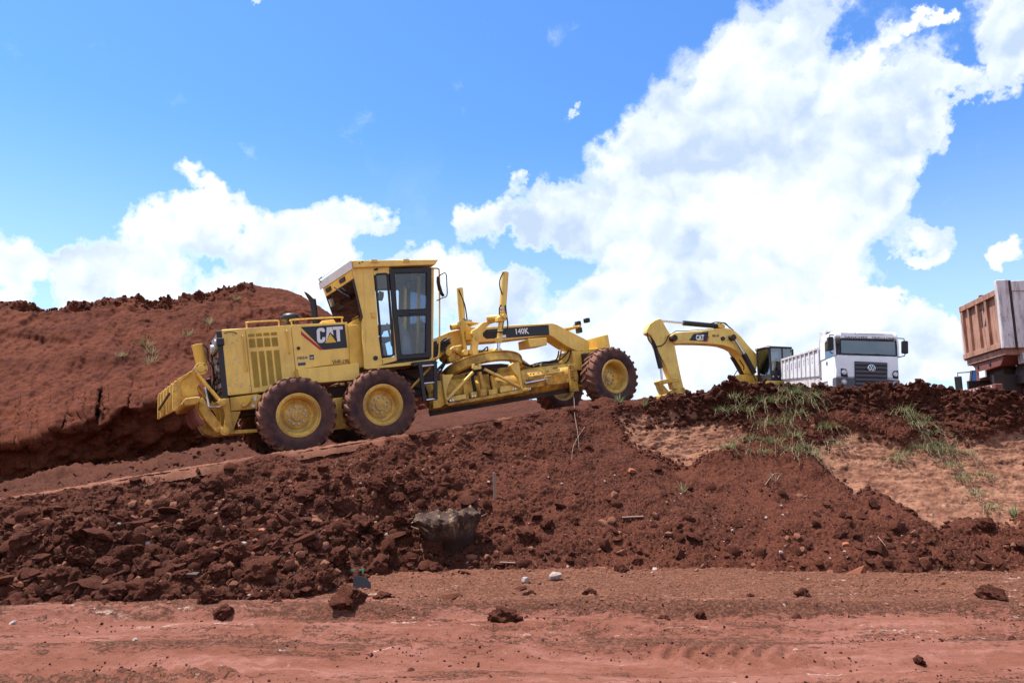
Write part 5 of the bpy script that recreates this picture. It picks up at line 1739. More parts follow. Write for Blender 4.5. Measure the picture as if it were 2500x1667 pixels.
    cylp('centre_shift_cylinder', a, b, -0.45, -0.55, 0.066, YD)
    a, b = [(3.406, 1.482), (3.677, 1.469)]
    cylp('centre_shift_gland', a, b, -0.52, -0.56, 0.105, YD)
    for u in (700, 850, 940):
        (x, z), = [p for p in [(2.838, 1.546), (2.982, 1.543), (3.070, 1.545)] if True][(700, 850, 940).index(u):(700, 850, 940).index(u) + 1]
        m = MB()
        m.cyl((x, -0.62, z), (x, -0.45, z), 0.06, 16)
        m.build('link_boss', Y, sd, 0.008)
    (x, z), = [(3.572, 1.464)]
    MB().prism(circle(x, z, 0.12, 18), -0.68, -0.58).build('ball_socket', Y, sd, 0.02)
    rod('hose', xz([(3.147, 1.536), (3.231, 1.543), (3.308, 1.594), (3.352, 1.618), (3.362, 1.586), (3.332, 1.490), (3.293, 1.396), (3.214, 1.358), (3.162, 1.341)], -0.6), 0.014, 'hose', sd, 4)
    rod('hose', xz([(2.395, 1.518), (2.465, 1.547), (2.541, 1.619), (2.471, 1.659), (2.408, 1.682), (2.368, 1.728)], -0.42), 0.016, 'hose', sd, 4)
    rod('hose', xz([(2.370, 1.606), (2.459, 1.643), (2.536, 1.654), (2.569, 1.617), (2.556, 1.591)], -0.44), 0.013, 'hose', sd, 4)

    # ---- drawbar, circle and moldboard
    bl = empty('blade_assembly', parent=g)
    # circle ring, near side tilted up
    cl, cr = [(2.564, 1.173), (4.263, 1.165)]
    cx, cz = (cl[0] + cr[0]) / 2, (cl[1] + cr[1]) / 2 + 0.0
    rr = (cr[0] - cl[0]) / 2 * 1.02
    tilt = R(-17)
    m = MB()
    m.lathe([(rr, 0.04), (rr + 0.005, -0.13), (rr - 0.09, -0.135), (rr - 0.10, 0.03), (rr - 0.10, 0.06), (rr + 0.035, 0.062), (rr + 0.035, 0.04), (rr, 0.04)], (0, 0, 0), (0, 0, 1), 72)
    ring_o = m.build('circle', YF, bl)
    ring_o.location = (cx, -0.12, cz)
    ring_o.rotation_euler = (tilt, R(2), 0)
    # drawbar A-frame and drive seen under the circle
    q = [(2.729, 1.163), (3.066, 1.268), (3.525, 1.314), (4.022, 1.300), (4.321, 1.243), (4.390, 1.025), (4.357, 0.818), (3.769, 0.745), (2.801, 0.735), (2.664, 0.864)]
    MB().prism(q, 0.10, 0.30).build('drawbar_frame', 'dark_frame', bl, 0.02)
    q = [(2.704, 1.123), (3.181, 1.176), (3.216, 0.987), (3.133, 0.852), (2.627, 0.793)]
    MB().prism(q, -0.10, 0.05).build('drawbar_arm', YF, bl, 0.02)
    q = [(3.864, 1.186), (4.082, 1.188), (4.245, 0.928), (4.226, 0.811), (3.834, 0.778), (3.784, 0.988)]
    MB().prism(q, -0.10, 0.05).build('drawbar_arm', YF, bl, 0.02)
    # drawbar: forward to the front axle
    q = [(4.197, 1.342), (4.399, 1.324), (4.582, 1.174), (4.896, 1.161), (5.255, 1.159), (5.586, 1.161), (5.709, 1.119), (5.580, 1.022), (5.052, 1.025), (4.534, 1.088), (4.335, 1.136)]
    MB().prism(q, -0.22, 0.10).build('drawbar', YF, bl, 0.02)
    for pts in ([(4.259, 1.306), (4.412, 1.196), (4.575, 1.145), (4.821, 1.160), (5.058, 1.199), (5.234, 1.184), (5.390, 1.247), (5.514, 1.328), (5.600, 1.398)],
                [(4.268, 1.253), (4.441, 1.164), (4.641, 1.124), (4.955, 1.118), (5.220, 1.102), (5.421, 1.114), (5.544, 1.188), (5.620, 1.304), (5.657, 1.409)],
                [(4.615, 1.178), (4.863, 1.201), (5.075, 1.198), (5.224, 1.230), (5.296, 1.331), (5.329, 1.420)],
                [(4.965, 1.177), (5.178, 1.174), (5.290, 1.194), (5.344, 1.296), (5.392, 1.415)]):
        rod('hose', xz(pts, -0.29), 0.017, 'hose', bl, 4)
    MB().prism([(4.582, 1.185), (4.617, 1.185), (4.610, 1.123), (4.579, 1.123)], -0.32, -0.22).build('hose_clamp', YF, bl)
    MB().prism([(4.754, 1.173), (4.798, 1.172), (4.791, 1.112), (4.751, 1.110)], -0.32, -0.22).build('hose_clamp', YF, bl)
    # moldboard: curved plate seen from behind
    yb = -0.50
    lo0, hi0 = [(1.908, 0.332), (1.975, 0.820)]
    lo1, hi1 = [(5.519, 0.456), (5.532, 1.071)]
    sec = []
    N = 12
    for i in range(N + 1):
        t = i / N
        bulge = -0.16 * math.sin(math.pi * min(1, t * 1.0)) + 0.10 * t
        sec.append((t, bulge))
    m = MB()
    vs = []
    XS = [lo0[0] + (lo1[0] - lo0[0]) * i / 14 for i in range(15)]
    zl0, zl1 = 0.445, 0.555
    zh0, zh1 = 1.02, 1.10
    for xx in XS:
        f = (xx - XS[0]) / (XS[-1] - XS[0])
        za, zb_ = zl0 + (zl1 - zl0) * f, zh0 + (zh1 - zh0) * f
        for t, bu in sec:
            vs.append((xx, yb + bu, za + (zb_ - za) * t))
    n = N + 1
    fs = [(i * n + j, (i + 1) * n + j, (i + 1) * n + j + 1, i * n + j + 1) for i in range(14) for j in range(N)]
    m.add(vs, fs)
    mo = m.build('moldboard', YD, bl)
    so = mo.modifiers.new('solid', 'SOLIDIFY')
    so.thickness = 0.022
    so.offset = 1
    # cutting edge below
    MB().add([(XS[0], yb - 0.012, zl0 - 0.0), (XS[-1], yb - 0.012, zl1), (XS[-1], yb - 0.055, zl1 - 0.10), (XS[0], yb - 0.055, zl0 - 0.10),
              (XS[0], yb + 0.02, zl0 + 0.0), (XS[-1], yb + 0.02, zl1), (XS[-1], yb - 0.03, zl1 - 0.10), (XS[0], yb - 0.03, zl0 - 0.10)],
             [(0, 1, 2, 3), (7, 6, 5, 4), (0, 4, 5, 1), (1, 5, 6, 2), (2, 6, 7, 3), (3, 7, 4, 0)]).build('cutting_edge', 'dark_frame', bl)
    # end bit with bolts
    MB().prism([(5.257, 1.054), (5.428, 1.061), (5.413, 0.728), (5.415, 0.454), (5.204, 0.455)], -0.74, -0.66).build('end_bit', YD, bl, 0.01)
    studs('bolt', [(5.264, 1.032), (5.255, 0.982), (5.293, 0.897), (5.300, 0.837), (5.297, 0.771), (5.321, 0.702), (4.228, 0.940), (4.302, 0.940), (4.831, 1.013), (4.902, 1.018), (4.964, 0.975), (4.617, 0.961), (4.668, 0.963)], -0.73, -0.76, 0.014, 'dark_frame', bl)
    # slide rails on the back
    q = [(3.986, 0.967), (5.109, 0.991), (5.165, 0.912), (5.037, 0.880), (4.725, 0.881), (4.718, 0.940), (4.477, 0.927), (4.091, 0.907), (4.042, 0.905)]
    MB().prism([(4.048, 0.893), (5.099, 0.933), (5.089, 0.861), (4.047, 0.833)], -0.735, -0.68).build('slide_rail', YD, bl, 0.008)
    MB().prism([(4.061, 0.719), (5.207, 0.746), (5.196, 0.667), (4.053, 0.649)], -0.735, -0.68).build('slide_rail', YD, bl, 0.008)
    MB().prism([(2.194, 0.555), (3.955, 0.643), (4.144, 0.595), (3.960, 0.570), (2.221, 0.496)], -0.80, -0.70).build('lower_rail', YD, bl, 0.01)
    # side-shift cylinder rod and its mount
    a, b = [(4.024, 0.759), (4.527, 0.786)]
    m = MB()
    m.cyl((a[0], -0.80, a[1]), (b[0], -0.80, b[1]), 0.024, 14)
    m.build('side_shift_rod', 'steel', bl)
    MB().prism([(4.538, 0.857), (4.692, 0.863), (4.672, 0.692), (4.564, 0.660), (4.523, 0.736)], -0.84, -0.72).build('side_shift_mount', YD, bl, 0.015)
    MB().prism([(4.592, 0.945), (4.621, 0.945), (4.593, 0.629), (4.559, 0.625)], -0.79, -0.72).build('mount_strap', YD, bl, 0.006)
    (x, z), = [(4.534, 0.788)]
    m = MB()
    m.cyl((x, -0.84, z), (x, -0.87, z), 0.02, 10)
    m.build('mount_pin', 'bolt_steel', bl)
    # blade arms
    q = [(2.171, 1.121), (2.190, 1.137), (2.244, 1.114), (2.411, 1.111), (2.414, 1.084), (2.356, 1.030), (2.282, 0.917), (2.223, 0.804), (2.210, 0.713), (2.222, 0.540), (2.183, 0.518), (2.167, 0.665), (2.163, 0.890)]
    MB().prism(q, -0.80, -0.70).build('blade_arm', Y, bl, 0.012)
    q = [(3.711, 1.169), (3.894, 1.251), (3.960, 1.260), (3.958, 1.012), (3.967, 0.644), (3.910, 0.594), (3.899, 0.778), (3.886, 0.899), (3.811, 0.984)]
    MB().prism(q, -0.80, -0.70).build('blade_arm', Y, bl, 0.012)
    MB().prism([(3.983, 1.026), (4.046, 0.963), (4.078, 0.804), (4.053, 0.651), (4.006, 0.663), (3.994, 0.841)], -0.76, -0.70).build('arm_rib', YF, bl, 0.008)
    def bar2(name, p, q, y, r, mat=Y):
        m = MB()
        m.cyl((p[0], y, p[1]), (q[0], y, q[1]), r, 14)
        return m.build(name, mat, bl)
    a = [(2.847, 1.108), (2.189, 0.610), (3.118, 1.144), (3.882, 0.702), (2.656, 0.978), (2.671, 0.568), (3.312, 1.002), (3.339, 0.622)]
    bar2('strut', a[0], a[1], -0.80, 0.032)
    bar2('strut', a[2], a[3], -0.80, 0.032)
    MB().bar((a[4][0], -0.72, a[4][1]), (a[5][0], -0.72, a[5][1]), 0.06, 0.085, up=(1, 0, 0)).build('upright', YF, bl, 0.006)
    MB().bar((a[6][0], -0.72, a[6][1]), (a[7][0], -0.72, a[7][1]), 0.06, 0.085, up=(1, 0, 0)).build('upright', YF, bl, 0.006)
    # strut clevis on the circle
    q = [(2.840, 1.266), (2.877, 1.274), (2.878, 1.215), (2.948, 1.209), (2.976, 1.271), (3.013, 1.271), (3.015, 1.155), (2.855, 1.143), (2.826, 1.186)]
    MB().prism(q, -0.88, -0.80).build('clevis', Y, bl, 0.008)
    # tip cylinder in the middle
    q = [(2.971, 1.101), (3.041, 1.108), (3.071, 0.955), (3.098, 0.679), (3.101, 0.597), (2.948, 0.587), (2.953, 0.722), (3.001, 0.744), (2.997, 0.921)]
    MB().prism(q, -0.80, -0.72).build('tip_bracket', YD, bl, 0.012)
    MB().prism([(2.938, 0.742), (3.090, 0.739), (3.086, 0.610), (2.941, 0.606)], -0.83, -0.72).build('tip_cylinder', YF, bl, 0.012)
    for pts in ([(2.900, 1.087), (2.893, 0.938), (2.905, 0.814), (2.919, 0.704)], [(3.313, 1.075), (3.303, 0.910), (3.313, 0.771), (3.312, 0.661)], [(3.164, 1.117), (3.251, 1.081), (3.383, 1.124), (3.474, 1.102)]):
        rod('hose', xz(pts, -0.66), 0.035, 'hose', bl, 4)
    MB().prism([(2.908, 1.125), (3.588, 1.089), (3.574, 0.893), (3.373, 0.719), (2.857, 0.774)], -0.40, -0.30).build('rotator_housing', 'dark_frame', bl, 0.03)
    for q in ([(2.267, 0.665), (2.643, 0.690), (2.644, 0.596), (2.288, 0.564)], [(2.765, 0.710), (2.901, 0.716), (2.900, 0.607), (2.756, 0.597)], [(3.168, 0.714), (3.331, 0.717), (3.330, 0.614), (3.166, 0.605)], [(3.446, 0.753), (3.896, 0.776), (3.884, 0.651), (3.442, 0.629)]):
        MB().prism(q, -0.76, -0.70).build('blade_pad', Y, bl, 0.008)
    studs('bolt', [(2.284, 0.599), (2.342, 0.599), (2.783, 0.629), (2.840, 0.629), (3.736, 0.671), (3.798, 0.674)], -0.76, -0.775, 0.018, 'steel', bl, 10)
    a = [(3.923, 0.626), (4.101, 0.621)]
    bar2('pivot_shaft', a[0], a[1], -0.80, 0.04, Y)
    bar2('pivot_cap', a[1], (a[1][0] + 0.02, a[1][1]), -0.80, 0.045, 'steel')
    MB().prism([(1.975, 0.859), (2.147, 0.867), (2.214, 0.727), (2.195, 0.544), (2.095, 0.490), (1.924, 0.485)], -0.72, -0.66).build('blade_end_plate', YF, bl, 0.01)
    return g


def vz(u, v):
    """louvre corner on the hood side, measured on the panel drawing"""
    (x0, zz0), (x1, zz1), (x2, zz2) = [(-1.335, 2.216), (-0.848, 2.183), (-1.425, 1.260)]
    fu, fv = (u - 800) / 212.0, (v - 645) / 400.0
    return (x0 + (x1 - x0) * fu + (x2 - x0) * fv, zz0 + (zz1 - zz0) * fu + (zz2 - zz0) * fv)


GRADER = build_grader()


# ---------------------------------------------------------------- excavator on the plateau
def build_excavator():
    ex = empty('excavator', ((-1.24987, 0.31163, 0.00000, 14.69631),(-0.31163, -1.24987, 0.00000, 38.00000),(0.00000, 0.00000, 1.28814, 4.14690),(0.00000, 0.00000, 0.00000, 1.00000)))
    tag(ex, 'yellow tracked excavator with dark cab and arched boom reaching left', 'excavator')
    Y, YF = 'yellow', 'yellow_frame'
    boom = [(5.037, 2.781), (4.837, 2.922), (4.259, 2.989), (3.616, 3.059), (3.023, 3.160), (2.545, 3.224), (2.248, 3.204), (2.013, 3.122), (1.726, 2.889), (1.500, 2.626), (1.273, 2.390), (1.015, 2.155), (1.015, 1.668), (1.164, 1.233), (1.338, 1.336), (1.499, 1.653), (1.776, 2.048), (2.003, 2.256), (2.294, 2.391), (2.587, 2.466), (2.940, 2.496), (3.643, 2.501), (4.396, 2.483), (4.828, 2.435), (5.033, 2.596)]
    MB().prism(boom, -0.28, 0.28).build('boom', Y, ex, 0.03)
    stick = [(6.056, 2.963), (5.922, 3.249), (5.661, 3.431), (5.402, 3.512), (5.283, 3.342), (5.161, 3.108), (4.998, 2.876), (4.815, 2.448), (4.700, 1.777), (4.584, 1.151), (4.464, 0.622), (4.950, 0.559), (5.056, 1.008), (5.252, 1.498), (5.515, 2.012), (5.697, 2.425), (5.854, 2.761), (6.048, 2.858)]
    MB().prism(stick, -0.2, 0.2).build('stick', Y, ex, 0.03)
    def pipe(name, p, q, y, r, mat, parent=ex, n=14):
        m = MB()
        m.cyl((p[0], y, p[1]), (q[0], y, q[1]), r, n)
        return m.build(name, mat, parent, 0.008)
    a = [(5.306, 3.442), (4.277, 3.403), (2.581, 3.337), (2.358, 3.347)]
    c = pipe('stick_cylinder', a[1], a[2], 0, 0.11, 'black_paint')
    pipe('cylinder_rod', a[0], a[1], 0, 0.05, 'steel', c)
    MB().prism([(2.726, 3.411), (2.591, 3.472), (2.398, 3.382), (2.363, 3.263), (2.675, 3.250)], -0.14, 0.14).build('boom_lug', YF, ex, 0.02)
    a = [(5.786, 2.859), (5.442, 1.426), (5.395, 0.880)]
    c = pipe('bucket_cylinder', a[0], a[1], 0.1, 0.10, 'black_paint')
    pipe('cylinder_rod', a[1], a[2], 0.1, 0.05, 'steel', c)
    for y in (0.42, -0.42):
        a = [(2.190, 2.804), (1.741, 2.111), (1.282, 1.295)]
        c = pipe('boom_cylinder', a[1], a[2], y, 0.115, 'black_paint')
        pipe('cylinder_rod', a[0], a[1], y, 0.05, 'steel', c)
    a = [(1.787, 2.360), (1.658, 2.143), (0.852, 0.937)]
    c = pipe('boom_cylinder', a[1], a[2], -0.6, 0.115, 'black_paint')
    pipe('cylinder_rod', a[0], a[1], -0.6, 0.05, 'steel', c)
    MB().prism([(5.631, 0.869), (5.528, 0.923), (4.706, 1.037), (4.671, 0.908), (5.412, 0.750), (5.580, 0.747)], -0.24, 0.24).build('bucket_link', YF, ex, 0.02)
    MB().prism([(5.580, 0.784), (5.402, 0.753), (5.100, 0.408), (5.037, 0.307), (5.374, 0.300), (5.504, 0.554)], -0.22, 0.22).build('bucket_link', YF, ex, 0.02)
    MB().prism([(5.138, 0.452), (4.739, 0.594), (4.557, 0.618), (4.519, 0.454), (4.589, 0.145), (4.096, -0.206), (4.791, -0.623), (5.449, -0.378), (5.489, 0.307)], -0.55, 0.45).build('bucket', YF, ex, 0.03)
    def hose(pts, y, r=0.025):
        m = MB()
        m.tube([(p[0], y, p[1]) for p in pts], r, 6, 4)
        m.build('hose', 'hose', ex)
    hose([(6.076, 2.863), (6.057, 2.602), (5.842, 2.349), (5.534, 2.319), (5.302, 2.475), (5.150, 2.744), (5.031, 2.854)], 0.3)
    hose([(3.083, 3.399), (2.842, 3.464), (2.485, 3.442), (2.195, 3.264), (2.022, 3.135)], 0.2)
    hose([(2.725, 3.431), (2.364, 3.475), (2.136, 3.256)], 0.1)
    hose([(4.965, 2.834), (4.729, 3.003), (4.384, 3.017), (3.625, 3.103), (2.557, 3.220)], 0.2, 0.018)
    hose([(2.011, 1.843), (1.819, 1.555), (1.857, 1.420)], 0.5)
    hose([(1.548, 1.590), (1.391, 1.220), (1.258, 0.956)], 0.5)
    hose([(1.762, 0.990), (1.748, 1.235), (1.561, 1.514), (1.295, 1.852)], -0.4, 0.02)
    dq = [(4.191, 2.618), (3.976, 2.904), (3.268, 3.030), (3.337, 2.598)]
    MB().prism(dq, 0.28, 0.286).build('logo_panel', 'decal_black', ex)
    MB().prism([(3.290, 2.825), (3.248, 2.853), (3.337, 2.592), (3.431, 2.600)], 0.28, 0.288).build('logo_stripe', 'decal_red', ex)
    def wall_text(body, p0, p1, h, mat, y, bold=0.03):
        a_, b_ = Vector((p0[0], y, p0[1])), Vector((p1[0], y, p1[1]))
        lettering('lettering', body, a_, (b_ - a_).normalized(), (0, 0, 1), h, (b_ - a_).length, mat, ex, bold)
    q = [(3.875, 2.630), (3.490, 2.645), (3.858, 2.876), (3.094, 2.810), (2.775, 2.823), (3.089, 2.907)]
    wall_text('CAT', q[0], q[1], q[2][1] - q[0][1], 'decal_white', 0.2905, 0.06)
    tr = [(3.772, 2.623), (3.573, 2.630), (3.668, 2.723)]
    MB().prism(tr, 0.286, 0.292).build('logo_triangle', 'decal_yellow', ex, smooth=0)
    wall_text('ES-35', q[3], q[4], q[5][1] - q[3][1], 'text_dark', 0.2905)
    sq = [(3.094, 2.752), (2.762, 2.782), (2.767, 2.695), (3.098, 2.671)]
    MB().prism(sq, 0.28, 0.2855).build('sticker', 'sticker_cream', ex)
    m = MB()
    for (x, z) in [(2.613, 2.753)]:
        m.cyl((x, 0.27, z), (x, 0.34, z), 0.09, 14)
    m.build('boom_lamp', 'dark_plastic', ex, 0.01)
    for (x, z) in [(2.215, 2.797), (4.940, 2.666)]:
        MB().cyl((x, -0.46, z), (x, 0.50, z), 0.13, 16).build('pivot_pin', 'dark_frame', ex, 0.01)
    # cab: near side and front, framed glass
    cab = empty('cab', parent=ex)
    x1, x0, yn, yf = 1.10, 0.02, 1.30, 0.36
    zb, zt = 0.98, 2.26
    P = 'dark_plastic'
    for (x, y, w) in ((x1, yn, 0.07), (x1, yf, 0.07), (x0 + 0.5, yn, 0.06), (x0, yn, 0.07), (x0, yf, 0.07)):
        MB().box(x - w, x, y - (w if y == yn else 0), y + (0 if y == yn else w), zb, zt).build('cab_post', P, cab, 0.01)
    MB().box(x0 - 0.02, x1 + 0.06, yf - 0.02, yn + 0.02, zt, zt + 0.09).build('cab_roof', P, cab, 0.04)
    MB().box(x0, x1, yf, yn, zb - 0.12, zb + 0.02).build('cab_base', P, cab, 0.02)
    MB().box(x0 + 0.07, x1 - 0.07, yn - 0.035, yn - 0.012, zb, zb + 0.35).build('door_panel', P, cab)
    MB().box(x1 - 0.035, x1 - 0.012, yf + 0.07, yn - 0.07, zb, zb + 0.2).build('front_panel', P, cab)
    MB().box(x0 + 0.07, x0 + 0.44, yn - 0.03, yn - 0.02, zb + 0.3, zt).build('side_glass', 'glass_dark', cab, smooth=0)
    MB().box(x0 + 0.5, x1 - 0.07, yn - 0.03, yn - 0.02, zb + 0.35, zt).build('door_glass', 'glass_dark', cab, smooth=0)
    MB().box(x1 - 0.03, x1 - 0.02, yf + 0.07, yn - 0.07, zb + 0.2, zt).build('windscreen', 'glass_dark', cab, smooth=0)
    MB().box(x0, x0 + 0.01, yf + 0.07, yn - 0.07, zb, zt).build('rear_glass', 'glass_dark', cab, smooth=0)
    MB().box(0.35, 0.75, 0.6, 1.05, zb, zb + 0.35).build('seat', 'seat_cloth', cab, 0.04)
    MB().box(0.30, 0.42, 0.6, 1.05, zb + 0.3, zb + 0.95).build('seat_back', 'seat_cloth', cab, 0.04)
    for y in (yf + 0.05, yn - 0.12):
        MB().box(x1 - 0.02, x1 + 0.10, y, y + 0.14, zt + 0.02, zt + 0.12).build('cab_lamp', 'lamp_glass', cab, 0.02)
    for (x, y) in ((0.75, yn), (1.0, yn)):
        MB().cyl((x, y, zb + 0.10), (x, y + 0.02, zb + 0.10), 0.03, 12).build('cab_sticker', 'decal_white', cab)
    # house, counterweight, undercarriage
    MB().prism([(1.75, 0.62), (1.75, 0.82), (1.2, 0.90), (0.3, 0.92), (0.0, 1.35), (-2.6, 1.40), (-3.0, 1.2), (-2.9, 0.62)], -1.35, 1.36).build('house', Y, ex, 0.05)
    MB().prism([(0.0, 1.3), (-0.1, 2.0), (-2.3, 2.0), (-2.6, 1.4)], -1.35, 0.2).build('engine_cover', Y, ex, 0.05)
    MB().box(0.6, 1.9, -0.5, 0.3, 0.7, 1.25).build('boom_foot', YF, ex, 0.04)
    MB().cyl((0, 0, 0.35), (0, 0, 0.66), 0.75, 24).build('slew_ring', 'dark_frame', ex)
    for s in (-1, 1):
        m = MB()
        m.prism([(-1.9, 0.12), (-1.6, 0.0), (1.6, 0.0), (1.9, 0.12), (2.05, 0.35), (1.9, 0.6), (1.6, 0.70), (-1.6, 0.70), (-1.9, 0.6), (-2.05, 0.35)], s * 1.3 - 0.28, s * 1.3 + 0.28)
        t = m.build('track', 'dark_frame', ex, 0.02)
        for i in range(22):
            x = -1.7 + i * 0.162
            for z in (0.715, -0.015):
                MB().box(x, x + 0.13, s * 1.3 - 0.3, s * 1.3 + 0.3, z - 0.015, z + 0.015).build('track_shoe', 'dark_frame', t)
    m = MB()
    m.tube([(0.9, 1.32, 0.9), (1.5, 1.34, 0.95), (1.7, 1.34, 1.2), (1.72, 1.34, 1.6)], 0.02, 6, 3)
    m.build('hand_rail', 'hose', ex)
    return ex


build_excavator()


# ---------------------------------------------------------------- tipper truck facing the camera
def truck_wheel(parent, x, y, r=0.52, w=0.30):
    m = MB()
    m.lathe([(r * 0.55, -w / 2), (r * 0.92, -w / 2), (r, -w / 2 + 0.04), (r, w / 2 - 0.04), (r * 0.92, w / 2), (r * 0.55, w / 2), (r * 0.55, -w / 2)], n=36)
    t = m.build('wheel', 'rubber', parent)
    at = t.data.attributes.new('tread', 'FLOAT', 'POINT')
    t.location = (x, y, r)
    m = MB()
    m.lathe([(r * 0.56, -w * 0.4), (r * 0.5, -w * 0.2), (r * 0.25, -w * 0.25), (0.001, -w * 0.25)], n=24)
    m.lathe([(r * 0.56, w * 0.4), (r * 0.5, w * 0.2), (r * 0.25, w * 0.25), (0.001, w * 0.25)], n=24)
    rm = m.build('rim', 'bolt_steel', t)
    return t


def build_tipper():
    t = empty('tipper_truck', ((-0.10453, 0.99365, 0.04165, 14.59851),(-0.99452, -0.10444, -0.00438, 28.00000),(0.00000, -0.04188, 0.99912, 3.51029),(0.00000, 0.00000, 0.00000, 1.00000)))
    tag(t, 'white flat-fronted tipper truck with dark grille facing the camera on the spoil', 'truck')
    Wt, G, K = 'white_truck', 'grey_plastic', 'dark_plastic'
    cab = empty('cab', parent=t)
    # cab shell from front outline lofted back 2 m (outline in y, z)
    q = [(-1.271, 1.091), (-1.204, 2.009), (-1.140, 2.804), (-1.014, 3.009), (-0.573, 3.051), (0.814, 3.010), (1.132, 2.954), (1.208, 2.756), (1.218, 2.076), (1.216, 1.116)]
    back = [(p[0] * 0.985, p[1]) for p in q]
    shell = MB()
    shell.prism(q, 0.0, -0.02, 'x')
    # solid pieces round the side windows
    def wallx(pts_x0, x0, x1, pts_x1=None):
        m = MB()
        m.prism(pts_x0, x1, x0, 'x', None) if pts_x1 is None else m.prism(pts_x0, x1, x0, 'x', pts_x1)
        return m
    zb, zw0, zw1, zr = 1.10, 2.03, 2.70, 3.06
    W2 = 1.25
    MB().box(-1.75, -0.03, -W2, W2, zb - 0.25, zw0 - 0.02).build('cab_body', Wt, cab, 0.05)
    MB().prism([(-0.10, zw1 + 0.02), (0.03, zw1 + 0.08), (-0.02, zw1 + 0.27), (-0.14, zr), (-1.65, zr + 0.02), (-1.75, zw1 + 0.02)], -W2, W2).build('cab_roof', Wt, cab, 0.11, seg=4)
    MB().prism([(-1.5, zr - 0.02), (-0.25, zr - 0.04), (-0.42, zr + 0.17), (-1.3, zr + 0.20)], -0.55, 0.45).build('roof_hatch', Wt, cab, 0.06)
    for s in (-1, 1):
        MB().box(-1.75, -1.15, s * W2 - 0.03, s * W2 + 0.03, zw0 - 0.03, zw1 + 0.04).build('rear_pillar', Wt, cab, 0.02)
        MB().prism([(-0.12, zw0 - 0.03), (0.02, zw0 - 0.03), (-0.03, zw1 + 0.05), (-0.15, zw1 + 0.05)], s * W2 - 0.05, s * W2 + 0.03).build('front_pillar', Wt, cab, 0.02)
        MB().box(-1.15, -0.12, s * W2 - 0.015, s * W2 - 0.005, zw0 - 0.03, zw1 + 0.03).build('side_window', 'glass_dark', cab, smooth=0)
        MB().prism(rrect(-1.12, -0.14, zb - 0.2, zw0 - 0.06, 0.06), s * W2 - 0.01 * s, s * W2 + 0.012 * s).build('door_skin', Wt, cab, 0.006)
        MB().box(-1.02, -0.9, s * (W2 + 0.01), s * (W2 + 0.035), zw0 - 0.32, zw0 - 0.18).build('door_handle', K, cab, 0.01)
    MB().box(-1.75, -1.73, -W2, W2, zw0, zw1 + 0.03).build('rear_wall', Wt, cab)
    ws = [(-1.044, 2.690), (1.189, 2.671), (1.192, 2.038), (-1.043, 2.066)]
    MB().prism(roundpoly(ws, 0.04), -0.035, -0.025, 'x').build('windscreen', 'glass_dark', cab, smooth=0)
    m = MB()
    ro = roundpoly(ws, 0.05)
    ring_prism(m, ro, inset(ro, 0.035), -0.03, 0.012, 'x')
    m.build('windscreen_seal', 'hose', cab)
    for y in (-0.75, 0.05):
        m = MB()
        m.tube([(0.03, y, zw0 + 0.02), (0.035, y + 0.35, zw0 + 0.06), (0.03, y + 0.7, zw0 + 0.03)], 0.014, 5)
        m.build('wiper', K, cab)
    # front panel below the screen
    fpz = [(-1.204, 2.020), (1.205, 2.013), (1.216, 1.116), (-1.251, 1.118)]
    MB().prism(roundpoly(fpz, 0.05), -0.04, 0.02, 'x').build('front_panel', Wt, cab, 0.02)
    gq = [(-0.509, 1.774), (0.780, 1.748), (0.740, 0.753), (-0.534, 0.743)]
    gr = MB().prism(roundpoly(gq, 0.03), 0.015, 0.05, 'x').build('grille', 'dark_plastic', cab, 0.01)
    (gy0, gz0), (gy1, gz1) = gq[3], gq[1]
    for i in range(6):
        z = gz0 + 0.06 + i * (gz1 - gz0 - 0.1) / 5.4
        MB().box(0.05, 0.085, gy0 + 0.03, gy1 - 0.03, z, z + 0.085).build('grille_slat', G, gr, 0.012)
    # round badge with V over W
    by, bz = [(0.120, 1.491)][0]
    bad = MB()
    bad.lathe([(0.155, 0.0), (0.155, 0.03), (0.128, 0.035), (0.125, 0.0)], (0.086, by, bz), (1, 0, 0), 32)
    b = bad.build('badge', 'steel', gr)
    MB().cyl((0.086, by, bz), (0.092, by, bz), 0.126, 28).build('badge_face', 'dark_plastic', b)
    def strokes(pts, name):
        m = MB()
        for (p, q_) in zip(pts[:-1], pts[1:]):
            m.bar((0.10, by + p[0], bz + p[1]), (0.10, by + q_[0], bz + q_[1]), 0.016, 0.028, up=(0, 0, 1))
        m.build(name, 'steel', b)
    strokes([(-0.055, 0.112), (0.0, 0.005), (0.055, 0.112)], 'badge_letter')
    strokes([(-0.11, 0.055), (-0.05, -0.105), (0.0, 0.0), (0.05, -0.105), (0.11, 0.055)], 'badge_letter')
    # lamps and bumper
    bq = [(-1.279, 1.085), (-0.509, 1.073), (-0.520, 0.741), (0.727, 0.750), (0.740, 1.060), (1.229, 1.023), (1.225, 0.700), (1.174, 0.416), (-1.270, 0.386)]
    MB().prism(bq, -0.35, 0.07, 'x').build('bumper', G, t, 0.03)
    for c4 in ([(-1.057, 1.475), (-0.835, 1.440), (-0.772, 1.103), (-1.063, 1.120)], [(0.991, 1.411), (1.188, 1.448), (1.188, 1.096), (0.970, 1.121)]):
        MB().prism(roundpoly(c4, 0.04), -0.02, 0.035, 'x').build('headlamp_surround', 'dark_plastic', cab, 0.01)
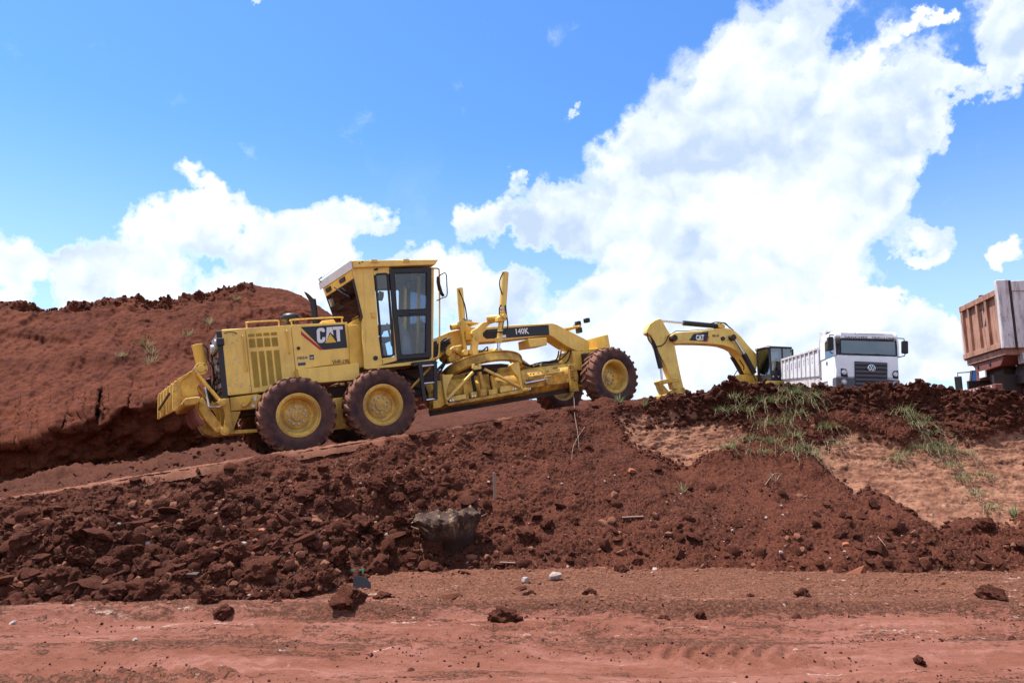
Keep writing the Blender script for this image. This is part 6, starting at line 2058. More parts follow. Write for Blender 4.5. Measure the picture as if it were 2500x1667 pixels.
    for (y, z), r in zip([(-0.946, 1.304), (1.065, 1.276), (-0.958, 0.903), (1.049, 0.884)], (0.105, 0.095, 0.11, 0.105)):
        hl = MB().lathe([(r, 0.0), (r, 0.05), (r * 0.88, 0.055), (r * 0.8, 0.03), (r * 0.4, 0.045), (0.001, 0.05)], (0.035, y, z), (1, 0, 0), 24).build('headlamp', 'lamp_glass', t)
        MB().lathe([(r * 1.12, 0.0), (r * 1.12, 0.045), (r, 0.05), (r, 0.0)], (0.035, y, z), (1, 0, 0), 24).build('bezel', 'dark_plastic', hl)
    pq = [(-0.100, 0.844), (0.309, 0.826), (0.305, 0.702), (-0.105, 0.710)]
    MB().prism(pq, 0.071, 0.095, 'x').build('number_plate', 'plate_red', t)
    def face_text(body, p0, p1, h, mat, x, bold=0.015, shear=0.0, name='lettering'):
        a, b_ = Vector((x, p0[0], p0[1])), Vector((x, p1[0], p1[1]))
        return lettering(name, body, a, (b_ - a).normalized(), (0, 0, 1), h, (b_ - a).length, mat, t, bold, shear)
    q = [(-0.089, 0.709), (0.281, 0.700)]
    face_text('AUQ-3694', q[0], q[1], 0.11, 'decal_white', 0.098, 0.02)
    q = [(-0.871, 2.728), (0.033, 2.745), (0.201, 2.733), (1.067, 2.723), (-0.868, 2.823), (-0.458, 2.886), (0.690, 2.872), (-0.454, 2.992)]
    face_text('SANCHES', q[0], q[1], 0.085, 'text_dark', 0.036, 0.01)
    face_text('TRIPOLONI', q[2], q[3], 0.085, 'text_dark', 0.036, 0.01)
    face_text('Constellation', q[5], q[6], 0.13, 'bolt_steel', 0.030, 0.0, 0.35)
    vis = MB().prism([(-0.02, zw1 + 0.04), (0.031, zw1 + 0.04), (0.024, zw1 + 0.27), (-0.02, zw1 + 0.27)], -1.02, 1.06).build('visor_panel', Wt, cab, 0.01)
    # mirrors
    for s, q in ((-1, [(-1.539, 2.757), (-1.322, 2.789), (-1.334, 2.205), (-1.555, 2.188)]), (1, [(1.405, 2.677), (1.626, 2.672), (1.612, 2.139), (1.388, 2.159)])):
        m = MB().prism(roundpoly(q, 0.05), -0.10, 0.06, 'x')
        mi = m.build('mirror', 'hose', t, 0.02)
        yc = sum(p[0] for p in q) / 4
        zc = sum(p[1] for p in q) / 4
        h = abs(q[0][1] - q[2][1]) / 2
        arm = MB()
        arm.tube([(-0.1, s * 1.2, zc + h + 0.12), (-0.05, yc, zc + h + 0.10), (-0.03, yc, zc + h)], 0.022, 6)
        arm.tube([(-0.1, s * 1.2, zc - h - 0.16), (-0.05, yc, zc - h - 0.08), (-0.03, yc, zc - h)], 0.022, 6)
        arm.build('mirror_arm', 'hose', mi)
    # wheel arch and step on the side
    MB().prism([(-1.9, 0.95), (-1.75, 1.12), (-0.75, 1.12), (-0.62, 0.95), (-0.62, 0.75), (-0.75, 0.75), (-0.85, 1.0), (-1.65, 1.0), (-1.75, 0.75), (-1.9, 0.75)], -1.30, -0.9).build('wheel_arch', Wt, t, 0.02)
    MB().prism([(-1.9, 0.95), (-1.75, 1.12), (-0.75, 1.12), (-0.62, 0.95), (-0.62, 0.75), (-0.75, 0.75), (-0.85, 1.0), (-1.65, 1.0), (-1.75, 0.75), (-1.9, 0.75)], 0.9, 1.30).build('wheel_arch', Wt, t, 0.02)
    MB().box(-0.62, -0.36, -1.28, -0.95, 0.45, 1.0).build('step', Wt, t, 0.02)
    for x in (-1.25, -5.6, -6.9):
        for s in (-1, 1):
            truck_wheel(t, x, s * 1.08)
    MB().box(-8.3, -0.4, -0.45, 0.45, 0.6, 0.95).build('chassis', 'dark_frame', t)
    # tipper bed: ribbed side, headboard with cab guard
    by0, by1 = -1.24, 1.24
    side = [(-8.043, 2.853), (-2.515, 2.587), (-2.105, 1.400), (-2.444, 1.352), (-7.658, 1.608), (-8.001, 1.708)]
    sx = [p[0] for p in side]
    xb0, xb1 = max(min(sx), -7.8), -2.05
    zt, zbm = 2.64, 1.60
    bed = empty('bed', parent=t)
    for y in (by0, by1 - 0.05):
        MB().prism([(xb0, zt + 0.22), (xb1, zt - 0.02), (xb1, zbm - 0.25), (xb0, zbm + 0.2)], y, y + 0.05).build('side_board', 'bed_grey', bed, 0.008)
    MB().prism([(xb0, zt + 0.235), (xb1, zt - 0.005), (xb1, zt - 0.11), (xb0, zt + 0.12)], by0 - 0.06, by0 - 0.003).build('top_rail', 'bed_rust', bed, 0.015)
    MB().prism([(xb0, zt + 0.235), (xb1, zt - 0.005), (xb1, zt - 0.11), (xb0, zt + 0.12)], by1 + 0.003, by1 + 0.06).build('top_rail', 'bed_rust', bed, 0.015)
    n = 9
    for i in range(n + 1):
        x = xb0 + (xb1 - xb0) * i / n
        f = i / n
        za, zc = (zbm + 0.2) * (1 - f) + (zbm - 0.25) * f, (zt + 0.12) * (1 - f) + (zt - 0.11) * f
        for y in (by0 - 0.055, by1 + 0.003):
            MB().box(x, x + 0.12, y, y + 0.052, za, zc).build('side_rib', 'bed_grey', bed, 0.01)
    # stencilled marks between the ribs
    for i, ch in enumerate('JFELECTO'[:8]):
        f = (i + 0.62) / n
        x = xb0 + (xb1 - xb0) * f
        zc = (zt - 0.3) * f + (zt - 0.1) * (1 - f)
        lettering('lettering', ch, (x - 0.05, by0 - 0.004, zc - 0.35), (1, 0, 0), (0, 0, 1), 0.30, 0.22, 'sticker_blue', bed, 0.01)
    MB().prism([(xb0, zbm + 0.2), (xb1, zbm - 0.25), (xb1, zbm - 0.33), (xb0, zbm + 0.1)], by0 + 0.05, by1 - 0.05).build('bed_floor', 'bed_grey', bed)
    MB().prism([(xb0 - 0.06, zt + 0.22), (xb0, zt + 0.22), (xb0, zbm + 0.1), (xb0 - 0.06, zbm + 0.1)], by0, by1).build('tailgate', 'bed_rust', bed)
    MB().prism([(xb1 - 0.02, zbm - 0.33), (xb1 + 0.06, zbm - 0.33), (xb1 + 0.12, zt), (xb1 + 0.30, 3.22), (xb1 + 0.20, 3.25), (xb1 + 0.0, zt)], by0, by1).build('headboard', 'bed_grey', bed, 0.012)
    MB().prism([(xb1 + 0.2, 3.20), (xb1 + 1.0, 3.16), (xb1 + 1.0, 3.23), (xb1 + 0.2, 3.28)], by0, by1).build('cab_guard', 'bed_grey', bed, 0.01)
    MB().prism([(xb1 + 0.03, zt + 0.03), (xb1 + 0.30, 3.20), (xb1 + 0.95, 3.17), (xb1 + 0.75, zt + 0.12), (xb1 + 0.4, zt + 0.02)], by0, by0 + 0.04).build('guard_gusset', 'bed_grey', bed, 0.006)
    m = MB()
    m.prism([(xb0 + 0.3, zt + 0.1), (xb0 + 1.5, zt + 0.24), (xb0 + 3.5, zt + 0.12), (xb0 + 5, zt + 0.05), (xb1 - 0.1, zt - 0.3)], by0 + 0.15, by1 - 0.15)
    ld = m.build('soil_load', 'clod_soil', bed, 0.08)
    MB().prism([(xb0 + 0.2, zbm + 0.05), (xb1, zbm - 0.35), (xb1, zbm - 0.8), (xb0 + 1, zbm - 0.55)], by0 + 0.02, by0 + 0.06).build('mud_guard', 'bed_rust', bed, 0.01)
    return t


build_tipper()


# ---------------------------------------------------------------- dump truck entering on the right, tail first
def build_dump_truck():
    t = empty('dump_truck', ((0.97437, 0.22495, 0.00000, 12.40071),(-0.22495, 0.97437, 0.00000, 18.10000),(0.00000, 0.00000, 1.00000, 2.54755),(0.00000, 0.00000, 0.00000, 1.00000)))
    tag(t, 'rusty white dump truck cut off by the right frame edge, ribbed tailgate showing', 'truck')
    bed = empty('bed', parent=t)
    y0, y1 = -1.80, 0.58
    zb, zt = 1.60, 3.02
    L = 5.5
    # tailgate: panel with frame, three ribs, inclined bottom
    MB().box(0.02, 0.07, y0 + 0.10, y1 - 0.05, zb + 0.05, zt - 0.02).build('tailgate', 'tailgate_rust', bed)
    MB().box(-0.06, 0.06, y0 + 0.02, y1, zt - 0.12, zt + 0.03).build('tailgate_rail', 'tailgate_rust', bed, 0.012)
    MB().box(-0.08, 0.06, y0 + 0.02, y1, zb - 0.02, zb + 0.12).build('tailgate_rail', 'tailgate_rust', bed, 0.012)
    for i, y in enumerate((y1 - 0.10, 0.08, -0.45, -0.98, y0 + 0.22)):
        MB().box(-0.05, 0.03, y - 0.05, y + 0.05, zb + 0.12, zt - 0.12).build('tailgate_rib', 'tailgate_rust', bed, 0.012)
    lettering('lettering', '12', (0.0185, -0.52, zt - 0.75), (0, -1, 0), (0, 0, 1), 0.5, 0.36, 'text_dark', bed, 0.02)
    # corner posts and the near side
    MB().box(-0.10, 0.16, y0 - 0.05, y0 + 0.10, zb - 0.05, zt + 0.22).build('corner_post', 'bed_rust', bed, 0.02)
    MB().box(-0.05, 0.12, y1 - 0.04, y1 + 0.06, zb - 0.05, zt + 0.06).build('corner_post', 'bed_rust', bed, 0.02)
    MB().box(0.175, 0.21, y0 - 0.045, y0 + 0.02, zb - 0.05, zt + 0.2).build('seam', 'dark_frame', bed)
    MB().box(0.21, L, y0, y0 + 0.06, zb - 0.02, zt + 0.16).build('side_board', 'bed_rust', bed, 0.01)
    MB().box(0.21, L, y0 - 0.05, y0 - 0.002, zt - 0.08, zt + 0.18).build('top_rail', 'bed_rust', bed, 0.015)
    MB().box(0.21, 0.42, y0 - 0.045, y0 - 0.002, zb - 0.05, zt - 0.09).build('side_post', 'bed_rust', bed, 0.012)
    MB().box(0.95, 1.10, y0 - 0.045, y0 - 0.002, zb - 0.05, zt - 0.09).build('side_post', 'bed_rust', bed, 0.012)
    MB().box(0.43, L, y0 - 0.04, y0 - 0.001, zb - 0.0, zb + 0.14).build('bottom_rail', 'bed_rust', bed, 0.02)
    MB().box(0.21, L, y1 - 0.06, y1, zb, zt + 0.1).build('side_board', 'bed_rust', bed)
    MB().box(0.05, L, y0 + 0.05, y1 - 0.05, zb - 0.02, zb + 0.04).build('bed_floor', 'bed_rust', bed)
    MB().box(L, L + 0.06, y0, y1, zb, zt + 0.3).build('headboard', 'bed_rust', bed)
    MB().box(0.50, 0.68, y0 - 0.046, y0 - 0.041, zb + 0.32, zb + 0.38).build('reflector', 'plate_red', bed)
    MB().box(0.58, 0.85, y0 - 0.006, y0 - 0.001, zb + 0.62, zb + 0.68).build('side_mark', 'text_dark', bed)
    MB().prism(rrect(-0.02, 0.12, zt + 0.03, zt + 0.10, 0.02), -0.66, -0.60).build('pin', 'dirty_red', bed)
    # subframe under the tail
    MB().prism([(-0.02, zb - 0.20), (-0.02, zb - 0.02), (L, zb - 0.02), (L, zb - 0.12), (0.5, zb - 0.22)], y0 + 0.1, y1 - 0.05).build('rear_crossbeam', 'tailgate_rust', bed, 0.02)
    MB().prism([(y0 + 0.25, zb - 0.2), (y1 - 0.25, zb - 0.2), (y1 - 0.5, zb - 0.46), (y0 + 0.5, zb - 0.42)], 0.02, 0.4, 'x').build('hinge_beam', 'dirty_red', bed, 0.02)
    for y in (-0.05, -0.75):
        MB().cyl((-0.0, y, zb - 0.30), (0.03, y, zb - 0.30), 0.05, 12).build('hinge_hole', 'hose', bed)
    MB().box(0.05, 0.35, 0.0, 0.22, zb - 0.66, zb - 0.44).build('tail_lamp', 'dirty_red', bed, 0.01)
    MB().box(0.3, 0.6, y0 - 0.02, y0 + 0.25, zb - 0.42, zb - 0.16).build('side_bracket', 'bed_rust', bed, 0.01)
    # chassis, bumper, wheels
    MB().box(0.2, 7.5, -1.0, -0.2, 0.85, 1.2).build('chassis', 'dark_frame', t)
    bp = MB().box(-0.35, -0.18, -1.78, 0.55, 0.48, 0.70).build('bumper', 'dirty_red', t, 0.02)
    for i in range(11):
        y = -1.68 + i * 0.2
        MB().add([(-0.354, y, 0.50), (-0.354, y + 0.07, 0.50), (-0.354, y + 0.14, 0.68), (-0.354, y + 0.07, 0.68)], [(0, 1, 2, 3)]).build('bumper_stripe', 'bed_rust', bp, smooth=0)
    for y in (-1.4, 0.1):
        MB().box(-0.2, 0.9, y, y + 0.1, 0.55, 0.95).build('bumper_arm', 'dark_frame', t)
    MB().box(-0.20, -0.17, -0.95, -0.6, 0.95, 1.12).build('number_plate', 'decal_white', t)
    MB().prism([(0.25, 0.70), (0.45, 1.35), (2.8, 1.40), (2.9, 0.7)], -1.72, -1.2).build('mud_guard', 'dark_frame', t, 0.03)
    for x in (0.9, 2.2, 6.2):
        for y in (-1.55, 0.3):
            truck_wheel(t, x, y)
    m = MB()
    m.tube([(0.1, 0.2, zb - 0.5), (0.4, -0.4, zb - 0.62), (0.7, -0.9, zb - 0.55)], 0.02, 5, 4)
    m.build('chain', 'dark_frame', t)
    cb = empty('cab', parent=t)
    MB().prism([(5.8, 0.9), (7.9, 0.9), (8.0, 1.7), (7.7, 2.7), (5.8, 2.75)], -1.8, 0.58).build('cab_shell', 'white_truck', cb, 0.06)
    return t


build_dump_truck()


def build_parked_cab():
    """the nose of another truck under and beyond the raised tail"""
    p = [(2440, 17.191, 24.000, 4.075)]
    t = empty('parked_truck', Matrix.Translation(Vector(p[0][1:]) + Vector((0.1, 0, -1.95))) @ Matrix.Rotation(R(-150), 4, 'Z'))
    tag(t, 'pale truck cab with side mirror seen beneath the dump truck bed', 'truck')
    # x forward; built like a plain cab-over
    MB().prism([(-1.9, 0.5), (0.0, 0.5), (0.05, 1.5), (-1.9, 1.5)], -1.2, 1.2).build('cab_body', 'white_truck', t, 0.05)
    MB().prism([(-1.9, 2.45), (-0.35, 2.45), (-0.45, 2.6), (-1.9, 2.62)], -1.15, 1.15).build('cab_roof', 'white_truck', t, 0.05)
    for y in (-1.17, 1.10):
        MB().prism([(-0.08, 1.5), (0.04, 1.5), (-0.33, 2.46), (-0.43, 2.46)], y, y + 0.07).build('front_pillar', 'dark_frame', t, 0.01)
        MB().box(-1.9, -1.2, y, y + 0.06, 1.48, 2.46).build('rear_pillar', 'white_truck', t, 0.01)
        MB().prism([(-1.2, 1.5), (-0.06, 1.5), (-0.42, 2.46), (-1.2, 2.46)], y + 0.02, y + 0.03).build('side_window', 'glass_black', t, smooth=0)
    MB().add([(0.02, -1.1, 1.5), (0.02, 1.1, 1.5), (-0.36, 1.1, 2.46), (-0.36, -1.1, 2.46), (0.01, -1.1, 1.5), (0.01, 1.1, 1.5), (-0.37, 1.1, 2.46), (-0.37, -1.1, 2.46)],
             [(0, 1, 2, 3), (7, 6, 5, 4), (0, 4, 5, 1), (1, 5, 6, 2), (2, 6, 7, 3), (3, 7, 4, 0)]).build('windscreen', 'glass_dark', t, smooth=0)
    for s in (-1, 1):
        mi = MB().box(-0.05, 0.05, s * 1.45 - 0.12, s * 1.45 + 0.12, 1.75, 2.25).build('mirror', 'hose', t, 0.03)
        m = MB()
        m.tube([(-0.3, s * 1.15, 2.4), (0, s * 1.45, 2.38), (0, s * 1.45, 2.2)], 0.02, 5)
        m.build('mirror_arm', 'hose', mi)
    MB().box(-0.4, 0.12, -1.2, 1.2, 0.35, 0.75).build('bumper', 'grey_plastic', t, 0.03)
    for x in (-1.0, -4.5):
        for s in (-1, 1):
            truck_wheel(t, x, s * 1.0)
    MB().box(-6.0, -1.9, -0.4, 0.4, 0.6, 0.95).build('chassis', 'dark_frame', t)
    MB().prism([(-6.2, 1.0), (-2.1, 1.0), (-2.1, 2.3), (-6.2, 2.3)], -1.2, 1.2).build('bed', 'bed_grey', t, 0.03)


build_parked_cab()


# ---------------------------------------------------------------- loose things on the ground
def bank_at(t, s):
    """surface point and normal of the bank at column t, rise s"""
    j = int(np.argmin(np.abs(TT - t)))
    i = int(np.clip(round(s * (NR - 1)), 0, NR - 1))
    return Vector(BANK[i, j]), Vector(BANK_N[i, j])


def ico(sub):
    bm = bmesh.new()
    bmesh.ops.create_icosphere(bm, subdivisions=sub, radius=1.0)
    v = np.array([p.co[:] for p in bm.verts])
    f = np.array([[p.index for p in q.verts] for q in bm.faces])
    bm.free()
    return v, f


ICO1, ICO2, ICO4 = ico(1), ico(2), ico(4)


def lump(base, seed, rough=0.35, facets=0.5, squash=(1, 1, 0.75)):
    v, f = base
    r_ = np.random.default_rng(seed)
    d = 1 + rough * fbm(v, 1.1, 3, 0.55, off=seed * 3.7) + rough * 0.35 * fbm(v, 4.0, 2, 0.6, off=seed)
    p = v * d[:, None]
    for _ in range(int(6 * facets) + 1):
        n = r_.normal(size=3)
        n /= np.linalg.norm(n)
        lim = r_.uniform(0.62, 0.92)
        x = p @ n
        p = p - np.where(x > lim, x - lim, 0)[:, None] * n * 0.9
    return p * np.array(squash), f


def np_mesh(name, v, f, mat, smooth=True, angle=50):
    me = bpy.data.meshes.new(name)
    me.vertices.add(len(v))
    me.vertices.foreach_set('co', v.astype(np.float32).ravel())
    me.loops.add(f.size)
    me.loops.foreach_set('vertex_index', f.astype(np.int32).ravel())
    k2 = f.shape[1]
    me.polygons.add(len(f))
    me.polygons.foreach_set('loop_start', np.arange(0, f.size, k2, dtype=np.int32))
    me.polygons.foreach_set('loop_total', np.full(len(f), k2, dtype=np.int32))
    me.update(calc_edges=True)
    me.materials.append(MATS[mat])
    if smooth:
        me.polygons.foreach_set('use_smooth', np.ones(len(f), bool))
        me.set_sharp_from_angle(angle=R(angle))
    return me


CLODS = []
for i in range(10):
    v, f = lump(ICO4, 100 + i, 0.42, 0.6, (1, 0.9, 0.78))
    v = v * (1 + 0.16 * fbm(v, 2.6, 4, 0.62, off=i * 7.0) - 0.10 * fbm(v, 5.0, 3, 0.6, ridged=True, off=i))[:, None]
    CLODS.append(np_mesh('soil_clod', v, f, 'clod_soil', True, 60))
SLABS = []
for i in range(4):
    v, f = lump(ICO2, 200 + i, 0.35, 1.0, (1.25, 0.8, 0.36))
    SLABS.append(np_mesh('soil_slab', v, f, 'clod_soil', True, 35))
STONES = []
for i in range(5):
    v, f = lump(ICO2, 300 + i, 0.3, 1.4, (1, 0.85, 0.7))
    STONES.append(np_mesh('stone', v, f, 'stone_pale', True, 25))


def place(mesh, name, loc, size, label, cat, group=None, sink=0.25, rot=None, up=None):
    o = link(bpy.data.objects.new(name, mesh))
    sx = size * random.uniform(0.9, 1.12)
    o.scale = (sx, size * random.uniform(0.85, 1.1), size * random.uniform(0.85, 1.1))
    e = rot if rot is not None else (random.uniform(-0.5, 0.5), random.uniform(-0.5, 0.5), random.uniform(0, 6.28))
    o.rotation_euler = e
    o.location = Vector(loc) + Vector((0, 0, size * (0.55 - sink)))
    tag(o, label, cat, group)
    return o


random.seed(21)
# the large clods one can point to on the bank: (column, rise), half width in metres, label
big_bank = list(zip([(635, 0.160), (255, 0.000), (520, 0.835), (770, 0.659), (735, 0.812), (470, 0.276), (180, 0.559), (500, 0.075), (65, 0.020), (920, 0.619), (560, 0.531), (700, 0.373), (180, 0.238), (370, 0.113), (880, 0.025), (1330, 0.258), (1392, 0.937), (1260, 0.308), (820, 0.198)],
    (0.24, 0.13, 0.15, 0.16, 0.13, 0.15, 0.14, 0.12, 0.20, 0.11, 0.13, 0.14, 0.16, 0.13, 0.12, 0.12, 0.09, 0.10, 0.16),
    ('big pyramid-shaped soil clod at the foot of the bank', 'round soil clod at the left foot of the bank above the road edge', 'large round clod below the ramp edge, left of the rear wheel', 'dark lumpy clod near the ramp edge under the rear wheel',
     'small dark clod just above the lump under the rear wheel', 'blocky clod above the pyramid-shaped clod', 'upright clod on the far left of the bank', 'round clod between the pyramid-shaped clod and the road', 'wide clod at the left edge of the picture by the road',
     'hollow clod just below the ramp under the middle wheel', 'clod in the middle of the left rubble slope', 'flat-topped clod right of the left rubble middle', 'angular block low on the left rubble slope', 'pale-topped clod left of the pyramid-shaped clod',
     'clod just above the green glass shard', 'rounded clod right of the charred stump', 'root-bound clod on the brow in front of the blade', 'clod right of the stump beside the brick chip', 'squat clod left of the green glass shard')))
n_clod = 0
for (ts, size, lab) in big_bank:
    p, n = bank_at(*ts)
    place(random.choice(CLODS), 'soil_clod', p + n * 0.02, size, lab, 'clod', 'soil clods', 0.30)
    n_clod += 1
# clods lying on the road and apron: (x, y) metres
road_clods = [(855, -1.692, 7.497, 0.000), (937, -1.395, 7.786, 0.000), (1092, -0.702, 7.766, 0.000), (1235, -0.061, 7.111, 0.000), (510, -3.254, 7.687, 0.000), (408, -3.803, 7.888, 0.000), (320, -4.111, 7.726, 0.000), (680, -2.442, 7.497, 0.000), (1293, 0.200, 8.099, 0.000), (1438, 0.885, 8.210, 0.000), (1622, 1.505, 7.094, 0.000), (1706, 1.919, 7.369, 0.000), (1942, 2.807, 7.111, 0.000), (1957, 3.300, 8.143, 0.000), (2420, 5.213, 7.786, 0.000), (168, -4.733, 7.648, 0.000), (545, -2.960, 7.351, 0.000), (1270, 0.098, 8.560, 0.000), (1520, 1.504, 9.667, 0.000), (2240, 3.308, 5.905, 0.000), (1005, -0.780, 5.637, 0.000), (2467, 4.519, 6.532, 0.000), (1830, 2.730, 8.210, 0.000)]
sizes = (0.205, 0.11, 0.15, 0.17, 0.13, 0.09, 0.10, 0.06, 0.07, 0.08, 0.065, 0.065, 0.06, 0.12, 0.15, 0.06, 0.10, 0.09, 0.11, 0.06, 0.04, 0.04, 0.05)
labs = ('largest soil clod on the road edge, below the dark slate piece', 'clod just right of the largest clod on the road edge', 'flat disc-like clod on the road, right of the largest clod', 'rugged dark clod lying alone on the road below the white stone',
        'clod at the road edge below the pyramid-shaped clod', 'lone round clod on the road edge left of the pyramid-shaped clod', 'clod pair member on the left road edge', 'small clod fallen forward of the pyramid-shaped clod', 'small clod on the gravel below the white stone',
        'tawny clod on the gravel right of the white stone', 'small dark clod left of the pair on the right road', 'small dark clod right of the pair on the right road', 'single small clod in the right middle of the road', 'triangular clod on the gravel apron at right',
        'broad dark clod on the apron at the right edge', 'little clod at the far left road edge', 'clod tumbled against the left road edge', 'dark flat clod left of the white stone', 'clod with pale cap at the bank foot right of the white stone',
        'small clod near the bottom right of the road', 'tiny flat clod near the bottom middle of the road', 'tiny clod at the right edge of the road', 'tiny clod on the gravel left of the triangular clod')
for q, sz, lab in zip(road_clods, sizes, labs):
    z = road_z(q[1], q[2])
    flat = 'disc' in lab or 'flat' in lab
    place(random.choice(SLABS if flat else CLODS), 'soil_clod', (q[1], q[2] - sz * 0.2, z), sz, lab, 'clod', 'soil clods', 0.36 if not flat else 0.48, rot=(random.uniform(-0.25, 0.25), random.uniform(-0.25, 0.25), random.uniform(0, 6.28)))
    n_clod += 1


def bank_density(t, s):
    """how stony the bank is: rubble on the left and along the foot, fine soil higher up"""
    left = 1 - sstep(np.array(t), 900, 1300)
    foot = 1 - sstep(np.array(s), 0.12, 0.55)
    return np.minimum(1.0, 0.08 + 0.75 * left * (1 - sstep(np.array(s), 0.62, 0.95)) + foot * (0.35 + 0.35 * left))


def sample_bank(n, power=1.0):
    out = []
    while len(out) < n:
        t = rng.uniform(-350, 2850, 4000)
        s = rng.uniform(0.0, 0.97, 4000)
        ok = rng.random(4000) < bank_density(t, s) ** power
        j = np.clip(np.searchsorted(TT, t), 0, NC - 1)
        i = np.clip((s * (NR - 1)).astype(int), 0, NR - 1)
        ok &= BANK_BARE[i, j] < 0.3
        out += list(zip(i[ok], j[ok]))
    return np.array(out[:n])


pts = sample_bank(252, 2.0)
for k2, (i, j) in enumerate(pts):
    size = 0.055 + 0.14 * rng.random() ** 1.9 * (1.0 if TT[j] < 1150 else 0.55)
    me = random.choice(CLODS) if rng.random() < 0.75 else random.choice(SLABS)
    tj, si = TT[j], i / (NR - 1)
    zx = 'near the left picture edge' if tj < 150 else 'left below the ripper' if tj < 360 else 'below the ripper and grille' if tj < 560 else 'below the grader wheels' if tj < 1000 else 'around and below the wooden stake' if tj < 1480 else 'below the left bare patch' if tj < 1960 else 'below the right bare cut'
    zy = 'low' if si < 0.33 else 'midway up' if si < 0.66 else 'high'
    kd = 'flat' if me in SLABS else 'chunky' if size > 0.09 else 'small round'
    place(me, 'soil_clod', BANK[i, j], size, '%s soil clod %s on the bank, %s' % (kd, zy, zx), 'clod', '%s clods %s on the bank %s' % (kd, zy, zx), 0.25)


def scatter(name, n, base, smin, smax, pw, mat, variants, sampler, seed, squash=(1, 0.9, 0.75)):
    """many small lumps joined as one mass"""
    r_ = np.random.default_rng(seed)
    B = [lump(base, seed + q, 0.55, 0.25, squash) for q in range(variants)]
    pos = sampler(n)
    V, F = [], []
    off = 0
    for q in range(variants):
        sel = pos[q::variants]
        m = len(sel)
        if not m:
            continue
        v, f = B[q]
        sz = smin + (smax - smin) * r_.random(m) ** pw
        a, b, c = r_.uniform(0, 6.28, (3, m))
        ca, sa, cb, sb, cc, sc = np.cos(a), np.sin(a), np.cos(b * 0.2), np.sin(b * 0.2), np.cos(c), np.sin(c)
        Rz = np.zeros((m, 3, 3))
        Rz[:, 0, 0], Rz[:, 0, 1], Rz[:, 1, 0], Rz[:, 1, 1], Rz[:, 2, 2] = ca, -sa, sa, ca, 1
        Rx = np.zeros((m, 3, 3))
        Rx[:, 0, 0], Rx[:, 1, 1], Rx[:, 1, 2], Rx[:, 2, 1], Rx[:, 2, 2] = 1, cb, -sb, sb, cb
        M = (Rx @ Rz) * (sz[:, None, None] * r_.uniform(0.8, 1.25, (m, 1, 3)))
        W = np.einsum('mij,vj->mvi', M, v) + sel[:, None, :] + np.array([0, 0, 1.0]) * (sz * 0.22)[:, None, None]
        V.append(W.reshape(-1, 3))
        F.append((f[None] + (np.arange(m) * len(v))[:, None, None] + off).reshape(-1, 3))
        off += m * len(v)
    me = np_mesh(name, np.concatenate(V), np.concatenate(F), mat, True, 45)
    o = link(bpy.data.objects.new(name, me))
    return o


def on_bank(power):
    def f(n):
        ij = sample_bank(n, power)
        return BANK[ij[:, 0], ij[:, 1]]
    return f


def on_road(y0, y1, dens=None):
    def f(n):
        x = rng.uniform(-8.5, 10.5, n)
        y = rng.uniform(y0, y1, n)
        z = road_height(x[None], y[None])[0][0]
        return np.stack([x, y, z], 1)
    return f


def on_road_patches(n):
    out = []
    while len(out) < n:
        p = on_road(4.4, 7.7)(6000)
        q = p * [0.35, 1.5, 0]
        ok = fbm(q, 1.6, 4, 0.6, off=33) + 0.9 * (rng.random(6000) - 0.5) > 0.42
        out += list(p[ok])
    return np.array(out[:n])


def on_brow(n):
    out = []
    j = rng.integers(int(NC * 0.60), NC - 1, n)
    i = np.clip((NR * (1 - 0.18 * rng.random(n) ** 1.3)).astype(int), 0, NR - 1)
    return BANK[i, j]


def on_hill_crest(n):
    j = rng.integers(0, int(HILL.shape[1] * 0.66), n)
    i = rng.integers(236, 262, n)
    return HILL[i, j]


def on_hill_cut(n):
    j = rng.integers(0, int(HILL.shape[1] * 0.75), n)
    i = (rng.random(n) ** 3 * 30).astype(int)
    return HILL[i, j]


tag(scatter('rubble', 4300, ICO1, 0.012, 0.11, 3.6, 'clod_soil', 8, on_bank(1.5), 41), 'broken red-brown rubble strewn over the bank', 'rubble', kind='stuff')
tag(scatter('crumbs', 13000, ico(1), 0.007, 0.022, 1.6, 'soil_bank', 4, on_bank(0.6), 51), 'fine red soil crumbs covering the bank', 'soil crumbs', kind='stuff')
tag(scatter('dry_rubble', 1500, ICO1, 0.008, 0.075, 3.4, 'soil_track', 8, on_bank(1.2), 45), 'paler dry rubble among the dark lumps of the bank', 'rubble', kind='stuff')


def on_seam(n):
    ii, jj = np.where((BANK_BARE > 0.06) & (BANK_BARE < 0.995))
    w = (1 - BANK_BARE[ii, jj]) ** 1.2 + 0.03
    k3 = rng.choice(len(ii), n, p=w / w.sum())
    return BANK[ii[k3], jj[k3]]


tag(scatter('spill', 2600, ico(1), 0.006, 0.05, 3.2, 'soil_bank', 5, on_seam, 47), 'dark crumbs spilt over the edge of the bare cut', 'soil crumbs', kind='stuff')
tag(scatter('gravel', 2600, ICO1, 0.006, 0.028, 2.6, 'gravel_tan', 5, on_road(7.5, 9.9), 61), 'tan gravel along the foot of the bank', 'gravel', kind='stuff')
tag(scatter('road_grit', 4200, ico(1), 0.003, 0.015, 3.4, 'clod_soil', 5, on_road_patches, 71), 'dark soil crumbs scattered on the road', 'soil crumbs', kind='stuff')
tag(scatter('spoil_lumps', 4600, ICO1, 0.008, 0.085, 4.2, 'soil_dark', 8, on_brow, 81), 'dark wet-looking spoil lumps along the right brow', 'spoil', kind='stuff')
tag(scatter('hill_lumps', 1500, ICO1, 0.015, 0.085, 2.4, 'soil_dark', 8, on_hill_crest, 91), 'dark clods lining the crest of the hill', 'spoil', kind='stuff')
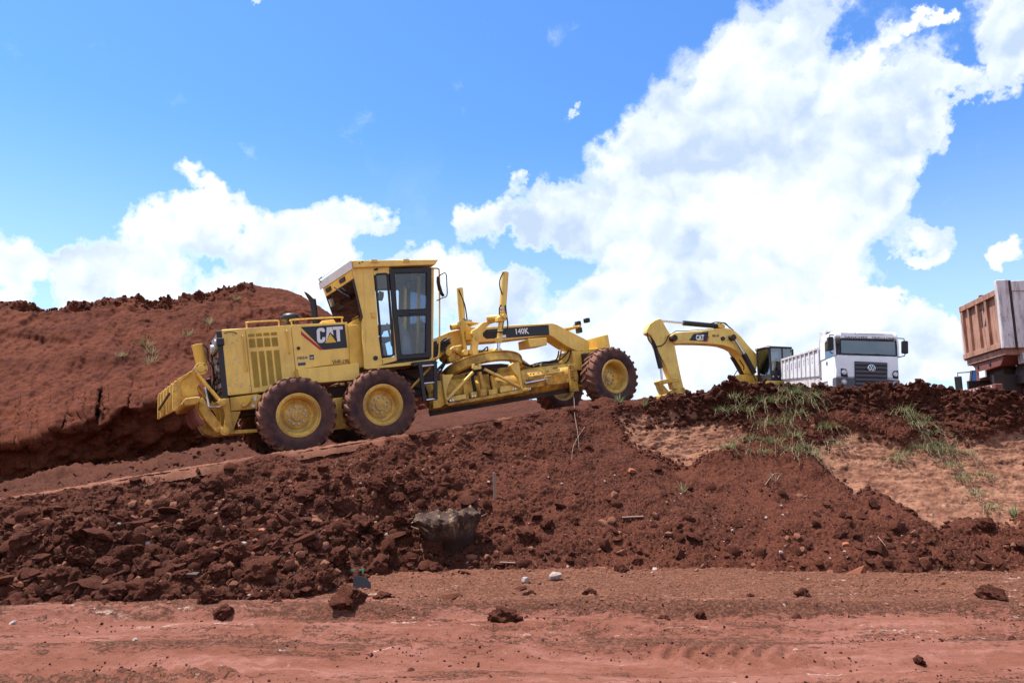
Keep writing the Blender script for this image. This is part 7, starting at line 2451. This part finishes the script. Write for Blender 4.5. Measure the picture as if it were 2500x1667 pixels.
tag(scatter('cut_lumps', 900, ICO1, 0.02, 0.13, 2.8, 'soil_hill', 8, on_hill_cut, 95), 'fallen lumps along the foot of the cut', 'spoil', kind='stuff')
def on_ramp(n):
    x = rng.uniform(-8, 1.2, n)
    y = rng.uniform(1.8, 5.2, n)
    z = 0.10 * np.exp(-((y - 3.6) / 0.6) ** 2) + (y - 1.6) * 0.10 - 0.02
    return (np.stack([x, y, z, np.ones(n)], 1) @ GMn.T)[:, :3]


tag(scatter('ramp_lumps', 700, ICO1, 0.012, 0.09, 3.2, 'soil_ramp', 6, on_ramp, 99), 'loose lumps of soil on the far side of the ramp', 'spoil', kind='stuff')
tag(scatter('pale_chips', 520, ICO1, 0.006, 0.026, 2.2, 'stone_pale', 5, on_bank(1.0), 97, (1, 0.8, 0.5)), 'small pale stone chips among the rubble', 'stone chips', kind='stuff')

# pale stones one can point to
st_bank = list(zip([(598, 0.363), (720, 0.391), (300, 0.489), (325, 0.143), (945, 0.283), (1370, 0.499), (1780, 0.206), (1895, 0.110), (365, 0.373), (1590, 0.033), (1905, 0.298)],
    (0.050, 0.035, 0.040, 0.045, 0.040, 0.030, 0.035, 0.035, 0.04, 0.055, 0.03),
    ('white stone chip in the left rubble middle', 'white stone above the slab in the left rubble', 'whitish elongated stone low on the left rubble', 'white crumpled-looking stone near the left bank foot', 'grey-white stone left of the charred stump', 'white stone upslope right of the stake',
     'white stone low on the right bank under the bare patch', 'white chip low on the right bank', 'pale stone beside the orange brick chip', 'pale upright stone at the bank foot right of centre', 'white stone near the edge of the bare right cut')))
for (ts, sz, lab) in st_bank:
    p, n = bank_at(*ts)
    place(random.choice(STONES), 'stone', p + n * 0.02, sz, lab, 'stone', 'pale stones', 0.1)
st_road = list(zip([(1354, 0.546, 9.134, 0.000), (1282, 0.165, 8.943, -0.000), (1430, 1.082, 10.411, -0.000), (1228, -0.173, 13.507, 0.000), (1600, 2.052, 10.161, 0.000), (30, -4.741, 6.824, 0.000), (330, -3.327, 6.370, -0.000)], (0.098, 0.07, 0.06, 0.05, 0.07, 0.035, 0.03),
    ('large white stone on the gravel apron at the picture centre', 'tan stone with white edge left of the large white stone', 'flat tan stone at the bank foot right of the white stone', 'flat pale slab at the right foot of the stump', 'grey-white rounded stone at the bank foot', 'pale stone pressed in the road at the far left', 'pale stone half sunk in the left road')))
for q, sz, lab in st_road:
    place(random.choice(STONES), 'stone', (q[1], q[2], road_z(q[1], q[2])), sz, lab, 'stone', 'pale stones', 0.1 if sz > 0.06 else 0.3)

# brick and tile chips
chips = list(zip([(375, 0.303), (1278, 0.213), (2045, 0.148), (2230, 0.093), (1740, 0.256), (640, 0.419), (1540, 0.486)], (0.055, 0.045, 0.045, 0.06, 0.03, 0.05, 0.07),
    ('orange brick chip low in the left rubble', 'orange brick chip right of the charred stump', 'pinkish brick piece low on the right bank', 'brick piece at the lower right below the bare cut', 'small orange chip below the left bare patch', 'flat brown tile piece in the left rubble', 'brown tile shard on the slope below the brow weeds')))
for (ts, sz, lab) in chips:
    p, n = bank_at(*ts)
    m = MB()
    m.prism([(-1, -0.35), (0.9, -0.45), (1.0, 0.2), (0.3, 0.5), (-0.8, 0.4)], -0.5, 0.45)
    o = m.build('brick_chip', 'brick_orange', None, 0.05)
    o.scale = (sz,) * 3
    o.location = p + n * (sz * 0.4)
    o.rotation_euler = (random.uniform(-0.5, 0.5), random.uniform(-0.4, 0.4), random.uniform(-0.6, 0.6))
    tag(o, lab, 'brick chip', 'brick and tile chips')

# plank piece leaning at the right foot
p, n = bank_at(*[(2052, 0.020)][0])
m = MB()
m.prism([(-0.21, -0.10), (-0.14, -0.12), (0.06, -0.08), (0.22, 0.13), (0.13, 0.10), (-0.05, 0.02)], -0.02, 0.02)
o = m.build('tile_slab', 'brick_orange', None, 0.006)
o.location = p + n * 0.09
o.rotation_euler = (R(-25), 0, 0)
tag(o, 'pointed reddish slab leaning at the right foot of the bank', 'slab')

# wooden stake
p, n = bank_at(*[(1208, 0.439)][0])
o = MB().prism([(-0.024, -0.10), (0.024, -0.10), (0.026, 0.40), (0.010, 0.42), (-0.022, 0.415)], -0.014, 0.014).build('wooden_stake', 'wood_grey', None, 0.003)
o.location = p
o.rotation_euler = (R(6), R(-3), R(8))
tag(o, 'upright weathered wooden stake above the charred stump', 'stake')


def long_bit(ts, ln, w, h, ang, lab, name='plank', mat='wood_grey', tilt=0.0):
    p, n = bank_at(*ts)
    o = MB().prism([(-ln / 2, -h / 2), (ln / 2, -h / 2 * 0.7), (ln / 2 * 0.96, h / 2), (-ln / 2 * 0.97, h / 2 * 0.8)], -w / 2, w / 2).build(name, mat, None, 0.006)
    o.location = p + n * (h * 0.6)
    o.rotation_euler = (0.2, ang, tilt)
    tag(o, lab, 'plank')


long_bit([(450, 0.190)][0], 0.40, 0.08, 0.05, R(2), 'dark plank stub lying level in the lower left rubble', mat='dark_frame')
long_bit([(1540, 0.276)][0], 0.34, 0.03, 0.022, R(-2), 'thin stick lying on the slope right of the stump')
long_bit([(1240, 0.080)][0], 0.22, 0.025, 0.02, R(3), 'short stick at the foot of the bank below the stump')
long_bit([(740, 0.313)][0], 0.34, 0.18, 0.07, R(-22), 'tilted flat slab of hard soil in the left rubble', 'soil_slab', 'clod_soil')
long_bit([(905, 0.366)][0], 0.20, 0.05, 0.04, R(-20), 'weathered wood splinter left of the stump')

# green glass shard and dark slate piece at the bank foot
q = [(853, -2.197, 9.604, 0.000), (880, -1.818, 8.560, 0.000)]
gp, gn = bank_at(*[(853, 0.063)][0])
o = MB().prism([(-0.085, 0.05), (-0.07, 0.00), (0.075, -0.015), (0.09, 0.055)], -0.012, 0.012).build('glass_shard', 'green_glass', None, 0.003)
o.location = gp + gn * 0.10 + Vector((0, 0, 0.03))
o.rotation_euler = (R(-20), R(2), R(6))
tag(o, 'green glass shard sticking up at the bank foot', 'glass shard')
z = road_z(q[1][1], q[1][2])
o = MB().prism([(-0.10, 0.085), (-0.10, -0.06), (0.12, -0.06), (0.11, 0.01), (0.05, 0.06), (-0.03, 0.085)], -0.012, 0.012).build('slate_piece', 'slate_dark', None, 0.004)
o.location = (q[1][1] + 0.03, q[1][2] - 0.10, z + 0.06)
o.rotation_euler = (R(-15), 0, R(-4))
tag(o, 'dark blue-grey slate piece behind the largest clod', 'slate piece')


# charred stump
def build_stump():
    p, n = bank_at(*[(1100, 0.221)][0])
    st = empty('tree_stump', Matrix.Translation(p + Vector((0, 0.05, 0.13))) @ Euler((R(10), R(-6), R(8))).to_matrix().to_4x4())
    tag(st, 'charred tree stump with pale split wood lying in the bank', 'tree stump')
    v, f = ico(5)
    d = 1 + 0.26 * fbm(v, 1.0, 3, 0.5, off=7) + 0.16 * fbm(v * [2.6, 2.6, 0.8], 1.6, 4, 0.6, off=3, ridged=True) + 0.05 * fbm(v * [3, 3, 1], 5, 3, 0.6)
    v = v * d[:, None]
    up = v[:, 2].copy()
    # ragged torn top, narrower rounded base
    v[:, 2] = np.where(up > 0.45, 0.45 + (up - 0.45) * 0.40 + 0.20 * np.clip(fbm(v * [5, 5, 0.5], 1.1, 3, 0.6, off=4), -0.2, 1), up)
    cutr = np.random.default_rng(12)
    for _ in range(9):
        nn = cutr.normal(size=3) * [1, 1, 0.5]
        nn /= np.linalg.norm(nn)
        lim = cutr.uniform(0.55, 0.85)
        xx = v @ nn
        v = v - np.where(xx > lim, xx - lim, 0)[:, None] * nn * 0.85
    flare = 1 + 0.35 * np.clip(up, -0.7, 0.9)
    v[:, 0] *= flare * 0.46
    v[:, 1] *= flare * 0.38
    v[:, 2] *= 0.44
    # sawn face towards the road: sunken disc low in the middle
    disc = np.exp(-(((v[:, 0] + 0.03) / 0.22) ** 4 + ((v[:, 2] + 0.20) / 0.20) ** 4)) * (v[:, 1] < 0)
    v[:, 1] += disc * 0.07
    me = np_mesh('body', v, f, 'charred_wood', True, 55)
    at = me.attributes.new('char', 'FLOAT', 'POINT')
    tt_ = me.attributes.new('torn', 'FLOAT', 'POINT')
    tt_.data.foreach_set('value', np.clip((v[:, 2] + 0.02 + 0.10 * fbm(v, 2.5, 3)) / 0.14, 0, 1).astype(np.float32))
    at.data.foreach_set('value', (0.12 + 0.95 * disc + 0.35 * (v[:, 2] < -0.05)).astype(np.float32))
    link(bpy.data.objects.new('body', me), st)
    r_ = random.Random(5)
    for i in range(34):
        a = r_.uniform(0, 6.28)
        rr = r_.uniform(0.55, 1.0)
        x, y = 0.52 * rr * math.cos(a), 0.40 * rr * math.sin(a)
        h = r_.uniform(0.03, 0.10)
        w = r_.uniform(0.010, 0.030)
        z0 = 0.15 + r_.uniform(-0.06, 0.03)
        lean = Vector((x * 0.22, y * 0.22, h))
        m = MB()
        b0 = Vector((x, y, z0))
        u = Vector((-math.sin(a), math.cos(a), 0)) * w
        t_ = Vector((math.cos(a), math.sin(a), 0)) * w * 0.6
        m.add([b0 - u - t_, b0 + u - t_, b0 + u + t_, b0 - u + t_, b0 + lean - u * 0.5, b0 + lean * r_.uniform(0.7, 1.2) + u * 0.3, b0 + lean * 0.8 + t_ * 0.5],
              [(0, 3, 2, 1), (0, 1, 5, 4), (1, 2, 6, 5), (2, 3, 6), (3, 0, 4, 6), (4, 5, 6)])
        m.build('splinter', r_.choice(['splinter_wood', 'splinter_wood', 'wood_grey', 'dark_frame']), st)


build_stump()


# ---------------------------------------------------------------- weeds
def weed_mesh(seed, n, h, spread, droop, dry, stems=0, width=0.006):
    """tuft of bent blades and leafy stems"""
    r_ = random.Random(seed)
    vs, fs, at = [], [], []

    def blade(base, d, ln, w, dr, dryv):
        u = Vector((-d.y, d.x, 0.0))
        u = u.normalized() if u.length > 1e-4 else Vector((1, 0, 0))
        k0 = len(vs)
        pt = Vector(base)
        dd = Vector(d)
        for s in range(5):
            ww = w * (1 - s / 4.0) ** 0.7 + 0.0006
            vs.append(pt - u * ww)
            vs.append(pt + u * ww)
            at.extend([dryv, dryv])
            pt = pt + dd * (ln / 4)
            dd = (dd + Vector((0, 0, -dr))).normalized()
        for s in range(4):
            fs.append((k0 + 2 * s, k0 + 2 * s + 1, k0 + 2 * s + 3, k0 + 2 * s + 2))
    for i in range(n):
        a = r_.uniform(0, 6.28)
        b = Vector((math.cos(a), math.sin(a), 0)) * (spread * r_.random() ** 0.7)
        tilt = r_.uniform(0.2, 1.1)
        d = Vector((math.cos(a + r_.uniform(-0.8, 0.8)) * tilt, math.sin(a) * tilt, 1)).normalized()
        blade(b, d, h * r_.uniform(0.5, 1.15), width * r_.uniform(0.6, 1.3), droop * r_.uniform(0.4, 1.4), min(1, max(0, r_.gauss(dry, 0.28))))
    for i in range(stems):
        # runner hanging down the slope with side leaves
        a = r_.uniform(-1.0, 1.0) - 1.57
        pt = Vector((r_.uniform(-spread, spread), 0, 0.04))
        dd = Vector((math.cos(a), math.sin(a), 0.35)).normalized()
        ln = h * r_.uniform(1.2, 3.2)
        steps = 12
        for s in range(steps):
            nx = pt + dd * (ln / steps)
            u = Vector((-dd.y, dd.x, 0)).normalized() * 0.0028
            k0 = len(vs)
            vs.extend([pt - u, pt + u, nx + u, nx - u])
            at.extend([0.9] * 4)
            fs.append((k0, k0 + 1, k0 + 2, k0 + 3))
            if r_.random() < 0.75:
                sd = Vector((r_.uniform(-1, 1), r_.uniform(-1, 0.3), r_.uniform(0, 1))).normalized()
                blade(pt, sd, h * r_.uniform(0.2, 0.45), width * 0.9, 0.25, min(1, max(0, r_.gauss(dry, 0.3))))
            pt = nx
            dd = (dd + Vector((r_.uniform(-0.3, 0.3), r_.uniform(-0.3, 0.15), -0.16 + r_.uniform(-0.2, 0.2)))).normalized()
    me = bpy.data.meshes.new('weed')
    me.from_pydata([tuple(v) for v in vs], [], fs)
    a = me.attributes.new('dry', 'FLOAT', 'POINT')
    a.data.foreach_set('value', at)
    me.materials.append(MATS['leaf'])
    return me


def weed(loc, seed, n, h, spread, droop, dry, stems, label, group=None, name='grass_tuft', cat='grass tuft', width=0.006):
    o = link(bpy.data.objects.new(name, weed_mesh(seed, n, h, spread, droop, dry, stems, width)))
    o.location = loc
    o.rotation_euler = (0, 0, random.uniform(-0.3, 0.3))
    tag(o, label, cat, group)
    return o


W1 = list(zip([(1775, 0.865), (1800, 0.902), (1835, 0.820), (1870, 0.872), (1905, 0.882), (1935, 0.932), (1965, 0.880), (1985, 0.907), (1955, 0.805), (1925, 0.749), (1890, 0.724), (1855, 0.674), (1910, 0.629), (1960, 0.667), (1990, 0.617), (2040, 0.734), (2070, 0.667), (1820, 0.694), (1800, 0.604), (1880, 0.569), (1955, 0.579), (2005, 0.566)],
    (0.30, 0.26, 0.34, 0.36, 0.42, 0.40, 0.40, 0.34, 0.34, 0.3, 0.3, 0.26, 0.28, 0.3, 0.28, 0.26, 0.24, 0.26, 0.2, 0.2, 0.3, 0.24)))
for i, (ts, h) in enumerate(W1):
    p, n = bank_at(*ts)
    weed(p, 500 + i, 54, h * 0.75, 0.22, 0.30, 0.42 if i % 3 else 0.18, 7, '%s grass tuft on the brow below the %s' % ('half-dry straggling' if i % 3 else 'greener', 'excavator cab' if ts[0] < 1880 else 'truck bed' if ts[0] < 1960 else 'truck cab'), 'weeds on the brow below the vehicles')
W2 = list(zip([(2225, 0.850), (2245, 0.810), (2270, 0.772), (2300, 0.737), (2330, 0.704), (2355, 0.672), (2320, 0.662), (2365, 0.584), (2385, 0.514), (2410, 0.439), (2435, 0.386), (2290, 0.679), (2240, 0.632), (2225, 0.594), (2410, 0.672), (2450, 0.549)], (0.34, 0.36, 0.36, 0.34, 0.36, 0.34, 0.28, 0.26, 0.24, 0.22, 0.2, 0.28, 0.24, 0.22, 0.22, 0.2)))
for i, (ts, h) in enumerate(W2):
    p, n = bank_at(*ts)
    weed(p, 600 + i, 44, h * 0.72, 0.17, 0.30, 0.42, 7, 'grass tuft %s of the green line trailing down the right cut' % ('at the top' if ts[1] > 0.85 else 'in the middle' if ts[1] > 0.65 else 'at the lower end'), 'weeds down the right cut')
singles = [
    ([(1512, 0.960)][0], 0.26, 34, 0.10, 'leafy green weed in front of the front wheel'),
    ([(1572, 0.947)][0], 0.20, 34, 0.12, 'low green weed on the brow right of the front wheel'),
    ([(1668, 0.383)][0], 0.22, 14, 0.35, 'pale green weed standing alone on the slope under the left bare patch'),
    ([(1755, 0.000)][0], 0.17, 16, 0.05, 'fresh green grass tuft at the bank foot'),
    ([(2008, 0.013)][0], 0.10, 12, 0.0, 'tiny green sprout left of the leaning slab'),
    ([(1688, 0.000)][0], 0.08, 10, 0.0, 'tiny green sprout left of the fresh grass tuft'),
    ([(2270, 0.063)][0], 0.10, 14, 0.1, 'small green weed low at the right foot'),
    ([(2170, 0.005)][0], 0.07, 10, 0.0, 'tiny sprout at the right foot of the bank'),
    ([(1905, 0.421)][0], 0.22, 10, 0.85, 'dry bleached stem tuft between the bare patches'),
    ([(2485, 0.348)][0], 0.22, 26, 0.3, 'green tuft at the right picture edge on the cut'),
]
for i, (ts, h, n_, dry, lab) in enumerate(singles):
    p, n = bank_at(*ts)
    weed(p, 700 + i, n_, h, 0.05, 0.20, dry, 0, lab, None, width=0.008)
# weeds on the hill face: (column px of the hill, row)
for i, (j, r_, h, lab) in enumerate(((0.517, 170, 0.5, 'larger dry weed in the middle of the hill face'), (0.521, 140, 0.4, 'second weed below the larger one on the hill face'), (0.573, 178, 0.3, 'dark little weed on the hill face by the ripper cylinder'),
                                     (0.524, 155, 0.25, 'faint weed between the two hill weeds'), (0.482, 150, 0.22, 'small weed left on the hill face'), (0.635, 222, 0.22, 'small weed high on the hill face under the peak'), (0.60, 190, 0.35, 'weed on the hill face behind the hood corner'))):
    p = HILL[r_, int(j * HILL.shape[1])]
    weed(p, 800 + i, 30, h, 0.14, 0.14, 0.5, 0, lab, None, width=0.012)

# hanging root in front of the blade, and dry stems on the bank
def stem(pts, r, lab, name='dry_root'):
    m = MB()
    m.tube(pts, [r, r * 0.5], 5, 4)
    o = m.build(name, 'wood_grey')
    tag(o, lab, 'root')


P = [bank_at(*q)[0] for q in [(1396, 1.000), (1400, 0.900), (1406, 0.767), (1415, 0.674)]]
stem([P[0] + Vector((0, -0.05, 0.22)), P[0] + Vector((0.02, -0.08, 0.12)), P[1] + Vector((0, -0.08, 0.03)), P[2] + Vector((0, -0.06, 0.02)), P[3]], 0.007, 'thin bleached root hanging over the brow in front of the blade end')
P = [bank_at(*q)[0] for q in [(1425, 0.822), (1400, 0.709), (1395, 0.624)]]
stem([p + Vector((0, -0.05, 0.03)) for p in P], 0.006, 'fine curved root beside the hanging root')
P = [bank_at(*q)[0] for q in [(1875, 0.398), (1905, 0.454), (1930, 0.474)]]
stem([p + Vector((0, -0.05, 0.04)) for p in P], 0.008, 'dry bent twig between the two bare patches')
P = [bank_at(*q)[0] for q in [(2125, 0.193), (2140, 0.135)]]
stem([p + Vector((0, -0.05, 0.05)) for p in P], 0.006, 'short dry twig low on the right bank')
